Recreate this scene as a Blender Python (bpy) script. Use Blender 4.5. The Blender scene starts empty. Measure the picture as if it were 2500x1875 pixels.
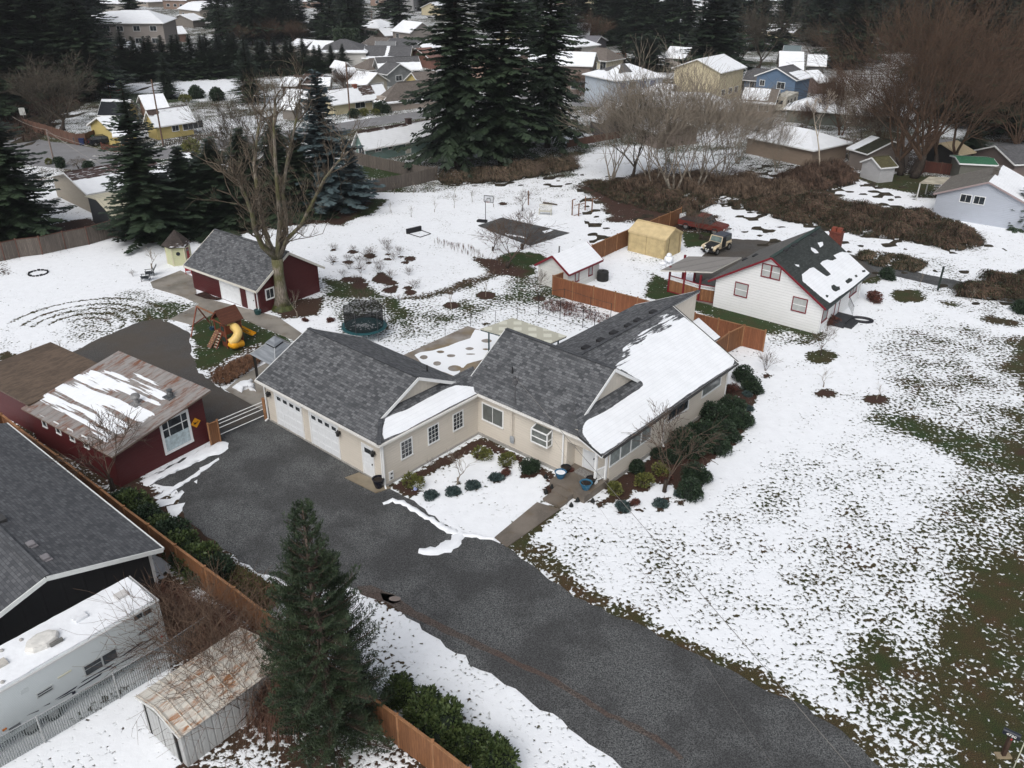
import bpy, math, random
import numpy as np
from mathutils import Matrix, Vector
sc = bpy.context.scene
COL = sc.collection
PI = math.pi
F0 = 2050.0; PITCH = math.radians(27.8); ROLL = math.radians(-0.6); HCAM = 29.0
CPx, CPy = 1250.0, 937.5
FW = np.array([0, math.cos(PITCH), -math.sin(PITCH)])
RX = np.array([1.0, 0, 0]); DN = np.cross(FW, RX)
R2 = math.cos(ROLL)*RX + math.sin(ROLL)*DN
D2 = -math.sin(ROLL)*RX + math.cos(ROLL)*DN
CAMP = np.array([0, 0, HCAM])
cam = bpy.data.cameras.new("camera"); camo = bpy.data.objects.new("camera", cam); COL.objects.link(camo)
cam.sensor_width = 36; cam.lens = 36*F0/2500; cam.clip_end = 4000; cam.clip_start = .5
M = Matrix.Identity(4)
for i in range(3):
    M[i][0] = R2[i]; M[i][1] = -D2[i]; M[i][2] = -FW[i]; M[i][3] = CAMP[i]
camo.matrix_world = M
sc.camera = camo
sc.render.resolution_x = 1024; sc.render.resolution_y = 768
SUN_EL, SUN_AZ = math.radians(48), math.radians(200)
w = bpy.data.worlds.new("World"); sc.world = w; w.use_nodes = True
nt = w.node_tree; bg = nt.nodes['Background']
sky = nt.nodes.new('ShaderNodeTexSky'); sky.sky_type = 'NISHITA'; sky.sun_disc = False
sky.sun_elevation = SUN_EL; sky.sun_rotation = SUN_AZ; sky.altitude = 50; sky.air_density = 1; sky.dust_density = 4; sky.ozone_density = 1
hs = nt.nodes.new('ShaderNodeHueSaturation'); hs.inputs['Saturation'].default_value = .34
nt.links.new(sky.outputs[0], hs.inputs['Color']); nt.links.new(hs.outputs[0], bg.inputs[0]); bg.inputs[1].default_value = .13
sl = bpy.data.lights.new("sun", 'SUN'); sl.energy = 1.3; sl.angle = math.radians(50); sl.color = (1, .975, .94)
slo = bpy.data.objects.new("sun", sl); COL.objects.link(slo)
slo.rotation_euler = (PI/2-SUN_EL, 0, PI-SUN_AZ)
sc.view_settings.view_transform = 'Standard'; sc.view_settings.look = 'None'
sc.view_settings.exposure = 0.18; sc.view_settings.gamma = 1; sc.view_settings.use_curve_mapping = False

def ray(x, y): return FW*F0 + R2*(x-CPx) + D2*(y-CPy)
def at(x, y, z=0.0):
    d = ray(x, y); return CAMP + (z-HCAM)/d[2]*d
def k(x, y): return (x*1.1302, y*1.1302)          # from the 2212-wide view
def atk(x, y, z=0.0): return at(x*1.1302, y*1.1302, z)
def hdg(p, q): return math.atan2(q[1]-p[1], q[0]-p[0])
def height_at(g, y):
    lo, hi = -5.0, 90.0
    for _ in range(40):
        m = (lo+hi)/2; v = np.array([g[0], g[1], m])-CAMP
        if F0*(v@D2)/(v@FW)+CPy > y: lo = m
        else: hi = m
    return lo

def tag(o, label=None, cat=None, group=None, kind=None):
    if label: o['label'] = label
    if cat: o['category'] = cat
    if group: o['group'] = group
    if kind: o['kind'] = kind
    return o
def thing(name, label, cat, loc=(0, 0, 0), rz=0, group=None):
    o = bpy.data.objects.new(name, None); COL.objects.link(o); o.empty_display_size = .3
    o.location = loc; o.rotation_euler = (0, 0, rz); return tag(o, label, cat, group)
def kids(o): return KID.get(o.name, [])
KID = {}
def copy_tree(o, loc=None, rz=None, s=None, label=None, group=None, parent=None):
    c = o.copy(); COL.objects.link(c)
    if parent: c.parent = parent; KID.setdefault(parent.name, []).append(c)
    if loc is not None: c.location = loc
    if rz is not None: c.rotation_euler = (0, 0, rz)
    if s is not None: c.scale = s if hasattr(s, '__len__') else (s, s, s)
    if label: c['label'] = label
    if group: c['group'] = group
    for ch in list(kids(o)): copy_tree(ch, parent=c)
    return c
class MB:
    """collects faces, links them as one mesh object with metric UVs"""
    def __init__(s): s.v = []; s.f = []; s.m = []; s.c = []
    def add(s, vs, fs, mat=0, cov=0.0):
        b = len(s.v); s.v += [tuple(map(float, p)) for p in vs]
        s.f += [tuple(i+b for i in f) for f in fs]; s.m += [mat]*len(fs)
        s.c += list(cov) if hasattr(cov, '__len__') else [cov]*len(vs)
        return s
    def box(s, x0, x1, y0, y1, z0, z1, mat=0):
        return s.add([(x0,y0,z0),(x1,y0,z0),(x1,y1,z0),(x0,y1,z0),(x0,y0,z1),(x1,y0,z1),(x1,y1,z1),(x0,y1,z1)],
                     [(0,3,2,1),(4,5,6,7),(0,1,5,4),(1,2,6,5),(2,3,7,6),(3,0,4,7)], mat)
    def obox(s, c, ax, ay, az, mat=0):
        c, ax, ay, az = map(np.array, (c, ax, ay, az)); V = []
        for k_ in (-1, 1):
            for a, b in ((-1,-1),(1,-1),(1,1),(-1,1)): V.append(c+a*ax+b*ay+k_*az)
        return s.add(V, [(0,3,2,1),(4,5,6,7),(0,1,5,4),(1,2,6,5),(2,3,7,6),(3,0,4,7)], mat)
    def bar(s, p, q, w, h=None, mat=0):
        p, q = np.array(p, float), np.array(q, float); d = q-p; L = np.linalg.norm(d); d = d/max(L, 1e-9)
        u = np.cross(d, (0,0,1.0)); u = np.array([1.0,0,0]) if np.linalg.norm(u) < 1e-3 else u/np.linalg.norm(u)
        n = np.cross(u, d); h = w if h is None else h
        return s.obox((p+q)/2, d*L/2, u*w/2, n*h/2, mat)
    def tube(s, p, q, r0, r1=None, n=6, mat=0, cap=True):
        p, q = np.array(p, float), np.array(q, float); d = q-p; L = np.linalg.norm(d); d = d/max(L, 1e-9)
        r1 = r0 if r1 is None else r1
        u = np.cross(d, (0,0,1.0)); u = np.array([1.0,0,0]) if np.linalg.norm(u) < 1e-3 else u/np.linalg.norm(u)
        v = np.cross(d, u); V = []
        for c, r in ((p, r0), (q, r1)):
            for i in range(n): a = 2*PI*i/n; V.append(c+r*(math.cos(a)*u+math.sin(a)*v))
        F = [(i, i+n, (i+1) % n+n, (i+1) % n) for i in range(n)]
        if cap: F += [tuple(range(n)), tuple(range(2*n-1, n-1, -1))]
        return s.add(V, F, mat)
    def path(s, pts, r, n=6, mat=0):
        r = r if hasattr(r, '__len__') else [r]*len(pts)
        pts = [np.array(p, float) for p in pts]; V = []; up = np.array([0.31, 0.2, .93])
        for i, p in enumerate(pts):
            d = pts[min(i+1, len(pts)-1)]-pts[max(i-1, 0)]; d /= np.linalg.norm(d)+1e-9
            u = np.cross(d, up); u /= np.linalg.norm(u)+1e-9; v = np.cross(d, u)
            for j in range(n): a = 2*PI*j/n; V.append(p+r[i]*(math.cos(a)*u+math.sin(a)*v))
        F = []
        for i in range(len(pts)-1):
            for j in range(n): F.append((i*n+j, (i+1)*n+j, (i+1)*n+(j+1) % n, i*n+(j+1) % n))
        F += [tuple(range(n)), tuple(range(len(V)-1, len(V)-n-1, -1))]
        return s.add(V, F, mat)
    def lathe(s, prof, c=(0,0,0), n=20, mat=0, sx=1, sy=1):
        V = []; m = len(prof)
        for r, z in prof:
            for j in range(n): a = 2*PI*j/n; V.append((c[0]+sx*r*math.cos(a), c[1]+sy*r*math.sin(a), c[2]+z))
        F = [(i*n+j, i*n+(j+1) % n, (i+1)*n+(j+1) % n, (i+1)*n+j) for i in range(m-1) for j in range(n)]
        F += [tuple(range(n-1, -1, -1)), tuple(range((m-1)*n, m*n))]
        return s.add(V, F, mat)
    def prism(s, poly, z0, z1, mat=0):
        n = len(poly); V = [(p[0], p[1], z0) for p in poly]+[(p[0], p[1], z1) for p in poly]
        return s.add(V, [tuple(range(n-1, -1, -1)), tuple(range(n, 2*n))]+[(i, (i+1) % n, n+(i+1) % n, n+i) for i in range(n)], mat)
    def slab(s, quad, th, mat=0, mat2=None, cov=0.0):
        """sloping polygon (top face, ccw from above) given thickness downwards"""
        n = len(quad); q = [np.array(p, float) for p in quad]; nn = np.cross(q[1]-q[0], q[2]-q[0]); nn /= np.linalg.norm(nn)
        if nn[2] < 0: q = q[::-1]; nn = -nn; cov = list(cov)[::-1] if hasattr(cov, '__len__') else cov
        cv = list(cov) if hasattr(cov, '__len__') else [cov]*n
        s.add(q, [tuple(range(n))], mat, cv)
        lo = [p-nn*th for p in q]
        m2 = mat if mat2 is None else mat2
        s.add(q+lo, [tuple(range(2*n-1, n-1, -1))]+[(i, n+i, n+(i+1) % n, (i+1) % n) for i in range(n)], m2)
        return s
    def build(s, name, mats, parent=None, smooth=False, label=None):
        me = bpy.data.meshes.new(name); me.from_pydata(s.v, [], s.f)
        mats = mats if isinstance(mats, (list, tuple)) else [mats]
        for m in mats: me.materials.append(m)
        if len(mats) > 1: me.polygons.foreach_set('material_index', s.m)
        if smooth: me.polygons.foreach_set('use_smooth', [True]*len(s.f))
        nf = len(s.f)
        if nf < 60000:
            me.update(); nor = np.zeros(nf*3, 'f'); me.polygons.foreach_get('normal', nor); nor = nor.reshape(-1, 3)
            nl = len(me.loops); vi = np.zeros(nl, 'i'); me.loops.foreach_get('vertex_index', vi)
            tot = np.zeros(nf, 'i'); me.polygons.foreach_get('loop_total', tot); pf = np.repeat(np.arange(nf), tot)
            co = np.array(s.v, 'f')[vi]; N = nor[pf]
            u = np.stack([-N[:, 1], N[:, 0], np.zeros(nl, 'f')], 1); ln = np.linalg.norm(u, axis=1); flat = ln < .02
            u[flat] = (1, 0, 0); ln[flat] = 1; u /= ln[:, None]; v = np.cross(N, u)
            uv = np.stack([(co*u).sum(1), (co*v).sum(1)], 1).astype('f')
            me.uv_layers.new(name='UVMap').data.foreach_set('uv', uv.ravel())
        if any(s.c):
            me.attributes.new('cov', 'FLOAT', 'POINT').data.foreach_set('value', np.array(s.c, 'f'))
        me.update(); o = bpy.data.objects.new(name, me); COL.objects.link(o)
        if parent is not None: o.parent = parent; KID.setdefault(parent.name, []).append(o)
        if label: o['label'] = label
        return o
def subdiv_jit(poly, step, amp, seed=1):
    rnd = random.Random(seed); out = []; n = len(poly)
    for i in range(n):
        a, b = np.array(poly[i][:2], float), np.array(poly[(i+1) % n][:2], float); L = np.linalg.norm(b-a); m = max(1, int(L/step))
        for j in range(m):
            p = a+(b-a)*j/m; out.append((p[0]+rnd.uniform(-amp, amp), p[1]+rnd.uniform(-amp, amp)))
    return out

class T:
    def __init__(s, name):
        s.m = bpy.data.materials.new(name); s.m.use_nodes = True; s.t = s.m.node_tree
        s.b = s.t.nodes['Principled BSDF']; s.b.inputs['Specular IOR Level'].default_value = .3
    def n(s, ty, ins=None, **pr):
        nd = s.t.nodes.new('ShaderNode'+ty)
        for a, b in pr.items(): setattr(nd, a, b)
        for a, b in (ins or {}).items(): s.set(nd.inputs[a], b)
        return nd
    def set(s, inp, v):
        if isinstance(v, bpy.types.NodeSocket): s.t.links.new(v, inp)
        else:
            if hasattr(v, '__len__') and len(v) == 3 and inp.type == 'RGBA': v = (*v, 1)
            inp.default_value = v
    def math(s, op, a, b=0.0, c=None, clamp=False):
        i = {0: a, 1: b}
        if c is not None: i[2] = c
        return s.n('Math', i, operation=op, use_clamp=clamp).outputs[0]
    def mix(s, f, a, b, bt='MIX'):
        return s.n('Mix', {0: f, 6: a, 7: b}, data_type='RGBA', blend_type=bt).outputs[2]
    def noise(s, vec, scale, detail=2.0, rough=.5, dist=0.0):
        return s.n('TexNoise', {'Vector': vec, 'Scale': scale, 'Detail': detail, 'Roughness': rough, 'Distortion': dist}).outputs[0]
    def step(s, v, a, b): return s.n('MapRange', {0: v, 1: a, 2: b, 3: 0.0, 4: 1.0}, interpolation_type='SMOOTHSTEP').outputs[0]
    def lin(s, v, a, b, c=0.0, d=1.0): return s.n('MapRange', {0: v, 1: a, 2: b, 3: c, 4: d}).outputs[0]
    def uv(s, sc_=(1, 1, 1)): return s.n('Mapping', {0: s.n('TexCoord').outputs['UV'], 3: sc_}).outputs[0]
    def pos(s, sc_=(1, 1, 1)): return s.n('Mapping', {0: s.n('NewGeometry').outputs['Position'], 3: sc_}).outputs[0]
    def obj(s, sc_=(1, 1, 1)): return s.n('Mapping', {0: s.n('TexCoord').outputs['Object'], 3: sc_}).outputs[0]
    def attr(s, nm): return s.n('Attribute', attribute_name=nm).outputs['Fac']
    def rnd(s): return s.n('ObjectInfo').outputs['Random']
    def sep(s, vec): o = s.n('SeparateXYZ', {0: vec}).outputs; return o[0], o[1], o[2]
    def bump(s, h, st=.3, d=.02): return s.n('Bump', {'Strength': st, 'Distance': d, 'Height': h}).outputs[0]
    def fin(s, col, rough=.7, nor=None, metal=0.0, spec=None):
        s.set(s.b.inputs['Base Color'], col); s.set(s.b.inputs['Roughness'], rough); s.set(s.b.inputs['Metallic'], metal)
        if nor is not None: s.set(s.b.inputs['Normal'], nor)
        if spec is not None: s.b.inputs['Specular IOR Level'].default_value = spec
        return s.m
SNOW = (.80, .825, .86)
_mc = {}
def cached(f):
    def g(*a, **kw):
        key = (f.__name__, a, tuple(sorted(kw.items())))
        if key not in _mc: _mc[key] = f(*a, **kw)
        return _mc[key]
    return g
def mul3(c, f): return tuple(min(1, x*f) for x in c)
@cached
def plain(col, rough=.6, var=.12, metal=0.0, sc_=3.0):
    t = T('plain'); n = t.noise(t.obj(), sc_, 4, .6)
    return t.fin(t.mix(t.step(n, .3, .7), mul3(col, 1-var), mul3(col, 1+var)), rough, None, metal)
@cached
def siding(col, pitch=.18, var=.05, sk=.34):
    t = T('lap_siding'); u, v, _ = t.sep(t.uv()); fr = t.math('FRACT', t.math('DIVIDE', v, pitch))
    n = t.noise(t.uv((.4, 1.5, 1)), 2, 4, .6); seam = t.step(fr, .90, .97)
    c = t.mix(t.step(n, .3, .75), mul3(col, 1-var), mul3(col, 1+var))
    gr = t.step(t.noise(t.uv((3, .5, 1)), 1.5, 3), .58, .8); c = t.mix(t.math('MULTIPLY', gr, .18), c, mul3(col, .6))
    c = t.mix(t.math('MULTIPLY', seam, sk), c, mul3(col, .4))  # dark line under each lap, its shade put into the colour
    return t.fin(c, .55, t.bump(t.math('SUBTRACT', 1, fr), .8, .03))
@cached
def batten(col, pitch=.3, var=.06):
    t = T('batten_siding'); u, v, _ = t.sep(t.uv()); fr = t.math('FRACT', t.math('DIVIDE', u, pitch)); s_ = t.math('SUBTRACT', t.step(fr, .0, .06), t.step(fr, .12, .18))
    n = t.noise(t.uv(), 2, 4, .6); c = t.mix(t.step(n, .3, .75), mul3(col, 1-var), mul3(col, 1+var))
    c = t.mix(t.math('MULTIPLY', s_, .25), c, mul3(col, .6))
    return t.fin(c, .6, t.bump(s_, .5, .02))
def _snowmix(t, base, cov, uvn, amp, rowpitch=.0):
    n = t.math('MULTIPLY', t.math('SUBTRACT', uvn, .5), amp)
    m = t.step(t.math('ADD', cov, n), .47, .54)
    col = t.mix(t.step(t.noise(t.uv(), 1.1, 3), .3, .8), SNOW, mul3(SNOW, .93))
    return m, t.mix(m, base, col)
@cached
def shingle(c1=(.035, .038, .043), c2=(.185, .19, .20), bw=.36, rh=.17, amp=1.6, moss=0.0):
    t = T('asphalt_shingles'); uv = t.uv()
    br = t.n('TexBrick', {'Vector': uv, 'Color1': c1, 'Color2': c2, 'Mortar': mul3(c1, .55), 'Scale': 1.0, 'Mortar Size': .012, 'Mortar Smooth': .3, 'Bias': 0.0, 'Brick Width': bw, 'Row Height': rh}, offset=.37, offset_frequency=2, squash=.7, squash_frequency=3)
    n = t.noise(t.uv(), 60, 2, .7); big = t.noise(t.uv(), .7, 4, .6)
    c = t.mix(.22, br.outputs['Color'], t.mix(n, mul3(c1, .6), mul3(c2, 1.25)), 'MIX')
    c = t.mix(t.lin(big, .3, .7, 0, .35), c, mul3(c1, .9))
    if moss: c = t.mix(t.math('MULTIPLY', t.step(t.noise(t.uv(), 1.7, 5, .6), .45, .62), moss), c, (.09, .10, .02))
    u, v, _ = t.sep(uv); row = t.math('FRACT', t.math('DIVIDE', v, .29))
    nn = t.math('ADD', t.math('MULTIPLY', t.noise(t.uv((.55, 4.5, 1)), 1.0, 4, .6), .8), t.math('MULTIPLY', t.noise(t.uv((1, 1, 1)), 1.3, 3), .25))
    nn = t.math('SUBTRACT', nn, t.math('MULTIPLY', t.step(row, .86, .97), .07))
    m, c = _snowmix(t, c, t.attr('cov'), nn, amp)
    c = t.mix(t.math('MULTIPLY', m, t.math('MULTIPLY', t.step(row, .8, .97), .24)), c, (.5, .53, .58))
    h = t.math('ADD', t.math('MULTIPLY', m, 1.0), t.math('MULTIPLY', br.outputs['Fac'], -.15))
    h = t.math('ADD', h, t.math('MULTIPLY', t.noise(t.uv(), 3, 3), .3))
    return t.fin(c, .85, t.bump(h, .6, .10))
@cached
def metalroof(col, rust=(.20, .09, .045), ramt=.5, pitch=.25, amp=1.6, ax='u', rough=.55, rs=(.5, 2.2), sn=(.55, 2.6)):
    t = T('corrugated_metal'); u, v, _ = t.sep(t.uv()); q = u if ax == 'u' else v
    fr = t.math('FRACT', t.math('DIVIDE', q, pitch)); rib = t.math('SUBTRACT', t.step(fr, 0, .12), t.step(fr, .2, .32))
    scl = (rs[0], rs[1], 1) if ax == 'v' else (rs[1], rs[0], 1)
    n = t.noise(t.uv(scl), 1.4, 6, .68); c = t.mix(t.step(n, .66-ramt*.35, .76-ramt*.2), col, rust)
    c = t.mix(t.step(t.noise(t.uv(scl), 5, 4, .6), .45, .7), c, mul3(col, 1.15))
    c = t.mix(t.math('MULTIPLY', rib, .3), c, mul3(col, .4))
    m, c = _snowmix(t, c, t.attr('cov'), t.noise(t.uv((*sn, 1)), 1.3, 4, .55), amp)
    return t.fin(c, t.lin(m, 0, 1, rough, .9), t.bump(t.math('ADD', rib, t.math('MULTIPLY', m, 2)), .6, .02), 0)
@cached
def boards(col, pitch=.14, var=.35, ax='u', rough=.75):
    t = T('wood_boards'); u, v, _ = t.sep(t.uv()); q = u if ax == 'u' else v
    d = t.math('DIVIDE', q, pitch); fr = t.math('FRACT', d); idx = t.math('FLOOR', d)
    wn = t.n('TexWhiteNoise', {'W': idx}, noise_dimensions='1D').outputs[0]
    gr = t.noise(t.uv((9, .8, 1) if ax == 'u' else (.8, 9, 1)), 2, 4, .65)
    c = t.mix(wn, mul3(col, 1-var*.5), mul3(col, 1+var*.6)); c = t.mix(t.step(gr, .35, .75), c, mul3(col, .62))
    gap = t.math('ADD', t.step(fr, .93, .97), t.math('SUBTRACT', 1, t.step(fr, .02, .06)))
    c = t.mix(t.math('MULTIPLY', gap, .75), c, mul3(col, .22))
    return t.fin(c, rough, t.bump(t.math('SUBTRACT', 1, gap), .5, .02))
@cached
def glass(col=(.02, .024, .028), rough=.08, curtain=0.0):
    t = T('window_glass'); n = t.noise(t.obj(), 1.7, 4, .6)
    c = t.mix(t.step(n, .4, .65), col, mul3(col, 2.2)); c = t.mix(curtain, c, (.45, .47, .46))
    return t.fin(c, rough, None, 0, .6)
@cached
def bark(col=(.11, .09, .07), moss=.0):
    t = T('bark'); n = t.noise(t.obj((6, 6, 1.2)), 2.2, 5, .65); c = t.mix(t.step(n, .35, .7), mul3(col, .5), mul3(col, 1.35))
    if moss: c = t.mix(t.math('MULTIPLY', t.step(t.noise(t.obj(), .8, 4), .42, .6), moss), c, (.07, .075, .015))
    return t.fin(c, .9, t.bump(n, .6, .04))
@cached
def leaves(c1, c2, sc_=.8, rv=.25, rough=.6):
    t = T('foliage'); n = t.math('ADD', t.noise(t.obj(), sc_, 3, .6), t.math('MULTIPLY', t.math('SUBTRACT', t.noise(t.obj(), sc_*14, 2), .5), .7))
    c = t.mix(t.step(n, .28, .72), c1, c2); c = t.mix(t.math('MULTIPLY', t.rnd(), rv), c, mul3(c1, .7))
    return t.fin(c, rough, None, 0, .35)
@cached
def snowm(amp=.3):
    t = T('snow'); n = t.noise(t.pos(), 2.5, 5, .6)
    return t.fin(t.mix(t.step(n, .3, .75), SNOW, mul3(SNOW, .9)), .85, t.bump(n, amp, .12))
@cached
def concrete(col=(.27, .25, .22), wet=.35, joints=0.0):
    t = T('concrete'); p = t.pos(); n = t.noise(p, .45, 6, .62); c = t.mix(t.step(n, .38, .62), mul3(col, .55), col)
    c = t.mix(t.step(t.noise(p, 30, 2), .4, .7), c, mul3(col, .85), 'MIX')
    c = t.mix(t.math('MULTIPLY', t.step(t.noise(p, .8, 5, .6), .5, .72), .5), c, (.13, .09, .05))
    return t.fin(c, t.lin(n, .3, .7, .25, .8), t.bump(t.noise(p, 40, 3), .15, .01))
WHITE = (.72, .73, .73)
def trim(col=WHITE): return plain(col, .45, .04)
def W(pts, s=1.1302, z=0.0): return np.array([at(x*s, y*s, z)[:2] for x, y in pts])
def grow(a, b, st, g, end):
    o = [a]; 
    while abs(o[-1]-a) < abs(end-a): o.append(o[-1]+math.copysign(st, end-a)); st *= g
    return o[1:]
xs = np.array(sorted(grow(-48, 0, .3, 1.045, -900)+list(np.arange(-48, 56, .27))+grow(56, 0, .3, 1.045, 900)))
ys = np.array(sorted(grow(15, 0, .5, 1.2, -60)+list(np.arange(15, 112, .27))+grow(112, 0, .3, 1.035, 1500)))
GX, GY = np.meshgrid(xs, ys); gx = GX.ravel(); gy = GY.ravel()
def wob(x, y, f, s):
    return (np.sin(x*f*1.3+s)+np.sin(y*f*1.7+s*2.1+1.3*np.sin(x*f*.7))+np.sin((x+y)*f*2.3+s*3.7)+np.sin((x-y)*f*3.1+s))/4
cov = np.full(gx.shape, .86); mul = np.zeros(gx.shape); grn = np.full(gx.shape, .35)
far = gy > 108
cov[far] = .44+.30*wob(gx[far], gy[far], .11, 2.0)
grn = .35+.3*wob(gx, gy, .09, 5.)
def sdist(poly, x, y):
    d = np.full(x.shape, 1e9); ins = np.zeros(x.shape, bool); n = len(poly)
    for i in range(n):
        a, b = poly[i], poly[(i+1) % n]; ex, ey = b-a; L = ex*ex+ey*ey+1e-9
        t = np.clip(((x-a[0])*ex+(y-a[1])*ey)/L, 0, 1); d = np.minimum(d, np.hypot(x-a[0]-t*ex, y-a[1]-t*ey))
        c = ((a[1] > y) != (b[1] > y)) & (x < (b[0]-a[0])*(y-a[1])/((b[1]-a[1]) if b[1] != a[1] else 1e-9)+a[0]); ins ^= c
    return np.where(ins, d, -d)
def paint(pts, soft=1.0, s=1.1302, world=False, **kw):
    P = np.array(pts, float) if world else W(pts, s); pad = soft+1
    i = np.where((gx > P[:, 0].min()-pad) & (gx < P[:, 0].max()+pad) & (gy > P[:, 1].min()-pad) & (gy < P[:, 1].max()+pad))[0]
    if not len(i): return
    x, y = gx[i], gy[i]; f = 1.6/max(soft, .25); jx = .35*soft*wob(x, y, f, 1.); jy = .35*soft*wob(x, y, f, 4.)
    w_ = np.clip(.5+sdist(P, x+jx, y+jy)/soft, 0, 1); w_ = w_*w_*(3-2*w_)
    for nm, v in kw.items():
        A = {'cov': cov, 'mul': mul, 'grn': grn}[nm]; A[i] = A[i]*(1-w_)+v*w_
def ell(x, y, rx, ry, n=14, s=1.1302): # pixel ellipse
    return [(x+rx*math.cos(2*PI*j/n), y+ry*math.sin(2*PI*j/n)) for j in range(n)]
paint([(1105,1170),(1300,1120),(1450,1130),(1560,1060),(1700,930),(1800,860),(2250,780),(2300,1700),(1850,1700)], 5, cov=.77)
paint([(1250,1180),(1600,1100),(1660,1200),(1500,1380)], 4, cov=.68)
paint([(1750,1190),(1900,1100),(2000,1200),(2050,1350),(1900,1560),(1700,1400)], 5, cov=.60)
paint([(1900,720),(2060,690),(2230,740),(2240,880),(2050,900),(1900,830)], 5, cov=.56, grn=.3)
paint([(1860,860),(1990,800),(2240,850),(2240,960),(2100,985),(1960,940)], 4, cov=.56, grn=.3)
paint([(1860,885),(1960,895),(2120,950),(2240,960),(2240,1020),(2100,1010),(1990,950),(1880,920)], 2.5, cov=.28, grn=.75)
paint([(2010,1060),(2240,1000),(2280,1700),(2050,1700),(1900,1600),(1870,1500),(2000,1250)], 4, cov=.46, grn=.35)
paint([(2160,930),(2260,900),(2300,1700),(2030,1700),(2080,1560),(2110,1400),(2135,1240),(2185,1080)], 6, cov=.25, grn=.5)
paint([(2120,1230),(2190,1210),(2190,1700),(2110,1700),(2060,1600)], 3.5, cov=.14, grn=.25)
paint([(1820,1380),(1930,1360),(1960,1470),(1840,1480)], 2, cov=.25, grn=.5)
paint([(2195,730),(2260,730),(2260,880),(2180,800)], 2, cov=.1, grn=.2)
paint([(1580,1060),(1700,1030),(1800,1000),(1880,1030),(1780,1120),(1620,1110)], 3, cov=.64, grn=.6)
paint([(1650,960),(1760,905),(1840,930),(1700,1010)], 3, cov=.70, grn=.6)
paint([(1560,780),(1830,700),(1900,850),(1700,1000),(1650,900)], 4, cov=.90)
paint([(1065,1165),(1180,1170),(1250,1260),(1500,1385),(1660,1465),(1860,1570),(2000,1680),(1900,1690),(1800,1600),(1600,1490),(1400,1380),(1240,1300),(1110,1195)], .9, cov=.30, grn=.12)
paint([(1090,1180),(1200,1085),(1215,1095),(1125,1190)], .35, cov=.1, grn=.5)
paint([(1068,1162),(1175,1075),(1180,1082),(1080,1166)], .3, cov=.2, grn=.5)
paint([(775,1262),(850,1270),(900,1340),(1010,1395),(1100,1460),(1040,1430),(930,1385),(860,1350),(800,1330)], .8, cov=.25, mul=.6, grn=.1)
paint([(790,1290),(960,1350),(1180,1500),(1380,1690),(1000,1690),(840,1480)], .8, cov=.84)
paint([(790,1385),(850,1395),(900,1470),(1010,1540),(1060,1620),(1110,1700),(960,1690),(820,1500)], 1.6, cov=.62, grn=.3)
paint([(840,1050),(1040,945),(1200,1025),(1260,1060),(1240,1075),(1190,1070),(1170,1060),(1040,970),(905,1035),(870,1068)], .5, cov=.05, mul=1)
paint([(900,1075),(1040,960),(1190,1035),(1170,1080),(1062,1160),(990,1155),(930,1110),(870,1085)], .6, cov=.95)
for x, y, a, b in ((888,1062,20,10),(1038,985,14,8),(1095,1005,13,8),(1142,1025,20,9),(930,1072,12,6),(982,1066,12,6),(1020,1052,12,6),(1070,1036,12,6),(990,1042,8,4)):
    paint(ell(x, y, a, b), .3, cov=.02, mul=1)
paint([(1245,1080),(1330,1085),(1300,1050),(1400,990),(1560,830),(1640,850),(1625,880),(1600,960),(1500,1060),(1400,1040),(1340,1075)], .5, cov=.05, mul=1)
paint([(1340,1085),(1400,1055),(1470,1060),(1520,1010),(1600,950),(1640,900),(1700,930),(1500,1130),(1300,1110)], .6, cov=.95)
for x, y, a, b in ((1340,1070,24,11),(1386,1052,22,10),(1485,1052,30,14),(1437,1080,14,7),(1344,1105,12,6),(1428,1098,11,6),(1470,1085,11,6),(1380,1102,10,4),(1296,1090,10,5)):
    paint(ell(x, y, a, b), .3, cov=.02, mul=1)
paint(ell(1775,770,36,15), .6, cov=.05, grn=.35); paint(ell(1782,850,26,9), .5, cov=.02, mul=1); paint(ell(1893,863,26,10), .5, cov=.02, mul=1); paint(ell(2208,978,14,7), .5, cov=.02, mul=1)
paint(ell(1655,812,11,5), .4, cov=.1, mul=1); paint(ell(1964,639,42,14), .8, cov=.02, grn=.4); paint(ell(2070,650,40,13), .8, cov=.05, grn=.4)
paint(ell(1875,602,30,12), .8, cov=.05, grn=.5); paint(ell(2170,690,50,14), 1.5, cov=.1, mul=.4)
paint([(1410,590),(1560,660),(1790,720),(1770,735),(1640,720),(1500,670),(1395,640)], .8, cov=.1, grn=.85)
paint([(1640,715),(1780,725),(1760,745),(1660,745)], 1.5, cov=.5, grn=.4)
paint([(1395,610),(1450,605),(1545,640),(1540,665),(1480,660),(1400,640)], .9, cov=.12, grn=.95)
paint([(1470,500),(1545,503),(1560,530),(1480,535)], .8, cov=.05, grn=.9)
paint([(1370,510),(1470,540),(1440,580),(1370,560)], 2, cov=.7, grn=.8)
paint([(560,470),(760,455),(900,420),(1280,400),(1330,440),(1310,520),(1200,600),(1000,580),(700,600),(640,540)], 4, cov=.885)
paint([(1000,400),(1240,390),(1330,430),(1300,460),(1100,440),(900,430)], 3, cov=.76, grn=.3)
paint([(620,600),(720,600),(850,650),(1100,600),(1280,640),(1300,700),(900,760),(640,700)], 4, cov=.66, grn=.6)
paint([(700,600),(790,618),(850,645),(900,690),(860,700),(800,690),(720,640)], 1.5, cov=.12, grn=.7)
paint([(840,690),(950,670),(1060,640),(1100,650),(980,700),(880,720)], 2, cov=.48, grn=.6)
paint([(1100,600),(1190,590),(1220,640),(1160,660),(1080,660)], 2.5, cov=.42, grn=.75)
paint([(700,640),(840,640),(850,720),(740,725)], 1.2, cov=.45, grn=.6)
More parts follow.
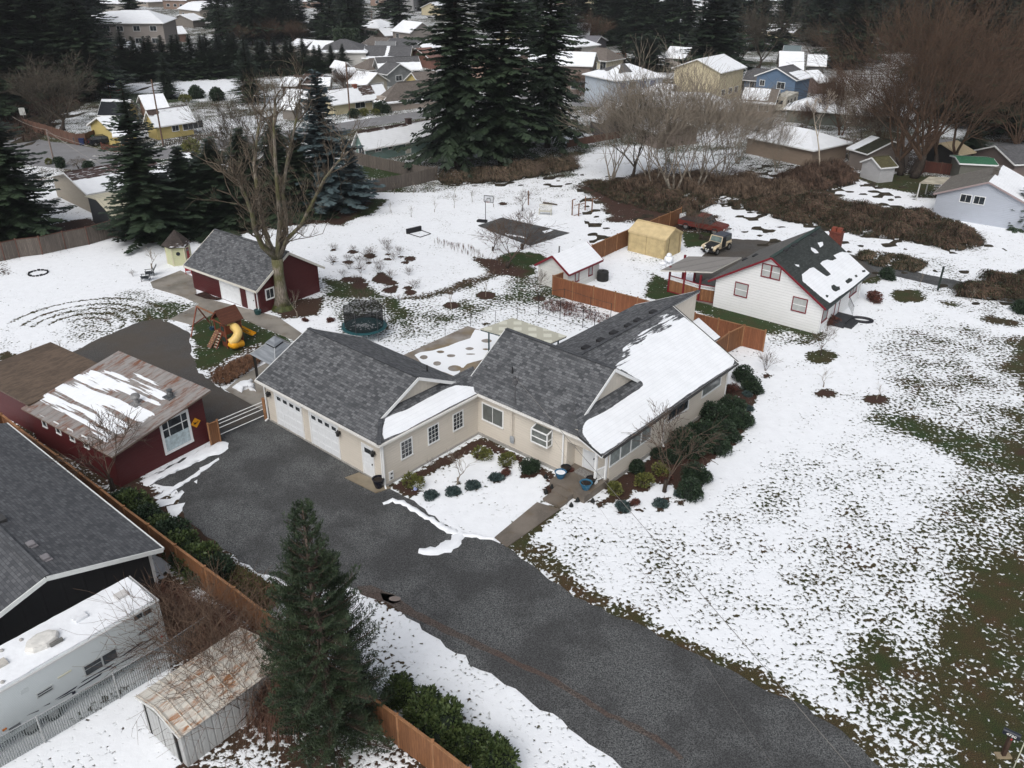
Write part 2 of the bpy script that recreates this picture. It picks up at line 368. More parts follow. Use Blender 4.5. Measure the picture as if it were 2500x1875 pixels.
paint([(600,675),(700,660),(730,690),(720,730),(640,720)], .8, cov=.88)
paint([(415,690),(480,665),(560,705),(650,740),(690,745),(660,790),(560,770),(500,790),(420,800)], .9, cov=.12, grn=.85)
paint([(440,800),(560,740),(560,790),(470,850)], .8, cov=.45, mul=.6, grn=.3)
paint([(560,770),(640,735),(700,760),(660,800)], .8, cov=.6)
paint([(580,660),(700,640),(690,680),(610,690)], .8, cov=.1, mul=.9)
paint([(1010,600),(1060,592),(1110,575),(1112,583),(1040,612),(990,630),(900,648),(852,646),(940,632)], .8, cov=.3, mul=.5)
paint([(1020,555),(1070,560),(1140,585),(1130,600),(1060,590)], 1.0, cov=.1, mul=1)
paint(ell(1128,560,55,16), .8, cov=.05, grn=.95); paint(ell(1130,585,30,11), .8, cov=.08, grn=.8)
paint([(730,480),(790,430),(840,430),(800,465)], 1.0, cov=.05, grn=.7)
paint([(560,430),(780,400),(800,440),(740,485),(560,480)], 1.5, cov=.0, mul=1)
paint([(400,515),(640,470),(760,470),(560,498),(430,525)], 1.2, cov=.1, mul=.8, grn=.2)
for x, y, r in ((762,544,13),(800,553,16),(838,549,8),(867,555,8),(887,559,16),(752,566,13),(796,568,8),(775,580,6),(722,565,7),(838,560,10),(876,567,9),(823,592,11),(720,540,8),(774,605,20),(826,603,26),(846,611,16),(777,617,22),(842,627,19),(852,620,10),(886,632,17),(751,604,18),(882,622,12),(973,633,8),(975,660,20),(1050,638,24),(1165,645,16),(1086,440,10),(1050,700,6)):
    paint(ell(x, y, r*.85, r*.36, 9), .18, cov=.0, mul=1)
paint([(0,500),(200,470),(250,520),(170,560),(130,590),(0,600)], 1.3, cov=.06, mul=1)
paint([(0,560),(240,510),(420,520),(400,590),(300,640),(0,700)], 3, cov=.95)
paint([(280,625),(430,655),(390,690),(300,700),(240,700),(140,690),(200,650)], 2, cov=.60, grn=.6)
paint([(330,655),(425,655),(370,692),(300,696)], 1.2, cov=.28, grn=.8)
paint([(150,670),(270,665),(240,730),(150,745)], 1.5, cov=.55, grn=.4)
paint([(0,740),(90,800),(170,790),(60,860),(0,840)], 2, cov=.72, grn=.6); paint([(0,765),(20,760),(110,815),(95,830),(0,790)], .7, cov=.02, grn=.4, mul=.5)
paint([(0,900),(60,920),(340,1150),(500,1290),(620,1380),(700,1440),(660,1440),(450,1300),(250,1120),(0,950)], 1.0, cov=.15, mul=.7)
paint([(230,960),(260,1000),(440,1120),(560,1260),(600,1300),(420,1180),(220,1040),(0,870),(0,860)], 1.0, cov=.05, mul=.9)
paint([(310,1190),(420,1210),(470,1320),(430,1360),(340,1280)], 1.0, cov=.88); paint([(345,1240),(420,1265),(390,1330),(350,1310)], 1.0, cov=.1, mul=1)
paint([(0,1640),(60,1620),(340,1440),(560,1330),(760,1520),(1000,1700),(0,1700)], 1.0, cov=.35, mul=.8, grn=.2)
paint([(0,1600),(170,1560),(380,1420),(330,1560),(380,1640),(380,1690),(-30,1690)], .8, cov=.92)
paint([(440,1640),(560,1590),(640,1690),(420,1690)], 1.2, cov=.66, mul=.5); paint([(740,1560),(820,1590),(900,1690),(760,1690)], 1.0, cov=.62, mul=.8)
paint([(1240,400),(1330,400),(1560,470),(1540,500),(1460,500),(1380,480),(1320,480),(1300,440)], 2, cov=.06, mul=1)
paint([(1240,390),(1500,340),(1640,380),(1760,420),(2000,460),(2130,500),(2100,545),(1960,520),(1800,490),(1600,440),(1540,400),(1340,415)], 3, cov=.35, mul=.8, grn=.2)
paint([(1550,450),(1700,480),(1900,540),(1960,590),(1850,560),(1700,520),(1560,500)], 2, cov=.88)
paint([(1880,540),(2060,560),(2100,600),(2212,660),(2212,700),(2000,640),(1900,580)], 2, cov=.68, grn=.5)
paint([(1290,320),(1400,310),(1440,350),(1370,380),(1180,395),(1130,390)], 2.5, cov=.84, grn=.7)
paint([(1440,330),(1600,320),(1560,370),(1460,370)], 3, cov=.6, grn=.6)
paint([(1770,410),(1830,380),(1970,420),(1950,445),(1880,440)], 1.2, cov=.93)
paint([(1830,375),(2020,380),(2010,420),(1900,405)], 1.2, cov=.06, grn=.5)
paint([(1100,320),(1250,350),(1240,385),(1000,380),(900,340)], 2, cov=.3, grn=.8, mul=.2)
paint([(740,360),(830,355),(900,380),(810,385),(770,380)], 1.5, cov=.15, grn=.95); paint([(850,330),(1100,310),(1110,380),(950,360)], 2, cov=.35, grn=.9)
paint([(150,310),(230,330),(250,350),(100,330)], 1.5, cov=.2, grn=.7); paint([(210,195),(270,185),(420,195),(430,215),(250,235),(200,220)], 2, cov=.2, grn=1)
paint([(270,180),(510,150),(510,195),(400,210),(300,200)], 3, cov=.93); paint([(390,205),(500,195),(500,215),(400,220)], 2, cov=.55, grn=.9)
paint([(-100,60),(240,60),(230,200),(-100,330)], 6, cov=.15, mul=.7); paint([(240,120),(900,70),(900,100),(740,160),(300,180)], 8, cov=.35, mul=.3)
paint([(1600,-10),(2300,-10),(2300,280),(1900,200),(1600,90)], 8, cov=.4, mul=.5); paint([(1800,300),(2260,300),(2260,370),(1830,370)], 3, cov=.3, mul=.6)
def ring(c, r, wd, a0, a1, **kw):
    P = [(c[0]+(r+wd)*math.cos(a), c[1]+(r+wd)*math.sin(a)) for a in np.linspace(a0, a1, 24)]+[(c[0]+(r-wd)*math.cos(a), c[1]+(r-wd)*math.sin(a)) for a in np.linspace(a1, a0, 24)]
    paint(P, .3, world=True, **kw)
gc = at(185, 815)
for r, wd, a0, a1 in ((6.6,.14,.1,3.0),(5.3,.14,.2,3.1),(4.3,.13,.1,3.2),(3.2,.14,.0,3.0),(2.1,.14,.2,2.6)):
    ring((gc[0], gc[1]+1.2), r, wd, a0, a1, cov=.20, grn=.15)
gm = bpy.data.meshes.new('ground'); nxn, nyn = len(xs), len(ys)
gm.vertices.add(len(gx)); hz = 0*gx; gm.vertices.foreach_set('co', np.stack([gx, gy, hz], 1).astype('f').ravel())
I = (np.arange(nyn-1)[:, None]*nxn+np.arange(nxn-1)[None]).ravel(); Q = np.stack([I, I+1, I+nxn+1, I+nxn], 1).astype('i')
gm.loops.add(Q.size); gm.polygons.add(len(Q)); gm.loops.foreach_set('vertex_index', Q.ravel())
gm.polygons.foreach_set('loop_start', np.arange(len(Q), dtype='i')*4)
for nm, A in (('cov', cov), ('mul', mul), ('grn', grn)): gm.attributes.new(nm, 'FLOAT', 'POINT').data.foreach_set('value', A.astype('f'))
gm.update(); gm.validate()
def ground_mat():
    t = T('snow_and_grass'); p = t.pos(); c_, m_, g_ = t.attr('cov'), t.attr('mul'), t.attr('grn')
    n1 = t.noise(p, 4.3, 2, .5, .3); n2 = t.noise(p, .42, 3, .55); n3 = t.noise(p, 10, 2, .5)
    nn = t.math('ADD', t.math('MULTIPLY', n1, .60), t.math('ADD', t.math('MULTIPLY', n2, .30), t.math('MULTIPLY', n3, .16)))
    nn = t.math('MULTIPLY', t.math('SUBTRACT', nn, .53), 2.9)
    v = t.math('ADD', c_, nn); m = t.step(v, .42, .57)
    gn = t.noise(p, .9, 4, .6); gf = t.noise(p, 22, 3, .7)
    olive = t.mix(t.step(gf, .38, .62), (.009, .009, .004), (.075, .057, .020)); green = t.mix(t.step(gf, .38, .62), (.005, .012, .003), (.032, .060, .012))  # grass tones darkened: shade inside the snow holes is put into the colour
    olive = t.mix(t.math('MULTIPLY', t.step(t.noise(p, .35, 4, .65), .45, .62), .7), olive, t.mix(t.step(gf, .38, .62), (.018,.010,.005), (.10,.05,.025))); gfac = t.math('ADD', g_, t.math('MULTIPLY', t.math('SUBTRACT', gn, .5), 2.2), clamp=True); gr = t.mix(gfac, olive, green)
    mu = t.mix(t.step(t.noise(p, 14, 4, .75), .3, .7), (.012, .007, .005), (.075, .036, .025)); base = t.mix(m_, gr, mu)
    base = t.mix(t.math('MULTIPLY', t.step(t.noise(p, 48, 1), .68, .74), .35), base, (.25, .2, .1))
    sn = t.mix(t.step(t.noise(p, 1.6, 4, .6), .25, .8), SNOW, mul3(SNOW, .93)); sn = t.mix(t.math('MULTIPLY', t.step(v, .75, .5), .22), sn, (.5, .52, .5))
    h = t.math('ADD', t.math('MULTIPLY', t.step(v, .44, .7), 1.0), t.math('ADD', t.math('MULTIPLY', n1, .35), t.math('MULTIPLY', gf, .12)))
    return t.fin(t.mix(m, base, sn), .88, t.bump(h, .55, .07))
gm.materials.append(ground_mat()); go = bpy.data.objects.new('ground', gm); COL.objects.link(go); tag(go, kind='structure')

def asphalt_mat(c1=(.022, .024, .026), c2=(.115, .12, .122), tone=(.05, .045, .04), sc_=24, wet=.3):
    t = T('gravel_asphalt'); p = t.pos(); g = t.noise(p, sc_, 3, .85); g2 = t.noise(p, sc_*2.3, 2, .8); b = t.noise(p, .28, 5, .62)
    c = t.mix(t.step(t.math('ADD', t.math('MULTIPLY', g, .6), t.math('MULTIPLY', g2, .4)), .40, .62), c1, c2)
    c = t.mix(t.math('MULTIPLY', t.step(b, .38, .60), .6), c, tone)
    return t.fin(c, t.lin(b, .3, .7, .55, .9), t.bump(g, .35, .02))
def sheet(name, pts, z, m, th=.0, s=1.1302, step=.5, jit=.12, seed=2, world=False, kind='structure', label=None, cat=None):
    P = np.array(pts, float) if world else W(pts, s)
    mb = MB(); Pj = subdiv_jit(P, step, jit, seed)
    if th: mb.prism(Pj, z-th, z)
    else: mb.add([(x, y, z) for x, y in Pj], [tuple(range(len(Pj)))])
    o = mb.build(name, m)
    nz = o.data.polygons[0].normal.z
    if not th and nz < 0: o.data.flip_normals()
    return tag(o, label, cat, kind=kind)
ASP = asphalt_mat((.010,.011,.013), (.17,.175,.175), (.030,.030,.031), 14); GRV = asphalt_mat((.025, .024, .023), (.12, .112, .104), (.075, .062, .05), 18)
STR = asphalt_mat((.15, .15, .155), (.25, .25, .26), (.17, .17, .175), 8); DRT = asphalt_mat((.014, .011, .010), (.15, .125, .11), (.07, .045, .037), 14)
sheet('gravel_yard', [(150,765),(200,737),(310,692),(345,690),(395,712),(412,722),(408,735),(415,770),(425,800),(470,835),(500,850),(580,885),(590,915),(480,945),(430,960),(300,960),(150,900),(120,800)], .008, GRV, jit=.15)
sheet('driveway', [(440,925),(470,930),(580,900),(700,950),(832,1040),(838,1053),(860,1066),(905,1092),(975,1145),(1015,1160),(1070,1168),(1100,1185),(1240,1286),(1400,1362),(1500,1410),(1640,1478),(1790,1560),(1890,1640),(2050,1790),(1500,1850),(1420,1730),(1345,1659),(1250,1590),(1130,1503),(1000,1420),(900,1350),(850,1305),(800,1275),(740,1265),(660,1268),(560,1240),(470,1180),(400,1120),(378,1050),(330,1045),(300,1040),(400,990),(460,965)], .014, ASP, jit=.14)
for i, (P_, sd) in enumerate((([(770,1268),(800,1266),(850,1285),(900,1320),(960,1350),(1060,1400),(1200,1465),(1300,1530),(1420,1590),(1480,1640),(1470,1642),(1400,1592),(1290,1537),(1190,1473),(1050,1409),(940,1358),(880,1330),(830,1302),(780,1285)], 5), ([(820,1282),(850,1285),(868,1300),(850,1306),(828,1298)], 6))):
    sheet('dirt_track', P_, .020, DRT, jit=.05, step=.4, seed=sd)
t_ = T('puddle'); pudm = t_.fin((.2, .165, .15), .45)
sheet('puddle', ell(853,1294,13,5.5), .026, pudm, jit=.0, step=9)
sheet('street', [(300,375),(402,361),(500,347),(617,331),(740,313),(850,297),(1058,266),(1250,238),(1390,218),(1420,232),(1250,256),(1058,284),(860,316),(740,331),(617,350),(500,369),(400,387),(330,398)], .012, STR, s=1, jit=.1, step=2)
sheet('street', [(-40,318),(40,332),(120,346),(180,352),(300,376),(330,398),(300,412),(240,420),(150,412),(70,404),(-40,400)], .016, STR, s=1, jit=.1, step=2)
sheet('street', [(1390,236),(1520,243),(1700,262),(1800,283),(1885,288),(1885,320),(1800,302),(1700,284),(1520,266),(1400,258)], .012, STR, s=1, jit=.1, step=2)
sheet('street', [(2200,338),(2300,340),(2520,352),(2520,372),(2300,362),(2200,355)], .012, STR, s=1, jit=.1, step=2)
sheet('lane', [(2090,628),(2170,650),(2300,678),(2400,699),(2520,724),(2520,752),(2400,724),(2300,700),(2200,678),(2140,664)], .012, ASP, s=1, jit=.06)
sheet('parking_area', [(1690,645),(1712,626),(1772,583),(1850,586),(1960,600),(2060,616),(2120,632),(2165,660),(2100,690),(1990,700),(1840,700),(1700,700)], .008, GRV, s=1, jit=.15)
sheet('sport_court', [(1165,551),(1226,531),(1392,569),(1294,601)], .016, ASP, s=1, jit=.06)
CON = concrete(); CON2 = concrete((.33, .31, .27)); AGG = concrete((.19, .165, .14)); SNM = snowm()
sheet('concrete_yard', [(325,610),(390,585),(420,600),(425,640),(600,685),(665,730),(650,742),(560,705),(480,668),(418,703),(368,690),(430,657),(390,640),(330,622)], .05, CON, th=.06, jit=.0)
sheet('concrete_patio', [(487,843),(520,815),(575,785),(640,760),(700,800),(640,860),(578,893)], .05, CON, th=.06, jit=.0)
sheet('door_pad', [(745,1033),(776,1022),(845,1055),(812,1066)], .06, concrete((.26,.22,.16)), th=.07, jit=.0)
for i, (b, L) in enumerate(((0,1.0),)):
    sheet('front_path', [(1068,1162),(1160,1086),(1210,1101),(1095,1183)], .05, AGG, th=.06, jit=.0)
sheet('carport_slab', [(2095,415),(2125,405),(2180,420),(2150,440)], .05, CON, th=.05, jit=0)
wm = plain((.5, .5, .48), .7)
for i in range(9):
    for (x, y, dx, dy, lx, ly) in ((232,391,7,-.9,10,2.6),(240,382,7,-.9,10,2.6)):
        a = at(x+i*dx, y+i*dy); b = at(x+i*dx+4, y+i*dy+1.6)
        MB().add([(a[0]-.9,a[1]-.1,.021),(a[0]+.1,a[1]-.1,.021),(a[0]+.1,a[1]+.55,.021),(a[0]-.9,a[1]+.55,.021)], [(0,1,2,3)]).build('road_marking', wm)['kind'] = 'structure'
def snowlump(pts, h, seed, s=1.1302, z=.014, label='', jit=.1, name='snow_pile'):
    """low rounded snow pile with a ragged outline"""
    P = subdiv_jit(W(pts, s), .25, jit, seed); c = np.mean(P, 0); rr = random.Random(seed); V = []; n = len(P)
    for f, hh in ((1.0, 0), (.96, .5), (.82, .85), (.5, 1.0)):
        for q in P: V.append((c[0]+(q[0]-c[0])*f if f > .9 or n < 26 else q[0]+(c[0]-q[0])*min(.5, (1-f)*.45), c[1]+(q[1]-c[1])*f if f > .9 or n < 26 else q[1]+(c[1]-q[1])*min(.5, (1-f)*.45), z+h*hh*(rr.uniform(.75, 1.2) if hh else 1)))
    F = [(i*n+j, i*n+(j+1) % n, (i+1)*n+(j+1) % n, (i+1)*n+j) for i in range(3) for j in range(n)]+[tuple(range(3*n, 4*n))]
    o = MB().add(V, F).build(name, SNM, smooth=True); return tag(o, label, 'snow', kind='stuff')
def ribbon_snow(cl, w0, h, seed, label, s=1.1302):
    """snow bank following a centre line: one irregular ridge"""
    P = W(cl, s); pts = [P[0]]
    for a, b in zip(P[:-1], P[1:]):
        m = max(1, int(np.linalg.norm(b-a)/.22))
        for j in range(m): pts.append(a+(b-a)*(j+1)/m)
    rr = random.Random(seed); n = len(pts); V = []
    for i, q in enumerate(pts):
        d = pts[min(i+1, n-1)]-pts[max(i-1, 0)]; d = d/(np.linalg.norm(d)+1e-9); nn = np.array([-d[1], d[0]])
        ww = w0*(.35+.65*math.sin(PI*(i+.6)/(n+.2))**.5)*rr.uniform(.7, 1.25); o_ = rr.uniform(-.08, .08)
        for f, hh in ((-1, 0), (-.7, .6), (-.2, 1), (.3, .9), (.75, .5), (1, 0)): V.append((*(q+nn*(ww*f+o_)), .014+h*hh*rr.uniform(.7, 1.2)*(1 if hh else 0)))
    F = [(i*6+j, i*6+j+1, i*6+j+7, i*6+j+6) for i in range(n-1) for j in range(5)]
    o = MB().add(V, F).build('snow_bank', SNM, smooth=True); o.data.flip_normals() if o.data.polygons[2].normal.z < 0 else None
    return tag(o, label, 'snow', kind='stuff')
ribbon_snow([(905,1190),(930,1192),(955,1187),(978,1176),(992,1160),(995,1152)], .42, .12, 3, 'curved tail of ploughed snow left on the dark driveway')
ribbon_snow([(826,1088),(848,1081),(868,1086),(895,1100),(930,1122),(965,1143),(995,1155),(1030,1158),(1068,1165)], .22, .09, 4, 'thin snow bank between the driveway and the planted bed')
snowlump([(300,1042),(370,1010),(430,975),(480,952),(497,958),(488,975),(460,985),(400,1012),(350,1035),(320,1050)], .07, 5, label='flat snow strip in front of the red workshop')
for i, P_ in enumerate(([(330,1075),(370,1055),(415,1028),(470,990),(472,994),(430,1025),(385,1055),(345,1080)], [(315,1095),(345,1080),(372,1078),(395,1060),(400,1064),(375,1088),(340,1098)], [(360,1095),(400,1085),(390,1110),(372,1140),(362,1120)], [(432,1012),(450,1003),(447,1012),(436,1020)], [(418,1040),(426,1036),(424,1044)])):
    snowlump(P_, .035, 11+i, label='tyre-packed snow remnant beside the red workshop', jit=.06)
snowlump([(505,838),(520,828),(545,822),(550,835),(553,848),(535,842),(520,850)], .22, 31, z=.05, label='heap of shovelled snow on the patio by the garage', jit=.1)
snowlump([(645,760),(655,752),(660,765),(648,768)], .15, 32, z=.05, label='small snow heap beside the garage corner on the patio')
for i, P_ in enumerate(([(1098,583),(1118,588),(1105,590)], [(1230,570),(1280,578),(1285,582),(1240,575)], [(1325,565),(1345,560),(1352,562),(1330,570)])):
    snowlump(P_, .03, 41+i, s=1, z=.02, label='thin snow streak left on the dark sport court', jit=.05)
class Frame:
    def __init__(s, o, rz):
        s.o = np.array([o[0], o[1], 0.0]); s.rz = rz; s.ex = np.array([math.cos(rz), math.sin(rz), 0]); s.ey = np.array([-math.sin(rz), math.cos(rz), 0]); s.ez = np.array([0, 0, 1.0])
    def loc(s, p): q = np.array(p)-s.o; return np.array([q@s.ex, q@s.ey, q[2]])
    def px(s, x, y, z=0.0): return s.loc(at(x, y, z))
    def plane(s, x, y, p0, n):
        """pixel ray hits the local plane through p0 with normal n"""
        d = ray(x, y); dl = np.array([d@s.ex, d@s.ey, d[2]]); c = s.loc(CAMP); n = np.array(n, float)
        return c+((np.array(p0)-c)@n)/(dl@n)*dl
TRIM = trim(); DARKG = glass(); SOFTG = glass((.05, .055, .055), .12, .35); CURT = glass((.16, .17, .17), .2, .7)
def face_basis(side, L, W):
    return {'f': ((0,0,0),(1,0,0),(0,-1,0)), 'r': ((L,0,0),(0,1,0),(1,0,0)), 'b': ((L,W,0),(-1,0,0),(0,1,0)), 'l': ((0,W,0),(0,-1,0),(-1,0,0))}[side]
def window(parent, o, u, n, x, z, w, h, tm=None, gm_=None, fr=.09, cols=1, rows=1, name='window', proud=.04, mut=.03, skip_rows=False):
    """trimmed window: frame ring + muntins, pane behind"""
    tm = tm or TRIM; gm_ = gm_ or DARKG; o, u, n = (np.array(a, float) for a in (o, u, n)); zz = np.array([0, 0, 1.0])
    c = lambda a, b, d: o+u*a+zz*b+n*d
    mb = MB()
    def bx(a0, a1, b0, b1, d0, d1): mb.obox((c(a0,b0,d0)+c(a1,b1,d1))/2, u*(a1-a0)/2, n*(d1-d0)/2, zz*(b1-b0)/2)
    bx(x-fr, x+w+fr, z+h, z+h+fr, -.02, proud); bx(x-fr, x+w+fr, z-fr, z, -.02, proud+.03)
    bx(x-fr, x, z, z+h, -.02, proud); bx(x+w, x+w+fr, z, z+h, -.02, proud)
    for i in range(1, cols): bx(x+w*i/cols-mut/2, x+w*i/cols+mut/2, z, z+h, -.01, proud-.005)
    for i in range(1, rows): bx(x, x+w, z+h*i/rows-mut/2, z+h*i/rows+mut/2, -.01, proud-.008)
    f = mb.build(name, tm, parent)
    g = MB(); a = [c(x-.01, z-.01, .012), c(x+w+.01, z-.01, .012), c(x+w+.01, z+h+.01, .012), c(x-.01, z+h+.01, .012)]
    g.add(a, [(0, 1, 2, 3)]); p = g.build('pane', gm_, f); return f
def door(parent, o, u, n, x, z, w, h, m, tm=None, lite=False, name='door'):
    tm = tm or TRIM; o, u, n = (np.array(a, float) for a in (o, u, n)); zz = np.array([0, 0, 1.0]); c = lambda a, b, d: o+u*a+zz*b+n*d
    mb = MB()
    def bx(M_, a0, a1, b0, b1, d0, d1): M_.obox((c(a0,b0,d0)+c(a1,b1,d1))/2, u*(a1-a0)/2, n*(d1-d0)/2, zz*(b1-b0)/2)
    bx(mb, x-.09, x, z, z+h, -.02, .05); bx(mb, x+w, x+w+.09, z, z+h, -.02, .05); bx(mb, x-.09, x+w+.09, z+h, z+h+.1, -.02, .05)
    f = mb.build(name, tm, parent); d = MB(); bx(d, x, x+w, z, z+h, -.02, .015)
    for a, b in ((.12, .45), (.55, .88)):
        for q, r in ((.08, .42), (.5, .72)): bx(d, x+w*a, x+w*b, z+h*q, z+h*r, .01, .03)
    d.build('door_leaf', m, f); k_ = MB(); k_.obox(c(x+w*.9, z+h*.47, .05), u*.025, n*.03, zz*.05); k_.build('handle', plain((.05,.05,.05), .3), f)
    if lite: g = MB(); bx(g, x+w*.18, x+w*.82, z+h*.78, z+h*.93, .0, .025); g.build('pane', DARKG, f)
    return f
def garage_door(parent, o, u, n, x, w, h, m, nwin=4, z=.05, tm=None):
    tm = tm or TRIM; o, u, n = (np.array(a, float) for a in (o, u, n)); zz = np.array([0, 0, 1.0]); c = lambda a, b, d: o+u*a+zz*b+n*d
    def bx(M_, a0, a1, b0, b1, d0, d1): M_.obox((c(a0,b0,d0)+c(a1,b1,d1))/2, u*(a1-a0)/2, n*(d1-d0)/2, zz*(b1-b0)/2)
    mb = MB(); bx(mb, x-.12, x, 0, z+h, -.02, .05); bx(mb, x+w, x+w+.12, 0, z+h, -.02, .05); bx(mb, x-.12, x+w+.12, z+h, z+h+.12, -.02, .05)
    f = mb.build('garage_door', tm, parent); d = MB(); bx(d, x, x+w, z, z+h, -.02, .006)
    for r in range(4):
        for q in range(4 if r < 3 or not nwin else 0):
            bx(d, x+w*(q+.08)/4, x+w*(q+.92)/4, z+h*(r+.14)/4, z+h*(r+.86)/4, .0, .022)
        if r: bx(d, x, x+w, z+h*r/4-.012, z+h*r/4+.012, .0, .012)
    d.build('door_panel', m, f)
    for q in range(nwin): g = MB(); bx(g, x+w*(q+.2)/nwin, x+w*(q+.8)/nwin, z+h*.83, z+h*.93, .0, .02); g.build('pane', DARKG, f)
    return f
def rgrid(mb, A, B, C, D, n, m, fn, mat=0):
    """grid between eave A->B and ridge D->C; fn(s up, t along) gives snow cover"""
    A, B, C, D = (np.array(p, float) for p in (A, B, C, D)); V = []; cv = []
    for i in range(m+1):
        s_ = i/m; p, q = A+(D-A)*s_, B+(C-B)*s_
        for j in range(n+1): V.append(p+(q-p)*j/n); cv.append(fn(s_, j/n))
    F = [(i*(n+1)+j, i*(n+1)+j+1, (i+1)*(n+1)+j+1, (i+1)*(n+1)+j) for i in range(m) for j in range(n)]
    if np.cross(B-A, D-A)[2] < 0: F = [f[::-1] for f in F]
    mb.add(V, F, mat, cv)
def covfn(c0, c1, edge=0.0, side=0.0):
    return lambda s, t: (c0+(c1-c0)*s)-edge*(s < .06)-side*(t < .03 or t > .97)
def gable_parts(th, L, W, zw, zr, over=.4, wm=None, rm=None, cov=(0, 0), covb=None, hip=0.0, fas=None, z0=0.0, x0=0.0, y0=0.0, roof='roof', wallname='wall', th_=.14, gm=None, ex=None, n=14, m=8):
    """walls + roof of a gabled or hipped block, ridge along x"""
    ex = over if ex is None else ex; yr = W/2; sl = (zr-zw)/(W/2); ze = zw-sl*over*.0; dz = sl*over
    wb = MB(); X0, X1, Y0, Y1 = x0, x0+L, y0, y0+W
    if hip: wb.box(X0, X1, Y0, Y1, z0, zw)
    else:
        a = [(X0,Y0,z0),(X0,Y1,z0),(X0,Y1,zw),(X0,Y0+yr,zr-.02),(X0,Y0,zw)]; b = [(X1,)+p[1:] for p in a]
        wb.add(a+b, [(0,1,2,3,4),(9,8,7,6,5),(0,4,9,5),(2,1,6,7),(1,0,5,6),(4,3,8,9),(3,2,7,8)])
    wb.build(wallname, wm, th)
    zA = zw-dz+.06; zR = zr+.06; rb = MB(); covb = covb or cov
    f1 = cov if callable(cov) else covfn(*cov); f2 = covb if callable(covb) else covfn(*covb)
    A, B = (X0-ex, Y0-over, zA), (X1+ex, Y0-over, zA); A2, B2 = (X0-ex, Y1+over, zA), (X1+ex, Y1+over, zA)
    R0, R1 = (X0-ex+(hip+ex if hip else 0), Y0+yr, zR), (X1+ex-(hip+ex if hip else 0), Y0+yr, zR)
    rgrid(rb, A, B, R1, R0, n, m, f1); rgrid(rb, B2, A2, R0, R1, n, m, f2)
    if hip: rgrid(rb, B, B2, R1, R1, n//2, m, f1); rgrid(rb, A2, A, R0, R0, n//2, m, f2)
    t2 = lambda p: (p[0], p[1], p[2]-th_)
    if hip: Vs = [A, B, B2, A2]; rb.add([t2(p) for p in Vs], [(3, 2, 1, 0)], 1)
    else: rb.add([t2(p) for p in (A, B, R1, R0, B2, A2)], [(3,2,1,0),(5,4,2,3)], 1)
    rb.build(roof, [rm, fas or TRIM], th)
    fb = MB(); e = .025
    fb.bar((A[0], A[1]-e, A[2]-th_/2-.02), (B[0], B[1]-e, B[2]-th_/2-.02), .05, th_+.05); fb.bar((A2[0], A2[1]+e, A[2]-th_/2-.02), (B2[0], B2[1]+e, B[2]-th_/2-.02), .05, th_+.05)
    if hip:
        for P, Q, s_ in ((A, A2, -1), (B, B2, 1)): fb.bar((P[0]+s_*e, P[1], P[2]-th_/2-.02), (Q[0]+s_*e, Q[1], Q[2]-th_/2-.02), .05, th_+.05)
    else:
        for P, R, Q, s_ in ((A, R0, A2, -1), (B, R1, B2, 1)):
            for U, V_ in ((P, R), (Q, R)): fb.bar((U[0]+s_*e, U[1], U[2]-th_/2-.03), (V_[0]+s_*e, V_[1], V_[2]-th_/2-.03), .05, th_+.06)
    fb.build('fascia', fas or TRIM, th)
    rc = MB(); rc.bar((R0[0], R0[1], zR+.005), (R1[0], R1[1], zR+.005), .26, .05); 
    if not callable(cov) and max(cov) < .9 or callable(cov): rc.build('ridge_cap', gm or rm, th)
def chimney(th, x, y, z0, z1, m, w=.8, d=.6, pots=0, snow=False):
    mb = MB(); mb.box(x-w/2, x+w/2, y-d/2, y+d/2, z0, z1-.12); mb.box(x-w/2-.06, x+w/2+.06, y-d/2-.06, y+d/2+.06, z1-.12, z1)
    c = mb.build('chimney', m, th)
    for i in range(pots): MB().lathe([(.17,0),(.15,.45),(.17,.5),(.12,.5),(.12,.3)], (x-w*.22+i*w*.44, y, z1), 10).build('chimney_pot', plain((.32,.08,.04), .7), c)
    return c
WLIST = {}
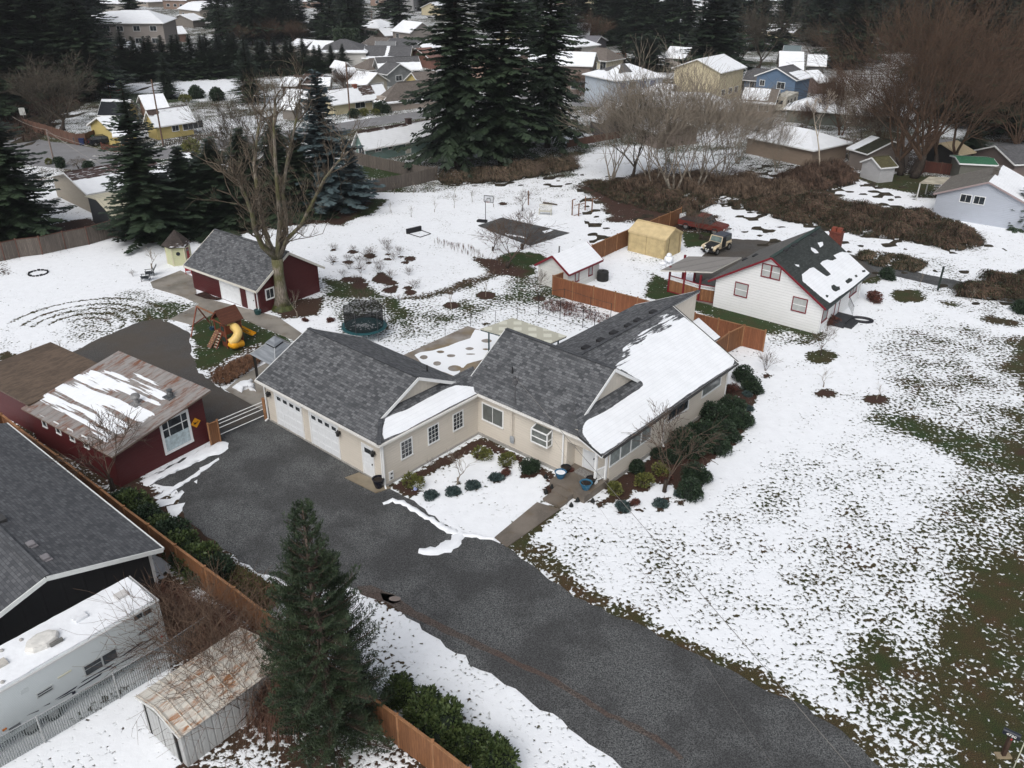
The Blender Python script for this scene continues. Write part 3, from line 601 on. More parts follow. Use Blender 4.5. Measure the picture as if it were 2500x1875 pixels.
def rhouse(name, label, cat, r1, r2, e, zr=4.4, zw=2.6, wc=(.4,.36,.3), rc=((.05,.05,.055),(.13,.13,.135)), cov=(.9,.9), covb=None, over=.45, wins=(), hip=0, group='houses in the snowy neighbourhood', W_=None, fas=None, doors=(), gar=(), chim=None, metal=None, bat=False, dx=(0, 0)):
    """house located by the ends of its ridge and a point on its near eave, in photo pixels"""
    p1, p2 = at(*r1, zr), at(*r2, zr); rz = hdg(p1, p2); fr = Frame(p1, rz); L = np.linalg.norm(p2-p1)
    if W_ is None:
        q = fr.px(*e, zw-.1); Wd = 2*max(1.2, abs(q[1])-over)
    else: Wd = W_
    if hip: L += 2*hip-0; 
    L -= 0 if hip else 0.0
    org = p1-fr.ey*Wd/2-fr.ex*(hip if hip else 0); th = thing(name, label, cat, (org[0], org[1], 0), rz, group)
    if hip: ex = over
    rm = metalroof(metal) if metal else shingle(*rc)
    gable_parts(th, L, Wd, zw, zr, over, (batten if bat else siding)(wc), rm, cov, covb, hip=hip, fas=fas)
    for side, x, z, w, h, *r in wins:
        o, u, n = face_basis(side, L, Wd); x = x*(L if side in 'fb' else Wd); window(th, o, u, n, x, z, w, h, cols=r[0] if r else 2, gm_=r[1] if len(r) > 1 else None)
    for side, x, w, h, c in doors:
        o, u, n = face_basis(side, L, Wd); door(th, o, u, n, x*(L if side in 'fb' else Wd), .15, w, h, plain(c, .5))
    for side, x, w, h, c in gar:
        o, u, n = face_basis(side, L, Wd); garage_door(th, o, u, n, x*(L if side in 'fb' else Wd), w, h, plain(c, .5), nwin=4)
    if chim: chimney(th, L*chim[0], Wd*chim[1], zw, zr+chim[2], chim[3] if len(chim) > 3 else plain((.2,.07,.045), .85))
    th['L'] = float(L); del th['L']
    return th, fr, L, Wd

HD = math.radians(-40.7); K0 = at(942, 1187); KF = Frame(K0, HD)
BEI = (.56, .515, .45); bei = siding(BEI, .18, .03); beib = batten(BEI, .3)
SHK = shingle()
mh = thing('ranch_house', 'long beige ranch house, two white garage doors, grey roofs and snowy right wing', 'house', (K0[0], K0[1], 0), HD)
wb = MB()
wb.box(-11.75, 0, 0, 8.2, 0, 3.28); wb.box(-.7, 7.35, 8.13, 15.9, 0, 3.36); wb.box(.35, 9.9, 8.96, 23.3, 0, 3.24)
wb.add([(-11.75,0,3.27),(-11.75,8.2,3.27),(-11.75,4.07,5.25),(-11.6,0,3.27),(-11.6,8.2,3.27),(-11.6,4.07,5.25)], [(0,1,2),(5,4,3),(0,3,4,1),(1,4,5,2),(2,5,3,0)])
wb.add([(.35,23.3,3.2),(9.9,23.3,3.2),(9.9,23.3,3.25),(4.27,24.4,5.3),(.35,23.3,3.65)], [(4,3,2,1,0)])
wb.box(.35, 4.15, 23.31, 27.6, 0, 3.6)
wb.add([(7.36,8.13,2.45),(9.75,8.13,2.45),(9.75,8.13,3.36),(8.7,8.13,3.7),(7.36,8.13,3.4)], [(0,1,2,3,4)]); wb.add([(7.36,8.2,2.45),(9.75,8.2,2.45),(9.75,8.2,3.36),(8.7,8.2,3.7),(7.36,8.2,3.4)], [(4,3,2,1,0)])
wb.add([(7.36,8.13,2.45),(9.75,8.13,2.45),(9.75,8.2,2.45),(7.36,8.2,2.45)], [(3,2,1,0)])
wb.build('wall', bei, mh)
MB().add([(-1.5,1.4,3.9),(-1.5,6.8,3.9),(-1.5,4.07,5.28)], [(0,1,2)]).build('gable_wall', beib, mh); MB().add([(7.55,8.7,3.9),(7.55,15.4,3.9),(7.55,12.0,5.98)], [(0,1,2)]).build('gable_wall', beib, mh)
gw = MB(); gw.add([(4.2,24.3,2.6),(4.2,28.3,2.6),(4.2,28.3,5.22),(4.2,24.3,5.22)], [(0,1,2,3)]); gw.add([(4.2,28.3,2.6),(.4,26.2,2.6),(.4,26.2,3.6),(4.2,28.3,5.22)], [(0,1,2,3)])
gw.build('gable_wall', beib, mh)
fd = MB(); fd.box(-11.8, .06, -.06, 8.2, 0, .12); fd.box(.06, 7.3, 8.06, 8.5, 0, .2); fd.box(9.5, 9.97, 8.96, 23.35, 0, .25); fd.build('foundation', plain((.3,.29,.27), .9), mh)
def polycov(fr, pts, pl, org, s):
    return np.array([fr.plane(org[0]+x/s, org[1]+y/s, *pl)[:2] for x, y in pts])
def cgrid(mb, rowfn, m, n, cf):
    V = []; cv = []
    for i in range(m+1):
        p, q = (np.array(a, float) for a in rowfn(i/m))
        for j in range(n+1): V.append(p+(q-p)*j/n)
    VA = np.array(V); cv = cf(VA[:, 0], VA[:, 1])
    F = [(i*(n+1)+j, i*(n+1)+j+1, (i+1)*(n+1)+j+1, (i+1)*(n+1)+j) for i in range(m) for j in range(n)]
    nn = np.cross(VA[F[0][1]]-VA[F[0][0]], VA[F[0][3]]-VA[F[0][0]])
    if nn[2] < 0: F = [f[::-1] for f in F]
    mb.add(V, F, 0, list(cv))
def blend(x, y, base, items):
    c = np.full(x.shape, float(base))
    for P, soft, v in items:
        w_ = np.clip(.5+sdist(P, x, y)/soft, 0, 1); w_ = w_*w_*(3-2*w_); c = c*(1-w_)+v*w_
    return c
rf = MB()
rf.slab([(-12.05,-.45,3.2),(.2,-.45,3.2),(-1.15,.9,3.86),(-1.15,4.07,5.41),(-12.05,4.07,5.41)], .15, 0, 1)
rf.slab([(-12.05,4.07,5.41),(-1.15,4.07,5.41),(-1.15,7.3,3.83),(.2,8.59,3.2),(-12.05,8.59,3.2)], .15, 0, 1)
spl = ((.2, 0, 3.2), (.49, 0, 1)); GO = (600, 780)
SP = polycov(KF, [(1122,970),(1108,930),(1112,880),(1132,800),(1200,765),(1300,735),(1450,650),(1600,570),(1700,532),(1800,540),(1872,548),(1888,575),(1880,592),(1600,735),(1300,895)], spl, GO, 3.318)
cgrid(rf, lambda s_: ((.2-1.75*s_, -.45+1.75*s_, 3.2+.8575*s_), (.2-1.75*s_, 8.45+.9*s_, 3.2+.8575*s_)), 24, 120, lambda x, y: blend(x, y, -.3, [(SP, .22, 1.35)]))
rf.slab([(-1.0,7.82,3.3),(8.7,7.82,3.3),(7.85,8.75,3.92),(7.85,12.0,6.06),(-1.0,12.0,6.06)], .15, 0, 1)
rf.slab([(-1.0,12.0,6.06),(7.85,12.0,6.06),(7.85,16.18,3.3),(-1.0,16.18,3.3)], .15, 0, 1)
epl = ((10.5, 7.3, 3.15), (.36, 0, 1)); EO = (1200, 780); E7 = (1200, 400)
def erow(s_):
    a = 10.5-6.23*s_; z = 3.15+.36*(10.5-a); b0 = 7.3 if a > 8.75 else 7.3+(8.75-a)*(4.9/4.48); return (a, b0, z), (a, 23.4+1.1*s_, z)
S1 = polycov(KF, [(742,930),(735,900),(745,860),(775,815),(860,775),(980,712),(1120,610),(1235,532),(1215,500),(1060,410),(1000,392),(1050,320),(1075,240),(1130,170),(1330,40),(1430,-10),(1560,-20),(1640,40),(1970,330),(1955,370),(1600,600),(1200,885),(905,1085),(880,1088),(830,1050)], epl, EO, 3.318)
S2 = polycov(KF, [(975,385),(1040,290),(1050,220),(1200,60),(1400,-60),(1500,-70),(1580,-10),(1500,60),(1300,150),(1180,260),(1110,360),(1060,410)], epl, EO, 3.318)
cgrid(rf, erow, 60, 150, lambda x, y: blend(x, y, -.3, [(S1, .25, 1.3), (S2, .9, .43)]))
rf.slab([(4.27,12,5.4),(4.27,28.5,5.4),(0,26.3,3.69),(0,12,3.69)], .15, 0, 1)
rf.slab([(4.3,24.2,3.0),(7.1,24.2,2.75),(7.1,27.3,2.75),(4.3,28.9,3.0)], .12, 0, 1, cov=[1.2]*4)
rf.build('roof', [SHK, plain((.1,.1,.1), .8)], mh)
RCM = shingle((.04,.043,.048),(.1,.105,.115))
for p, q in (((-12.05,4.07,5.43),(-1.15,4.07,5.43)), ((-1.0,12.0,6.08),(7.85,12.0,6.08)), ((4.27,12.2,5.42),(4.27,28.5,5.42)), ((.2,-.45,3.22),(-1.1,.85,3.88)), ((8.7,7.82,3.33),(7.9,8.7,3.92))): MB().bar(p, q, .26, .04).build('ridge_cap', RCM, mh)
def fbar(p, q, w=.04, h=.2): MB().bar(p, q, w, h).build('fascia', TRIM, mh)
for p, q in (((-1.12,.95,3.78),(-1.12,4.07,5.31)), ((-1.12,4.07,5.31),(-1.12,7.25,3.75)), ((7.88,8.78,3.84),(7.88,12.0,5.96)), ((7.88,12.0,5.96),(7.88,15.7,3.5)), ((-12.08,-.45,3.12),(-12.08,4.07,5.33)), ((-12.08,4.07,5.33),(-12.08,8.59,3.12)), ((-1.03,7.82,3.2),(-1.03,12,5.96)),
             ((8.75,7.27,3.7),(10.5,7.27,3.07)), ((4.27,24.52,5.32),(10.5,23.43,3.07)), ((4.29,24.5,5.3),(4.29,28.52,5.3)), ((4.27,28.53,5.3),(0,26.33,3.6))): fbar(p, q)
gt = MB()
for p, q in (((-12.1,-.51,3.12),(.27,-.51,3.12)), ((.27,-.55,3.12),(.27,7.75,3.12)), ((.3,7.76,3.22),(8.65,7.76,3.22))): gt.bar(p, q, .12, .12)
gt.build('gutter', trim((.66,.65,.62)), mh)
gt2 = MB(); gt2.bar((10.56,7.3,3.07),(10.56,23.4,3.07), .12, .1); gt2.bar((8.78,7.22,3.79),(10.5,7.22,3.16), .06, .1); gt2.bar((4.3,24.56,5.4),(10.5,23.48,3.16), .06, .1); gt2.build('gutter', plain((.03,.03,.03), .5), mh, label='dark eave gutter along the snowy roof')
for nm, P_ in (('downspout', [(-11.8,-.45,3.1),(-11.85,-.08,2.8),(-11.85,-.08,.15),(-11.85,-.35,.05)]), ('downspout', [(.2,-.4,3.1),(.08,-.12,2.85),(.08,-.12,.15),(.3,-.25,.05)]), ('downspout', [(-.12,-.5,3.1),(-.12,-.08,2.85),(-.12,-.08,.15),(-.1,-.3,.05)]),
               ('downspout', [(7.1,7.8,3.15),(7.1,8.05,2.9),(7.1,8.05,.2)]), ('downspout', [(10.5,15.0,3.0),(9.98,14.9,2.8),(9.98,14.9,.3),(10.2,14.8,.1)]), ('downspout', [(10.5,23.2,3.0),(9.98,23.2,2.8),(9.98,23.2,.3)])):
    m_ = MB(); [m_.bar(a, b, .09, .07) for a, b in zip(P_[:-1], P_[1:])]; m_.build(nm, trim(), mh)
WD = plain((.68,.7,.72), .45, .03)
Ff = ((0,0,0),(1,0,0),(0,-1,0)); Fr = ((0,0,0),(0,1,0),(1,0,0)); Fw = ((0,8.13,0),(1,0,0),(0,-1,0)); Fe = ((9.9,0,0),(0,1,0),(1,0,0))
garage_door(mh, *Ff, -10.71, 2.75, 2.42, WD); garage_door(mh, *Ff, -7.0, 2.72, 2.42, WD)
door(mh, *Ff, -1.9, .1, .92, 2.1, WD, lite=True)
for b0 in (1.38, 3.63, 5.83): window(mh, *Fr, b0, 1.28, .82, 1.13, cols=3, rows=4, mut=.014, fr=.08)
window(mh, *Fw, .45, 1.35, 1.7, 1.15, cols=2, gm_=glass((.03,.035,.033), .1, .12))
for i in range(4): window(mh, *Fe, 8.98+i*1.13, 1.35, 1.03, 1.0, gm_=glass((.09,.11,.11), .1, .3), fr=.05)
window(mh, *Fe, 15.45, 1.6, 2.5, .75, cols=1); window(mh, *Fe, 19.85, 1.65, 2.5, .72, cols=1, gm_=glass((.05,.06,.06), .1, .25))
gwb = MB(); zz_ = [(4.95,7.62,1.72),(6.2,7.62,1.72),(6.2,7.62,2.62),(4.95,7.62,2.62),(4.95,8.12,1.72),(6.2,8.12,1.72),(6.2,8.12,2.78),(4.95,8.12,2.78)]
for i, j in ((0,1),(1,2),(2,3),(3,0),(0,4),(1,5),(2,6),(3,7),(4,7),(5,6)): gwb.bar(zz_[i], zz_[j], .07)
gwb.bar((4.95,7.62,2.15),(6.2,7.62,2.15), .05); gwb.bar((6.2,7.62,2.15),(6.2,8.12,2.15), .05)
gwo = gwb.build('garden_window', TRIM, mh, label='box shaped garden window jutting from the front wall')
MB().add([(4.98,7.64,1.75),(6.17,7.64,1.75),(6.17,7.64,2.6),(4.98,7.64,2.6),(6.17,8.1,1.75),(6.17,8.1,2.76),(4.98,8.1,2.76),(4.98,8.1,1.75)], [(0,1,2,3),(1,4,5,2),(3,2,5,6),(7,0,3,6)]).build('pane', glass((.05,.055,.05), .08, .1), gwo)
MB().box(4.98,6.18,7.66,8.1,1.73,1.76).box(4.98,6.18,7.7,8.1,2.14,2.17).build('shelf', plain((.5,.42,.3), .6), gwo)
for x, z in ((-11.3,2.25),(-4.0,2.15),(-.78,2.05)):
    l = MB(); l.box(x-.05,x+.05,-.1,0,z-.1,z+.1); l.lathe([(.01,-.2),(.11,-.16),(.13,.08),(.16,.1),(.05,.2),(.02,.26)], (x,-.2,z), 8); l.build('wall_lantern', plain((.02,.02,.02), .4), mh)
pc = concrete((.17,.145,.12), .3); st = MB(); st.box(7.38,9.95,6.5,8.95,0,.5); st.box(7.95,9.15,5.95,6.5,0,.34); st.box(7.95,9.2,5.15,5.95,0,.17); st.build('porch_steps', pc, mh)
door(mh, (0,8.96,0),(1,0,0),(0,-1,0), 8.05, .52, .85, 1.95, WD)
cl = MB(); cl.box(9.5,9.64,7.98,8.12,.5,3.0); cl.box(9.44,9.7,7.92,8.18,.5,.62); cl.build('porch_column', TRIM, mh)
c2 = MB(); c2.box(9.74,9.86,8.7,8.84,.5,2.9); c2.build('porch_column', TRIM, mh)
rl = MB(); rl.bar((9.6,8.1,1.4),(9.75,8.75,1.4), .07); rl.bar((9.6,8.1,.65),(9.75,8.75,.65), .06)
for i in range(7): q = (i+.5)/7; rl.bar((9.6+.15*q,8.1+.65*q,.65),(9.6+.15*q,8.1+.65*q,1.4), .035)
rl.build('porch_railing', TRIM, mh); MB().box(7.95,8.95,8.1,8.75,.505,.53).build('door_mat', plain((.2,.19,.18), .9, .5, sc_=20), mh)
tag(MB().lathe([(.2,0),(.24,.05),(.24,.12),(.2,.1),(.16,.1)], (*(KF.o+KF.ex*7.65+KF.ey*8.1)[:2], .5), 12, sx=1.2).build('pet_bowl', plain((.07,.02,.015), .5)), 'dark red oval ring lying on the porch left of the front door', 'bowl')
vb = MB(); vm = plain((.02,.02,.022), .7)
wpl = ((4.27,0,5.4), (-.4,0,1))
for X, Y in ((765,1495),(885,1435),(990,1375),(1110,1318),(1185,1275),(1310,1207)):
    c = KF.plane(1200+X/3.318, 400+Y/3.318, *wpl); MB().box(c[0]-.22,c[0]+.22,c[1]-.28,c[1]+.28,c[2]-.02,c[2]+.15).build('roof_vent', vm, mh)
for x, y, z in ((-1.9,5.6,4.65),(2.2,12.7,5.6)): pass
for X, Y, org in ((1470,420,GO),(168,435,EO)):
    c = KF.plane(org[0]+X/3.318, org[1]+Y/3.318, *(((0,4.07,5.41),(0,.49,1)) if X > 1000 else ((0,12,6.06),(0,-.66,1)))); MB().tube(c-(0,0,.1), c+(0,0,.45), .05).build('vent_pipe', vm, mh)
mc = KF.plane(1200+190/3.318, 780+690/3.318, (0,12,6.06), (0,-.66,1)); ms = MB(); ms.tube(mc-(0,0,.2), mc+(0,0,1.9), .035); ms.path([mc+(0,0,1.9), mc+(.05,-.1,2.05), mc+(.0,-.25,2.0)], .05); ms.lathe([(.1,0),(.16,.1),(.16,.35),(.1,.42)], tuple(mc+(0.05,-.05,1.45)), 8)
for a in range(3): ms.path([mc+(0,0,1.3+.15*a), mc+(.2,.1,1.75+.1*a), mc+(.05,.15,2.1)], .015, 4)
ms.build('service_mast', plain((.08,.08,.085), .5), mh)
mt = MB(); mt.tube((3.0,8.06,.9),(3.0,8.06,3.2), .035); mt.tube((3.12,8.06,1.3),(3.12,8.06,3.2), .03); mt.build('conduit', plain(BEI, .6), mh)
MB().lathe([(.02,-.26),(.16,-.22),(.18,0),(.16,.22),(.02,.26)], (3.05,8.02,.85), 12, sy=.5).build('electric_meter', plain((.3,.32,.34), .4), mh)
bx_ = MB(); bx_.box(0,.05,.28,.62,.25,.85); bb = bx_.build('vent_box', trim(), mh); MB().box(.04,.07,.36,.5,.35,.45).build('vent_grille', vm, bb); MB().box(.04,.07,.4,.54,.65,.75).build('vent_grille', vm, bb)
sky_w = MB()
RED = (.072, .012, .013)
p, q = at(474.7, 704), at(639, 766); rz = hdg(p, q); BF = Frame(p, rz); L = np.linalg.norm(q-p)
bn = thing('barn_garage', 'dark red barn-style garage with a white roll-up door, side door and plain grey shingle roof', 'garage', (p[0], p[1], 0), rz)
gable_parts(bn, L, 6.7, 2.6, 4.75, .5, siding(RED, .2), SHK, (-.3,-.3), fas=trim((.6,.58,.52)), ex=.35)
garage_door(bn, (0,0,0),(1,0,0),(0,-1,0), 4.35, 2.65, 2.25, WD, nwin=0)
door(bn, (0,0,0),(1,0,0),(0,-1,0), 8.1, .05, .95, 2.1, WD)
window(bn, (L,0,0),(0,1,0),(1,0,0), .75, 1.15, .75, .8, cols=2, fr=.12)
ds = MB(); ds.bar((L-.25,-.06,.1),(L-.25,-.06,2.5), .08); ds.build('downspout', trim(), bn)
bw = MB(); bw.box(2.3,4.3,-.75,-.02,0,.12); sheet('planting_bed', [BF.o[:2]+BF.ex[:2]*a+BF.ey[:2]*b for a, b in ((1.6,-.1),(1.5,-1.1),(3.0,-1.0),(4.3,-.6),(4.3,-.1))], .075, plain((.03,.014,.01), .95, .5), world=True, jit=.08)
q = at(512.5, 1077); rz = math.radians(-34.3); S0 = 6.4; p = q-S0*np.array([-math.sin(rz), math.cos(rz), 0]); SF = Frame(p, rz)
ws = thing('workshop', 'long dark red workshop with a rusty corrugated metal roof half covered by snow streaks', 'shed', (p[0], p[1], 0), rz)
LW = 9.2; zf, zb = 2.35, 3.5
wbm = MB(); a = [(0,0,0),(0,S0,0),(0,S0,zb),(0,0,zf)]; b = [(-LW,)+t_2[1:] for t_2 in a]; wbm.add(a+b, [(0,1,2,3),(7,6,5,4),(0,3,7,4),(1,5,6,2),(3,2,6,7),(0,4,5,1)]); wbm.build('wall', siding(RED, .19), ws)
WPX = np.array([SF.plane(x/3.19, 820+y/3.19, (0,0,zf+.05), (0,-(zb-zf)/S0,1))[:2] for x, y in ((290,495),(420,395),(640,280),(760,260),(930,270),(1130,290),(1360,440),(1240,560),(1190,640),(1090,690),(800,860),(700,780),(520,640),(400,550))])
def wcov(x, y): return blend(x, y, -.4, [(WPX, .9, .66)])
rfm = MB(); sl_ = (zb-zf)/S0
rfm2 = lambda s_: ((-LW-.35, -.25+(S0+.75)*s_, zf+.08+sl_*(-.25+(S0+.75)*s_)), (.35, -.25+(S0+.75)*s_, zf+.08+sl_*(-.25+(S0+.75)*s_)))
cgrid(rfm, rfm2, 30, 44, wcov)
rfm.slab([(-LW-.35,-.25,zf+.03+sl_*-.25),(.35,-.25,zf+.03+sl_*-.25),(.35,S0+.5,zf+.03+sl_*(S0+.5)),(-LW-.35,S0+.5,zf+.03+sl_*(S0+.5))], .06, 1)
rfm.build('roof', [metalroof((.25,.235,.225), (.16,.07,.04), .62, .62, 3.4, rs=(.35,1.1), sn=(.10,1.5)), plain((.2,.15,.12), .7)], ws, label='rusty metal roof with wide streaks of snow')
for x, r_, sp in ((-2.9,3.7,1), (-1.5,5.2,0)):
    z = zf+.1+sl_*r_; v = MB(); v.lathe([(.16,0),(.16,.3),(.14,.32)], (x,r_,z), 12)
    if sp: v.lathe([(.14,0),(.27,.1),(.3,.2),(.24,.33),(.08,.38)], (x,r_,z+.3), 14)
    else: v.lathe([(.2,0),(.2,.2),(.1,.3),(.2,.36),(.2,.42),(.05,.46)], (x,r_,z+.05), 10)
    v.box(x-.35,x+.35,r_-.35,r_+.35,z-.06,z+.015); v.build('roof_turbine', plain((.22,.22,.22) if sp else (.1,.105,.11), .45, .3, .3), ws)
wf = window(ws, (0,0,0),(0,1,0),(1,0,0), 3.35, .75, 1.75, 2.05, cols=1, rows=1, fr=.16)
mu = MB(); o_ = lambda a, b: (.03, a, b)
for a in (3.75, 4.7): mu.bar(o_(a,1.72), o_(a,2.8), .045)
mu.bar(o_(3.35,2.27), o_(5.1,2.27), .045); mu.build('muntin', TRIM, wf)
MB().add([(.022,3.36,.76),(.022,5.09,.76),(.022,5.09,1.72),(.022,3.36,1.72)], [(0,1,2,3)]).build('board_panel', plain((.42,.5,.53), .7, .25, sc_=4), wf)
for (X, Y, X2, Y2) in ((315,640,372,722),(425,690,480,775),(525,742,588,830),(635,800,698,885)):
    s1, s2 = SF.plane(X/3.19, 820+Y/3.19, (0,0,0), (0,1,0)), SF.plane(X2/3.19, 820+Y2/3.19, (0,0,0), (0,1,0)); window(ws, (0,0,0),(-1,0,0),(0,-1,0), -s2[0], s2[2]+.08, .42, .72, fr=.07)
sgm = MB(); c = np.array([.04, 5.62, 1.78]); d = .36
sgm.add([c+(0,-d,0), c+(0,0,-d), c+(0,d,0), c+(0,0,d), c+(.02,-d,0), c+(.02,0,-d), c+(.02,d,0), c+(.02,0,d)], [(4,5,6,7),(3,2,1,0),(0,1,5,4),(1,2,6,5),(2,3,7,6),(3,0,4,7)])
sg = sgm.build('sign_plate', plain((.62,.27,.01), .5, .05), None); 
sgo = thing('warning_sign', 'orange-yellow diamond sign with a black duck and duckling on the red workshop wall', 'sign', (p[0], p[1], 0), rz); sg.parent = sgo
dk = MB()
def blob(mb, cy, cz, ry, rz_, x=.068, n=14): mb.add([(x, cy+ry*math.cos(2*PI*i/n), cz+rz_*math.sin(2*PI*i/n)) for i in range(n)], [tuple(range(n))])
blob(dk, 5.56, 1.76, .11, .065); blob(dk, 5.48, 1.86, .035, .035, .069); blob(dk, 5.76, 1.80, .05, .03, .0675); blob(dk, 5.80, 1.84, .02, .02, .069); blob(dk, 5.70, 1.75, .04, .022, .0672)
dk.add([(.07,5.45,1.86),(.07,5.41,1.85),(.07,5.45,1.84)], [(0,1,2)]); dk.add([(.07,5.64,1.79),(.07,5.69,1.83),(.07,5.66,1.75)], [(0,1,2)]); dk.add([(.07,5.54,1.71),(.07,5.555,1.66),(.07,5.57,1.71)], [(0,1,2)])
dk.build('duck_symbol', plain((.015,.012,.01), .6), sgo)
for o2 in (sgo,): KID[sgo.name] = KID.get(sgo.name, [])+[sg]
le = thing('lean_to', 'brown flat-roofed red lean-to joined to the far end of the workshop', 'shed', (p[0], p[1], 0), rz)
MB().box(-16.5,-LW-.02,.35,5.6,0,2.35).build('wall', siding(RED, .25), le)
rr = MB(); rr.slab([(-16.8,.05,2.62),(-LW+.0,.05,2.62),(-LW+.0,5.9,2.75),(-16.8,5.9,2.75)], .1); rr.build('roof', metalroof((.12,.085,.06), (.07,.05,.035), .8, 9, 1.0), le, label='moss-brown flat roof')
rz = hdg(at(97,1097.5,3.0), at(397,1338,3.0)); NF = Frame(at(397,1338,3.0), rz) # local -x along eave
nh = thing('neighbour_house', 'near house cut off by the left edge, big grey shingle roof and near-black walls', 'house', (NF.o[0], NF.o[1], 0), rz)
apx = NF.px(107, 1404, 4.55); hw = -apx[1]; zs = (4.55-3.0)/hw
rf = MB(); rgrid(rf, (0,0,3.0), (-18,0,3.0), (-18,-hw,4.55), (0,-hw,4.55), 4, 2, lambda a_, b_: -.3); rgrid(rf, (0,-2*hw,3.0), (-18,-2*hw,3.0), (-18,-hw,4.55), (0,-hw,4.55), 4, 2, lambda a_, b_: -.3)
rf.build('roof', [shingle((.05,.053,.06), (.135,.14,.15), .33, .16), TRIM], nh)
MB().bar((0,-hw,4.57),(-18,-hw,4.57), .34, .05).build('ridge_cap', shingle((.06,.063,.07),(.13,.135,.145)), nh)
fs = MB(); fs.bar((.03,0,2.9),(.03,-hw,4.45), .05, .22); fs.bar((.03,-2*hw,2.9),(.03,-hw,4.45), .05, .22); fs.bar((0,.03,2.93),(-18,.03,2.93), .1, .12); fs.build('fascia', trim((.62,.64,.63)), nh)
wl = MB(); a = [(-.7,-.45,0),(-.7,-2*hw+.45,0),(-.7,-2*hw+.45,2.95),(-.7,-hw,4.4),(-.7,-.45,2.95)]; b = [(-18,)+t_2[1:] for t_2 in a]
wl.add(a+b, [(4,3,2,1,0),(5,6,7,8,9),(0,5,9,4),(4,9,8,3),(3,8,7,2),(2,7,6,1)]); wl.build('wall', batten((.022,.022,.024), .9, .1), nh)
MB().bar((-.62,-.42,0),(-.62,-.42,2.9), .12).build('corner_board', trim((.5,.5,.5)), nh)
for X, Y in ((218,90),(320,185)):
    c = NF.plane(X/2.885, 1300+Y/2.885, (0,0,3.0), (0, zs, 1)); v = MB(); v.box(c[0]-.2,c[0]+.2,c[1]-.15,c[1]+.15,c[2],c[2]+.14); v.box(c[0]-.28,c[0]+.28,c[1]-.22,c[1]+.22,c[2]-.02,c[2]+.03); v.build('roof_vent', plain((.2,.19,.2), .5), nh)
c = NF.plane(1, 1270, (0,0,3.0), (0, zs, 1)); MB().box(c[0]-.3,c[0]+.3,c[1]-.2,c[1]+.2,c[2]-.02,c[2]+.14).build('roof_vent', plain((.05,.05,.05), .5), nh)
p, q = at(1740,747.7), at(1994.6,816); rzA = hdg(p, q); WF = Frame(q, rzA+PI/2) # ridge along B from near gable; x = into distance, y = towards left
Lw, Ww = 10.3, np.linalg.norm(q-p)
wh = thing('white_house', 'white clapboard house with dark red trim, brick chimney and a half snow-covered dark roof', 'house', (q[0], q[1], 0), rzA+PI/2)
MRN = trim((.16,.012,.02))
DRK = shingle((.022,.027,.026), (.06,.068,.066), .35, .16)
zwl, zrl = 2.75, 5.75; slw = (zrl-zwl)/(Ww/2); pl = ((0,-.45,zwl-slw*.45+.06), (0,-slw,1)); R8 = (1800, 400)
def wp(pts): return np.array([WF.plane(R8[0]+x/3.16, R8[1]+y/3.16, *pl)[:2] for x, y in pts])
WS = [(wp([(505,905),(500,855),(560,805),(590,800),(690,870),(725,852),(640,770),(655,750),(700,740),(735,748),(768,730),(740,705),(810,678),(870,690),(1055,830),(715,1075),(640,1020)]), .25, 1.4)]
WS += [(wp(P_), .3, -.4) for P_ in ([(725,940),(745,930),(765,945),(790,945),(795,970),(760,985),(730,970)], [(830,905),(860,880),(890,885),(885,905),(850,925)], [(680,1010),(705,1010),(700,1030),(682,1030)], [(905,860),(925,855),(928,870),(910,875)], [(960,820),(990,815),(990,835),(965,838)])]
WS += [(wp(P_), .25, 1.1) for P_ in ([(620,610),(660,600),(665,630),(640,650)], [(565,640),(600,655),(635,690),(600,690),(570,665)], [(440,770),(480,780),(480,800),(440,780)], [(830,650),(880,695),(870,700),(825,665)])]
rb = MB(); cgrid(rb, lambda s_: ((-.35, -.45+(Ww/2+.45)*s_, zwl-slw*.45+.06+slw*(Ww/2+.45)*s_), (Lw+.35, -.45+(Ww/2+.45)*s_, zwl-slw*.45+.06+slw*(Ww/2+.45)*s_)), 50, 90, lambda x, y: blend(x, y, -.3, WS))
wb = MB(); a = [(0,0,0),(0,Ww,0),(0,Ww,zwl),(0,Ww/2,zrl-.02),(0,0,zwl)]; b = [(Lw,)+t_2[1:] for t_2 in a]
wb.add(a+b, [(0,1,2,3,4),(9,8,7,6,5),(0,4,9,5),(2,1,6,7),(4,3,8,9),(3,2,7,8)]); wb.build('wall', siding((.74,.75,.75), .24, .02, .6), wh)
rb.build('roof', DRK, wh, label='dark green-black roof slope with a large snow field')
r2_ = MB(); r2_.slab([(-.35,Ww+.6,zwl-slw*.6+.06),(Lw+.35,Ww+.6,zwl-slw*.6+.06),(Lw+.35,Ww/2,zrl+.06),(-.35,Ww/2,zrl+.06)], .12); r2_.build('roof', shingle((.09,.088,.085),(.17,.168,.16), .35, .16), wh, label='worn grey roof slope')
MB().bar((-.35,Ww/2,zrl+.08),(Lw+.35,Ww/2,zrl+.08), .3, .06).build('ridge_cap', plain((.03,.05,.045), .8), wh)
fs = MB(); ze = zwl-slw*.45
fs.bar((-.38,-.45,ze-.03),(-.38,Ww/2,zrl-.03), .04, .17); fs.bar((-.38,Ww/2,zrl-.03),(-.38,Ww+.6,zwl-slw*.6-.03), .04, .17); fs.build('fascia', MRN, wh)
fs = MB(); fs.bar((-.4,-.5,ze+.0),(Lw+.4,-.5,ze+.0), .1, .12); fs.build('gutter', plain((.02,.03,.03), .5), wh)
for x in (.1, Lw-.1): m_ = MB(); m_.bar((x,-.05,.1),(x,-.05,ze), .07); m_.build('downspout', trim(), wh)
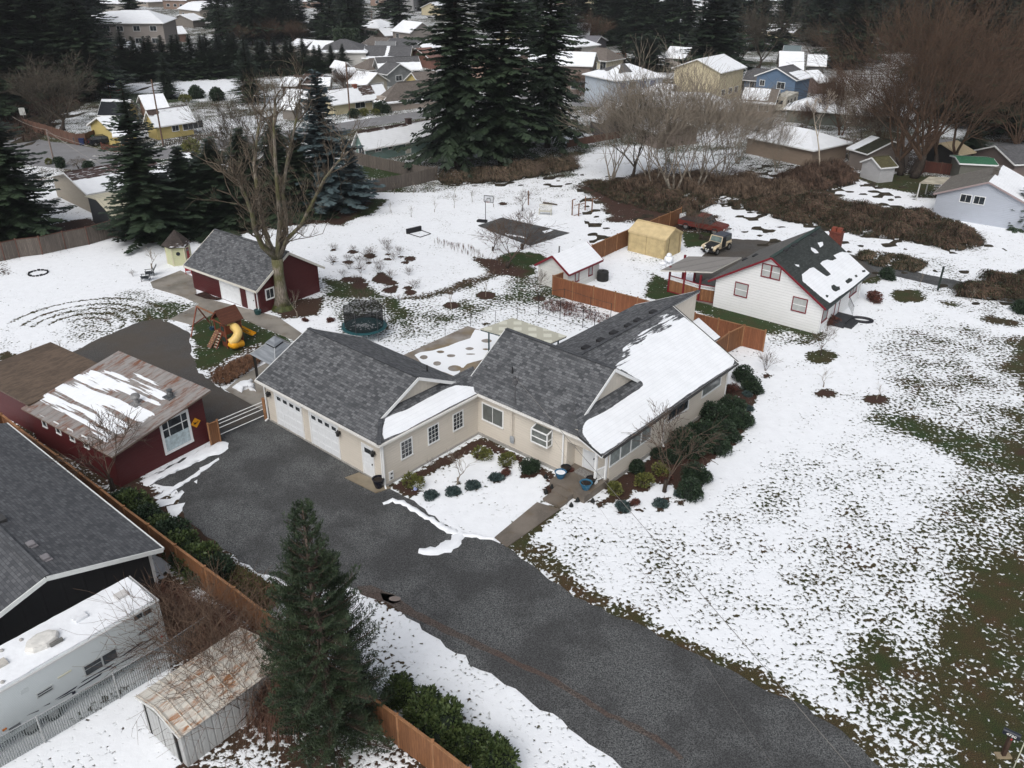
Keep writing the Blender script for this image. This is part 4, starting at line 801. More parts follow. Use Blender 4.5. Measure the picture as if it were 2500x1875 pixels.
Wg = ((0,0,0),(0,-1,0),(-1,0,0))  # gable wall: u runs towards camera right = -y ; origin corner q
for (X, Y, X2, Y2, co) in ((195,785,325,905,2), (430,1045,525,1160,1), (-15,935,72,1040,1), (-15,935,72,1040,0)):
    if co == 0: continue
    a_ = WF.plane(1800+X/3.16, 400+Y/3.16, (0,0,0), (1,0,0)); c_ = WF.plane(1800+X2/3.16, 400+Y2/3.16, (0,0,0), (1,0,0))
    y0_, y1_ = max(a_[1], c_[1]), min(a_[1], c_[1]); z0_, z1_ = min(a_[2], c_[2]), max(a_[2], c_[2])
    f = window(wh, (0,0,0),(0,-1,0),(-1,0,0), -y0_+.05, z0_+.12, abs(y0_-y1_)-.1, 1.12 if co == 1 else 1.05, MRN, CURT, cols=2 if co == 2 else 1, fr=.08, mut=.14)
    g = MB(); w_ = abs(y0_-y1_)-.1
    g.box(-.034,-.02,y0_-.05-w_,y0_-.05,z0_+.12+.52,z0_+.12+.58); g.build('sash_rail', TRIM, f)
window(wh, (0,0,0),(1,0,0),(0,-1,0), .5, .95, 1.15, 1.15, MRN, CURT, fr=.1)
window(wh, (0,0,0),(1,0,0),(0,-1,0), 7.3, 1.15, 1.7, .95, MRN, CURT, cols=2, fr=.1)
door(wh, (0,0,0),(1,0,0),(0,-1,0), 3.6, .45, 1.0, 2.0, WD, MRN)
chimney(wh, Lw-1.0+1.75, Ww*.34, 0, 5.6, plain((.12,.035,.025), .85, .3, sc_=9), .75, 1.1, pots=0)
cp = MB(); [MB().box(Lw+.5,Lw+1.0,Ww*.34+a_,Ww*.34+a_+.4,5.6,5.95).build('chimney_pot', plain((.2,.05,.03), .8), wh) for a_ in (-.45,.05)]
for X, Y in ((60,740),(140,710),(440,628),(380,665),(590,550)):
    c = WF.plane(1800+X/3.16, 400+Y/3.16, (0,Ww/2,zrl+.06), (0,slw,1)); MB().box(c[0]-.4,c[0]+.4,c[1]-.15,c[1]+.15,c[2]-.03,c[2]+.1).build('roof_vent', vm, wh)
MB().box(2.6,4.9,-1.3,0,0,.45).box(2.9,4.6,-1.9,-1.3,0,.25).build('porch_steps', plain((.03,.032,.036), .7), wh)
rl = MB(); rl.bar((4.95,-1.2,1.25),(7.0,-.15,1.2), .04)
for i in range(9): rl.bar((4.95+i*.25,-1.2+i*.13,.45),(4.95+i*.25,-1.2+i*.13,1.24), .02)
rl.build('porch_railing', plain((.1,.1,.11), .5), wh)
pr_ = [WF.loc(at(1600+x/8.848, 620+y/8.848, z)) for x, y, z in ((110,350,2.35),(1230,385,2.65),(1860,70,3.0),(715,50,2.65))]
pa = MB(); pa.slab(pr_, .14, 0, 1); pa.build('patio_roof', [metalroof((.20,.19,.18),(.17,.16,.15),.3,1.2,1.0), trim((.55,.54,.5))], wh, label='flat grey patio roof on red posts')
po = MB(); base = [at(1600+x/8.848, 620+y/8.848) for x, y in ((275,815),(590,910),(925,1015),(1240,1070))]
pl_ = [WF.loc(b_) for b_ in base]
for b_ in pl_[:3]: m_ = MB(); m_.box(b_[0]-.08,b_[0]+.08,b_[1]-.08,b_[1]+.08,0,2.5); m_.build('post', MRN, wh)
for x, y in ((585,540),(830,590)):
    b_ = WF.loc(at(1600+x/8.848, 620+y/8.848+4)); m_ = MB(); m_.box(b_[0]-.09,b_[0]+.09,b_[1]-.09,b_[1]+.09,0,2.6); m_.build('post', MRN, wh)
for i in range(3):
    a_, b_ = pl_[i], pl_[i+1]; m_ = MB(); m_.bar(a_+(0,0,.65), b_+(0,0,.65), .04, 1.1); m_.build('screen_panel', boards((.24,.11,.05), .15, .6), wh)
    m_ = MB(); m_.bar(a_+(0,0,.08), b_+(0,0,.08), .09, .1); m_.bar(a_+(0,0,1.62), b_+(0,0,1.62), .09, .07); m_.build('rail', MRN, wh)
    m_ = MB(); d_ = b_-a_; nn_ = 12
    m_.bar(a_+(0,0,1.25), b_+(0,0,1.25), .03, .05); m_.bar(a_+(0,0,1.55), b_+(0,0,1.55), .03, .05)
    for j in range(nn_):
        f0, f1 = j/nn_, (j+1)/nn_; m_.bar(a_+d_*f0+(0,0,1.25), a_+d_*f1+(0,0,1.55), .02, .035); m_.bar(a_+d_*f0+(0,0,1.55), a_+d_*f1+(0,0,1.25), .02, .035)
    m_.build('lattice', trim(), wh)
sheet('patio_floor', [WF.o[:2]+WF.ex[:2]*a_+WF.ey[:2]*b_ for a_, b_ in ((.1,Ww),(.1,Ww+3.6),(6,Ww+3.6),(6,Ww))], .05, concrete((.2,.19,.17)), th=.05, jit=0, world=True)
for i, (x, y) in enumerate(((1.0,1.2),(2.0,1.0),(1.4,.6))):
    c = WF.o+WF.ex*x+WF.ey*(Ww+y); ch = MB(); ch.box(-.25,.25,-.25,.25,.38,.43); ch.box(-.25,.25,.2,.25,.4,.95)
    for a_ in (-.22,.22):
        for b_ in (-.22,.22): ch.bar((a_,b_,0),(a_,b_,.4), .03)
    o = thing('patio_chair', ['black patio chair nearest the white house wall under the patio roof', 'black patio chair further under the patio roof', 'black patio chair close to the lattice screen'][i], 'chair', (c[0], c[1], .05), rzA+i); ch.build('chair_frame', plain((.02,.02,.02), .5), o)
def near_house(name, label, cat, r1, r2, zr, zw, Wd, wm, rm, cov=(-.3,-.3), fas=None, over=.25, covb=None, **kw):
    p1, p2 = at(*r1, zr), at(*r2, zr); rz_ = hdg(p1, p2); fr = Frame(p1, rz_); L_ = np.linalg.norm(p2-p1)-2*over; org = p1-fr.ey*Wd/2+fr.ex*over
    t__ = thing(name, label, cat, (org[0], org[1], 0), rz_); gable_parts(t__, L_, Wd, zw, zr, over, wm, rm, cov, covb, fas=fas, **kw); return t__, Frame(org, rz_), L_
wsd, f_, L_ = near_house('garden_shed', 'small white shed with dark red trim and a snow-covered roof behind the cedar fence', 'shed', (1348,625), (1432,591), 3.2, 2.0, 3.6, siding((.6,.6,.58), .35), DRK, (1.15,1.1), MRN, n=20, m=10)
for x in (.22, .66): window(wsd, (0,0,0),(1,0,0),(0,-1,0), L_*x, .75, .5, .85, MRN, CURT, fr=.09)
MB().tube((L_*.3,2.3,2.7),(L_*.3,2.3,3.6), .07).build('vent_pipe', plain((.1,.1,.1), .5), wsd)
CED = (.20, .088, .038); CEDB = boards(CED, .14, .35); CEDP = plain((.25, .125, .06), .7, .2)
GRB = boards((.13, .11, .095), .15, .4); BRB = boards((.13, .07, .05), .15, .35)
def fence(name, label, tops, h, m, pm, s=1, post=.1, cap=True, step=2.4, cat='fence', thick=.04, keep=False):
    P = [at(x*s, y*s, h) for x, y in tops]; o = P[0]; th = thing(name, label, cat, (o[0], o[1], 0))
    pts = [P[0]]
    for a, b in zip(P[:-1], P[1:]):
        L = np.linalg.norm(b-a); n = 1 if keep else max(1, round(L/step))
        pts += [a+(b-a)*(j+1)/n for j in range(n)]
    pts = [np.array([p[0]-o[0], p[1]-o[1], 0]) for p in pts]
    for a, b in zip(pts[:-1], pts[1:]):
        d = (b-a)/np.linalg.norm(b-a); mb = MB(); mb.bar(a+d*post/2+(0,0,h*.49), b-d*post/2+(0,0,h*.49), thick, h*.95)
        mb.build('panel', m, th)
        if cap: mb = MB(); mb.bar(a+(0,0,h-.01), b+(0,0,h-.01), .12, .04); mb.build('cap_rail', pm, th)
    for a in pts: mb = MB(); mb.box(a[0]-post/2, a[0]+post/2, a[1]-post/2, a[1]+post/2, 0, h+.06); mb.box(a[0]-post*.65, a[0]+post*.65, a[1]-post*.65, a[1]+post*.65, h+.06, h+.1); mb.build('post', pm, th)
    return th
fence('wood_fence', 'long orange cedar fence running between the grey-roofed neighbour and the driveway hedge', [(3,1011),(47,1046),(91,1077),(141,1113),(191,1152),(245,1193),(302,1238),(362,1282),(428,1332),(500,1385),(572,1437),(646,1494),(709,1546),(800,1618),(898,1695),(969,1747),(1056,1811),(1145,1880),(1230,1945)], 1.83, CEDB, CEDP, keep=True)
fence('wood_fence', 'short cedar fence return at the left picture edge behind the neighbour roof', [(3,1012),(-60,1040)], 1.83, CEDB, CEDP)
fence('wood_fence', 'narrow cedar fence panel between the red workshop and the metal gate', [(507,1036),(530,1027)], 1.6, CEDB, CEDP, keep=True)
fence('wood_fence', 'cedar fence in front of the white shed ending beside the white house lawn', [(1377.8,663.7),(1349.8,674),(1399,688),(1450,700),(1503,713.5),(1557,727),(1604,740.6),(1650,752.5),(1697,764.7),(1755,779),(1817.8,794.8),(1869.6,808)], 1.83, boards((.22,.085,.04),.14,.3), CEDP, keep=True)
fence('wood_fence', 'short cedar fence joining the far corner of the beige house roof', [(1745,838),(1780,812),(1816.4,794.8)], 1.83, CEDB, CEDP, keep=True)
fence('wood_fence', 'cedar fence between the white shed and the tan canopy tent', [(1445.6,599),(1478,585),(1507,572),(1538,559)], 1.83, CEDB, CEDP, keep=True)
fence('wood_fence', 'cedar fence rising behind the tan canopy tent', [(1583,541.6),(1609,530),(1637,519),(1664,507)], 1.83, CEDB, CEDP, keep=True)
fence('wood_fence', 'weathered grey-brown board fence below the dark firs on the left', [(-60,603),(0,592),(36,584.5),(93,577.8),(150.7,565.8),(208,555),(268,538.6),(300,545)], 1.9, GRB, BRB and plain((.12,.06,.045),.8,.2), keep=True)
fence('wood_fence', 'weathered fence running down from the teal house towards the firs', [(862,369),(905,379),(950,388),(1022,403),(1064,408)], 1.8, GRB, GRB, cap=False)
fence('wood_fence', 'weathered fence along the far edge of the snowy orchard', [(911.5,437.8),(1000,421),(1067,407)], 1.8, GRB, GRB, cap=False)
fence('wood_fence', 'dark brown board fence curving round the street corner on the left', [(53,289),(80,296),(110,304),(145,315),(182,326),(205,325),(231,315),(262,318)], 1.8, BRB, BRB, cap=False)
fence('wood_fence', 'brown fence below the blue two-storey house', [(1850,203),(1905,208),(1930,205),(1990,199)], 1.8, BRB, BRB, cap=False)
fence('wood_fence', 'red-brown fence beside the grey house with the cross gable', [(941,188),(1000,184),(1030,183)], 1.6, BRB, BRB, cap=False)
fence('wood_fence', 'pale brown fence in front of the brick house behind the firs', [(1384,152),(1430,152)], 1.8, boards((.27,.16,.09),.2,.3), BRB, cap=False)
fence('wood_fence', 'long low brown fence behind the bare thicket', [(1385,342),(1450,330),(1520,318)], 1.2, BRB, BRB, cap=False)
fence('lattice_fence', 'dark red deck railing behind the big bare tree on the right', [(2250,405),(2262,393),(2340,402),(2390,408)], 1.6, boards((.09,.03,.02),.2,.4), BRB)
def pickets(name, label, a, b, h, col, s=1):
    p, q = at(*a), at(*b); th = thing(name, label, 'fence', (p[0], p[1], 0)); d = q-p; L = np.linalg.norm(d); n = int(L/.28); m = plain(col, .7)
    for j in range(n+1): c = d*j/n; mb = MB(); w_ = .05 if j % 9 else .09; mb.box(c[0]-w_, c[0]+w_, c[1]-.02, c[1]+.02, 0, h if j % 9 else h+.15); mb.build('picket' if j % 9 else 'post', m, th)
    for z in (.25, h-.2): mb = MB(); mb.bar((0,0,z), (d[0],d[1],z), .04, .07); mb.build('rail', m, th)
pickets('picket_fence', 'dark picket fence along the street in front of the yellow house', (401,357.5), (470,347.5), 1.0, (.06,.05,.045))
pickets('picket_fence', 'brown picket fence continuing right of the yellow house driveway', (480,346), (545,337), 1.0, (.07,.05,.045))
pickets('picket_fence', 'red-brown picket fence corner by the parked black car', (250,366), (305,374), 1.0, (.10,.035,.025))
ga, gb = at(525,1075), at(646,1022); gt_ = thing('tube_gate', 'white tubular metal gate across the gravel drive beside the garage', 'gate', (ga[0], ga[1], 0)); d = gb-ga
for z in (.25, .75, 1.05, 1.3): m_ = MB(); m_.tube((0,0,z) if z < 1.3 else (.1*d[0]/4,.1*d[1]/4,z), (d[0],d[1],z), .03); m_.build('rail', trim(), gt_)
m_ = MB(); m_.path([(0,0,.25),(0,0,1.15),(.08*d[0]/4,.08*d[1]/4,1.3)], .03); m_.build('end_tube', trim(), gt_)
gpo = at(650,1024); m_ = MB(); m_.box(-.09,.09,-.09,.09,0,1.6).box(-.11,.11,-.11,.11,1.6,1.66); o = m_.build('gate_post', CEDP); o.location = (gpo[0], gpo[1], 0); tag(o, 'square cedar gate post at the front left corner of the garage', 'post')
t = T('chain_link_slats'); u, v, _ = t.sep(t.uv()); fr = t.math('FRACT', t.math('DIVIDE', u, .09)); al = t.math('ADD', t.math('MULTIPLY', t.step(fr, .45, .6), .6), .3)
t.set(t.b.inputs['Alpha'], al); CL = t.fin(t.mix(t.step(fr, .4, .6), (.03,.04,.04), (.2,.22,.22)), .5)
cpts = [at(x, y) for x, y in ((-120,1945),(111,1813),(293,1705.6),(415,1633),(520,1560))]; o_ = cpts[0]; clf = thing('chain_link_fence', 'grey chain-link fence with dark slats in front of the travel trailer', 'fence', (o_[0], o_[1], 0))
for a, b in zip(cpts[:-1], cpts[1:]):
    a, b = a-o_, b-o_; a[2] = b[2] = 0; MB().add([a+(0,0,.05), b+(0,0,.05), b+(0,0,1.5), a+(0,0,1.5)], [(0,1,2,3)]).build('mesh_panel', CL, clf)
    MB().tube(a+(0,0,1.5), b+(0,0,1.5), .025).build('top_rail', plain((.3,.31,.32), .4), clf)
for a in cpts: a = a-o_; MB().tube((a[0],a[1],0), (a[0],a[1],1.55), .035).build('post', plain((.35,.36,.36), .4), clf)
def wheel(th, x, y, r=.33, w=.22, side=1, rim=(.3,.3,.3)):
    m = MB(); n = 20
    V = []; 
    prof = [(r*.6, w/2-.02), (r*.92, w/2), (r, w/2-.04), (r, -w/2+.04), (r*.92, -w/2), (r*.6, -w/2+.02)]
    for a, b in prof:
        for i in range(n): t_3 = 2*PI*i/n; V.append((x+a*math.cos(t_3), y+b, r+a*math.sin(t_3)))
    F = [(i*n+j, i*n+(j+1) % n, (i+1)*n+(j+1) % n, (i+1)*n+j) for i in range(5) for j in range(n)]
    m.add(V, F); t_4 = m.build('wheel', plain((.012,.012,.012), .8), th)
    k_ = MB()
    V = [(x+r*.6*math.cos(2*PI*i/n), y+side*(w/2-.03), r+r*.6*math.sin(2*PI*i/n)) for i in range(n)]+[(x, y+side*(w/2-.0), r)]
    k_.add(V, [(i, (i+1) % n, n) for i in range(n)]); k_.build('rim', plain(rim, .35, .1, .6), t_4)
def profile_body(mb, prof, w, inset=0.0, zin=None, mat=0):
    """side outline (x,z) extruded across the width, upper points pulled in"""
    zmax = max(p[1] for p in prof); zmin = min(p[1] for p in prof); n = len(prof); V = []
    for s_ in (-1, 1):
        for x, z in prof: V.append((x, s_*(w/2-inset*max(0, (z-zmin)/(zmax-zmin))), z))
    F = [tuple(range(n)), tuple(range(2*n-1, n-1, -1))]+[(i, n+i, n+(i+1) % n, (i+1) % n) for i in range(n)]
    mb.add(V, F, mat)
def car(name, label, cat, pos, rz, col, kind='sedan', s=1.0, group=None):
    th = thing(name, label, cat, (pos[0], pos[1], 0), rz, group); P = plain(col, .25, .03)
    K = {'sedan': dict(L=4.6, W=1.78, body=[(-2.3,.35),(-2.3,.85),(-2.1,.98),(-1.4,1.0),(.9,.98),(2.0,.82),(2.3,.65),(2.3,.35)], cab=[(-1.75,.97),(-1.15,1.38),(.25,1.42),(1.05,.95)], wx=(-1.4,1.4), r=.33),
         'suv': dict(L=4.6, W=1.85, body=[(-2.3,.4),(-2.3,1.05),(1.0,1.05),(2.1,.95),(2.3,.75),(2.3,.4)], cab=[(-2.25,1.03),(-2.05,1.68),(.4,1.7),(1.1,1.03)], wx=(-1.4,1.4), r=.36),
         'van': dict(L=5.4, W=2.0, body=[(-2.7,.4),(-2.7,2.1),(.9,2.15),(1.6,1.35),(2.5,1.1),(2.7,.8),(2.7,.4)], cab=[(.2,1.3),(.2,1.9),(.85,1.95),(1.45,1.35)], wx=(-1.7,1.7), r=.38),
         'pickup': dict(L=5.5, W=1.95, body=[(-2.75,.5),(-2.75,1.05),(-.5,1.05),(1.1,1.1),(2.6,1.0),(2.75,.8),(2.75,.5)], cab=[(-.7,1.04),(-.6,1.75),(.6,1.78),(1.2,1.08)], wx=(-1.75,1.75), r=.4)}[kind]
    mb = MB(); profile_body(mb, K['body'], K['W'], .06); mb.build('body', P, th)
    if kind == 'pickup': MB().box(-2.65,-.8,-K['W']/2+.12,K['W']/2-.12,.95,1.06).build('cargo_bed', plain((.04,.03,.03), .8), th)
    cb = K['cab']; mb = MB(); profile_body(mb, cb, K['W']-.1, .18); cbo = mb.build('cabin_windows', glass((.015,.018,.02), .08, .05), th)
    if kind != 'van':
        top = [p for p in cb if p[1] > max(q[1] for q in cb)-.1]; x0, x1 = min(p[0] for p in top), max(p[0] for p in top); zt = max(p[1] for p in cb)
        MB().box(x0+.02, x1-.02, -K['W']/2+.22, K['W']/2-.22, zt-.05, zt+.04).build('roof_panel', P, th)
        for s_ in (-1, 1):
            m_ = MB(); xm = (cb[0][0]+cb[-1][0])/2; m_.bar((xm, s_*(K['W']/2-.05), cb[0][1]), (xm, s_*(K['W']/2-.2), zt), .07); m_.build('pillar', P, th)
    for i, x in enumerate(K['wx']):
        for s_ in (-1, 1): wheel(th, x, s_*(K['W']/2-.1), K['r'], .22, s_)
    for s_ in (-1, 1):
        MB().box(K['L']/2-.08, K['L']/2+.015, s_*K['W']*.36-.16, s_*K['W']*.36+.16, .66, .8).build('headlight', plain((.7,.7,.68), .15), th)
        MB().box(-K['L']/2-.015, -K['L']/2+.05, s_*K['W']*.4-.1, s_*K['W']*.4+.1, .7, .88).build('tail_light', plain((.3,.01,.01), .2), th)
    MB().box(K['L']/2-.05, K['L']/2+.05, -K['W']/2+.05, K['W']/2-.05, .38, .52).build('bumper', plain((.25,.25,.25) if kind in ('pickup', 'van') else (.03,.03,.03), .4), th)
    if s != 1.0: th.scale = (s, s, s)
    return th
ja, jb = at(1749.7, 624), at(1783.8, 608); rz = hdg(jb, ja); jd = (ja-jb)/np.linalg.norm(ja-jb); jn = np.array([-jd[1], jd[0], 0])
jc = (ja+jb)/2+jd*.1-jn*.0; fx = at(1714, 624)
side = 1 if ((fx-ja)@jn) > 0 else -1; jc = jc+jn*side*.8
jp = thing('off_road_car', 'cream and black boxy off-road car with a dark hardtop parked beside the canopy tent', 'car', (jc[0], jc[1], 0), rz)
CR = plain((.56,.47,.33), .35, .05); BLK = plain((.012,.012,.014), .35); DSL = plain((.055,.062,.08), .5)
mb = MB(); profile_body(mb, [(-1.75,.5),(-1.75,1.02),(-.2,1.02),(.45,1.02),(.5,1.1),(1.75,.98),(1.78,.5)], 1.42, .02); mb.build('body', CR, jp)
mb = MB(); mb.add([(.5,-.62,1.12),(.5,.62,1.12),(1.74,.52,1.02),(1.74,-.52,1.02),(.5,-.62,1.0),(.5,.62,1.0),(1.74,.52,.9),(1.74,-.52,.9)], [(3,2,1,0),(0,1,5,4),(1,2,6,5),(2,3,7,6),(3,0,4,7)]); mb.build('hood', BLK, jp)
for s_ in (-1, 1):
    m_ = MB(); m_.add([(.65,s_*.6,.88),(1.0,s_*.6,1.0),(1.7,s_*.6,.95),(1.95,s_*.6,.78),(.65,s_*.86,.86),(1.0,s_*.86,.98),(1.7,s_*.86,.93),(1.95,s_*.86,.76)], [(0,1,5,4),(1,2,6,5),(2,3,7,6)]); m_.build('fender', CR, jp)
    m_ = MB(); m_.bar((-1.55,s_*.76,.85),(-.75,s_*.76,.9), .2, .06); m_.build('fender', CR, jp)
    m_ = MB(); m_.box(-.45,.35,s_*.72-.02,s_*.72+.02,.55,1.6); m_.build('door', plain((.02,.02,.022),.5), jp)
    MB().box(-1.65,-.6,s_*.66-.03,s_*.66+.03,1.1,1.55).build('side_window', glass((.05,.06,.06),.1,.15), jp)
mb = MB(); profile_body(mb, [(-1.76,1.02),(-1.72,1.68),(.2,1.72),(.42,1.05)], 1.34, .06); mb.build('hardtop', DSL, jp)
mb = MB(); mb.add([(.47,-.66,1.12),(.47,.66,1.12),(.26,.62,1.66),(.26,-.62,1.66)], [(0,1,2,3)]); mb.build('windshield', glass((.05,.075,.07),.06,.1), jp)
m_ = MB(); [m_.bar(a, b, .07) for a, b in (((.5,-.7,1.05),(.27,-.66,1.7)), ((.5,.7,1.05),(.27,.66,1.7)), ((.27,-.66,1.7),(.27,.66,1.7)), ((.5,-.7,1.1),(.5,.7,1.1)))]; m_.build('windshield_frame', CR, jp)
MB().box(1.72,1.82,-.5,.5,.55,1.0).build('grille', BLK, jp); MB().box(1.95,2.12,-.75,.75,.45,.6).build('bumper', BLK, jp); MB().box(2.12,2.13,-.16,.16,.45,.6).build('license_plate', plain((.4,.42,.45),.5), jp)
for s_ in (-1, 1):
    MB().lathe([(.1,0),(.1,.05),(.02,.07)], (0,0,0), 12).build('headlight', plain((.7,.68,.6),.2), jp); h_ = KID[jp.name][-1]; h_.rotation_euler = (0, PI/2, 0); h_.location = (1.8, s_*.42, .9)
    MB().lathe([(.08,0),(.08,.05),(.02,.07)], (0,0,0), 12).build('fog_light', plain((.55,.55,.5),.2), jp); h_ = KID[jp.name][-1]; h_.rotation_euler = (0, PI/2, 0); h_.location = (2.1, s_*.14, .7)
    for x in (-1.2, 1.25): wheel(jp, x, s_*.72, .37, .24, s_)
a, b = at(1678, 561), at(1739, 573); rz = hdg(a, b); c = (a+b)/2; n_ = np.array([-math.sin(rz), math.cos(rz), 0]); c = c+n_*.85
pk = car('old_pickup', 'faded red old pickup truck parked behind the small bare tree', 'pickup truck', c, rz, (.12,.026,.02), 'pickup')
car('parked_car', 'black sedan parked in front of the yellow house', 'car', at(254,352), hdg(at(230,352), at(290,345)), (.012,.014,.018), 'sedan')
car('parked_car', 'small red car parked behind the tall firs', 'car', at(1395,222), .1, (.3,.012,.02), 'sedan', group=None)
car('white_van', 'white van parked in front of the hedge-walled house', 'van', at(882,157), .1, (.6,.62,.64), 'van')
car('white_suv', 'white sport utility vehicle parked before the tan tent behind the thicket', 'car', at(1497,238), .1, (.6,.6,.6), 'suv')
car('white_pickup', 'white pickup truck parked beside the camper trailer', 'pickup truck', at(1955,276), hdg(at(1965,258), at(1940,275)), (.62,.63,.65), 'pickup')
car('parked_car', 'dark sedan parked right of the white pickup', 'car', at(1990,282), hdg(at(2000,268), at(1978,282)), (.03,.035,.045), 'sedan')
car('parked_car', 'silver car parked at the left end of the bare thicket street', 'car', at(1842,315), hdg(at(1846,325), at(1842,306)), (.35,.36,.38), 'sedan')
car('parked_car', 'dark car parked under the open carport on the right', 'car', at(2305,396), .2, (.02,.025,.03), 'sedan')
car('parked_car', 'grey car parked beneath the grey two-storey garage', 'car', at(1485,222), .4, (.06,.06,.065), 'sedan')
cp_ = at(1915,268); cm_ = thing('camper_trailer', 'white box camper trailer beside the white pickup truck', 'trailer', (cp_[0], cp_[1], 0), hdg(at(1895,276), at(1945,252)))
MB().box(-4,4,-1.2,1.2,.5,3.0).build('body', plain((.5,.48,.42), .5), cm_)
for x in (-3.0,-1,1.5): MB().box(x,x+1,-1.23,-1.18,1.6,2.3).build('window', DARKG, cm_)
MB().box(-4.03,-3.98,-.6,.6,1.6,2.3).build('window', DARKG, cm_)
for x in (-.5,.5): wheel(cm_, x, -1.05, .35, .25, -1)
o_ = np.array([-15.62, 28.45]); rz = math.radians(51.0); RF = Frame(o_, rz)
rv = thing('travel_trailer', 'long white travel trailer with snow on its roof and black swoosh stripes', 'trailer', (o_[0], o_[1], 0), rz)
HR, LR, WR = 2.95, 10.5, 2.5
t = T('ribbed_metal'); u, v, _ = t.sep(t.uv()); fr = t.math('FRACT', t.math('DIVIDE', v, .075)); RIB = t.fin(t.mix(t.math('MULTIPLY', t.step(fr, .75, .95), .35), (.53,.57,.58), (.25,.28,.29)), .4, t.bump(fr, .5, .015))
mb = MB(); mb.add([(0,0,.55),(-LR,0,.55),(-LR,0,HR-.06),(0,0,HR-.06),(0,WR,.55),(-LR,WR,.55),(-LR,WR,HR-.06),(0,WR,HR-.06),(-.06,.08,HR),(-LR,.08,HR),(-LR,WR-.08,HR),(-.06,WR-.08,HR)],
    [(0,3,2,1),(0,4,7,3),(4,5,6,7),(0,1,5,4),(3,8,9,2),(8,11,10,9),(11,7,6,10),(3,7,11,8),(1,2,9,10,6,5)]); mb.build('body', RIB, rv)
sn = MB(); rng = random.Random(4); P_ = subdiv_jit([(-.12,.1),(-LR,.1),(-LR,WR-.1),(-.12,WR-.1)], .3, .02, 3); sn.prism(P_, HR-.01, HR+.09); sn.build('roof_snow', snowm(.15), rv)
tr = MB(); tr.bar((0,-.02,HR-.03),(-LR,-.02,HR-.03), .05, .07); tr.build('trim', trim((.5,.5,.5)), rv); tr = MB(); tr.bar((.02,0,HR-.03),(.02,WR,HR-.03), .05, .07); tr.build('trim', trim((.5,.5,.5)), rv)
def rvp(x, y, y0=0.0): p = RF.plane(x/4.61, 1440+y/4.61, (0, y0, 0), (0, 1, 0)); return p
def rwin(pts, nm='window', m=None, d=.03):
    ps = [rvp(*q) for q in pts]; MB().add([(p[0], -d, p[2]) for p in ps]+[(p[0], -.0, p[2]) for p in ps], [(0,1,2,3) if len(ps) == 4 else tuple(range(len(ps)))]+[(i, (i+1) % len(ps), len(ps)+(i+1) % len(ps), len(ps)+i) for i in range(len(ps))]).build(nm, m or DARKG, rv)
def rect(x0, z0, x1, z1, nm, m, d=.03): MB().box(x0, x1, -d, 0, z0, z1).build(nm, m, rv)
GF = plain((.4,.42,.42), .4)
a, b = rvp(935,860), rvp(1330,750); c = rvp(1300,650); e = rvp(975,960)
for (X0,Y0,X1,Y1,nm) in ((1140,755,1330,750,'w'),):
    pass
zt, zb = rvp(1300,652)[2], rvp(1170,850)[2]; x0, xm, x1 = rvp(935,865)[0], rvp(1150,800)[0], rvp(1325,745)[0]
rect(x0-.04, zb-.05, x1+.04, zt+.04, 'window_frame', GF, .02); rect(x0+.02, zb+.02, xm-.04, zb+.30, 'window', DARKG); rect(x0+.02, zb+.34, xm-.04, zt-.02, 'window', DARKG); rect(xm+.04, zb+.02, x1-.02, zt-.02, 'window', DARKG)
p0, p1 = rvp(412,1180), rvp(600,1120); z0_ = rvp(435,1215)[2]; z1_ = rvp(580,1070)[2]; rect(p0[0]-.03, z0_-.02, p1[0]+.03, z1_+.02, 'window_frame', GF, .02); rect(p0[0]+.02, z0_+.04, p1[0]-.02, (z0_+z1_)/2-.03, 'window', DARKG); rect(p0[0]+.02, (z0_+z1_)/2+.03, p1[0]-.02, z1_-.04, 'window', DARKG)
for (xa,ya,xb,yb) in ((1510,335,1600,300),(1612,280,1698,245)):
    p0, p1 = rvp(xa,ya), rvp(xb,yb); rect(p0[0], p0[2]-.08, p1[0], p0[2]+.13, 'window', DARKG)
BK = plain((.015,.016,.03), .4)
for pts in ([(1330,770),(1600,580),(1590,605),(1400,735)], [(1405,750),(1640,585),(1745,520),(1725,545),(1590,625)], [(1560,690),(1690,620),(1775,555),(1740,600),(1640,655)], [(1225,910),(1250,880),(1540,715),(1500,750),(1340,835)], [(910,1050),(935,1025),(1190,880),(1285,820),(1240,870),(1080,950)], [(870,1115),(900,1090),(1150,930),(1130,960),(1000,1040)], [(620,1235),(650,1215),(870,1080),(850,1105),(740,1175)], [(640,1240),(820,1140),(800,1160),(700,1215)], [(490,1310),(565,1270),(560,1285)], [(300,1415),(440,1350),(430,1365)]): rwin(pts, 'stripe', BK, .012)
tx = bpy.data.curves.new('lettering', 'FONT'); tx.body = 'attitude'; tx.size = .3; tx.shear = .3; tx.extrude = .006; to = bpy.data.objects.new('lettering', tx); COL.objects.link(to); bpy.context.view_layer.update()
me = bpy.data.meshes.new_from_object(to.evaluated_get(bpy.context.evaluated_depsgraph_get())); bpy.data.objects.remove(to); me.materials.append(BK)
lo = bpy.data.objects.new('lettering', me); COL.objects.link(lo); lo.parent = rv; pp = rvp(1560,515); lo.location = (pp[0], -.02, pp[2]); lo.rotation_euler = (PI/2, 0, 0); KID[rv.name].append(lo)
rect(rvp(815,1180)[0], rvp(815,1180)[2], rvp(850,1150)[0], rvp(815,1150)[2], 'hatch', BK, .02)
for q in ((270,1140),(1575,400)): p = rvp(*q); rect(p[0]-.13, p[2]-.1, p[0]+.13, p[2]+.1, 'hatch', plain((.4,.43,.44), .5), .02)
p = rvp(725,950); rect(p[0]-.28, p[2]-.03, p[0]+.28, p[2]+.04, 'side_lamp', plain((.5,.49,.4), .4), .03)
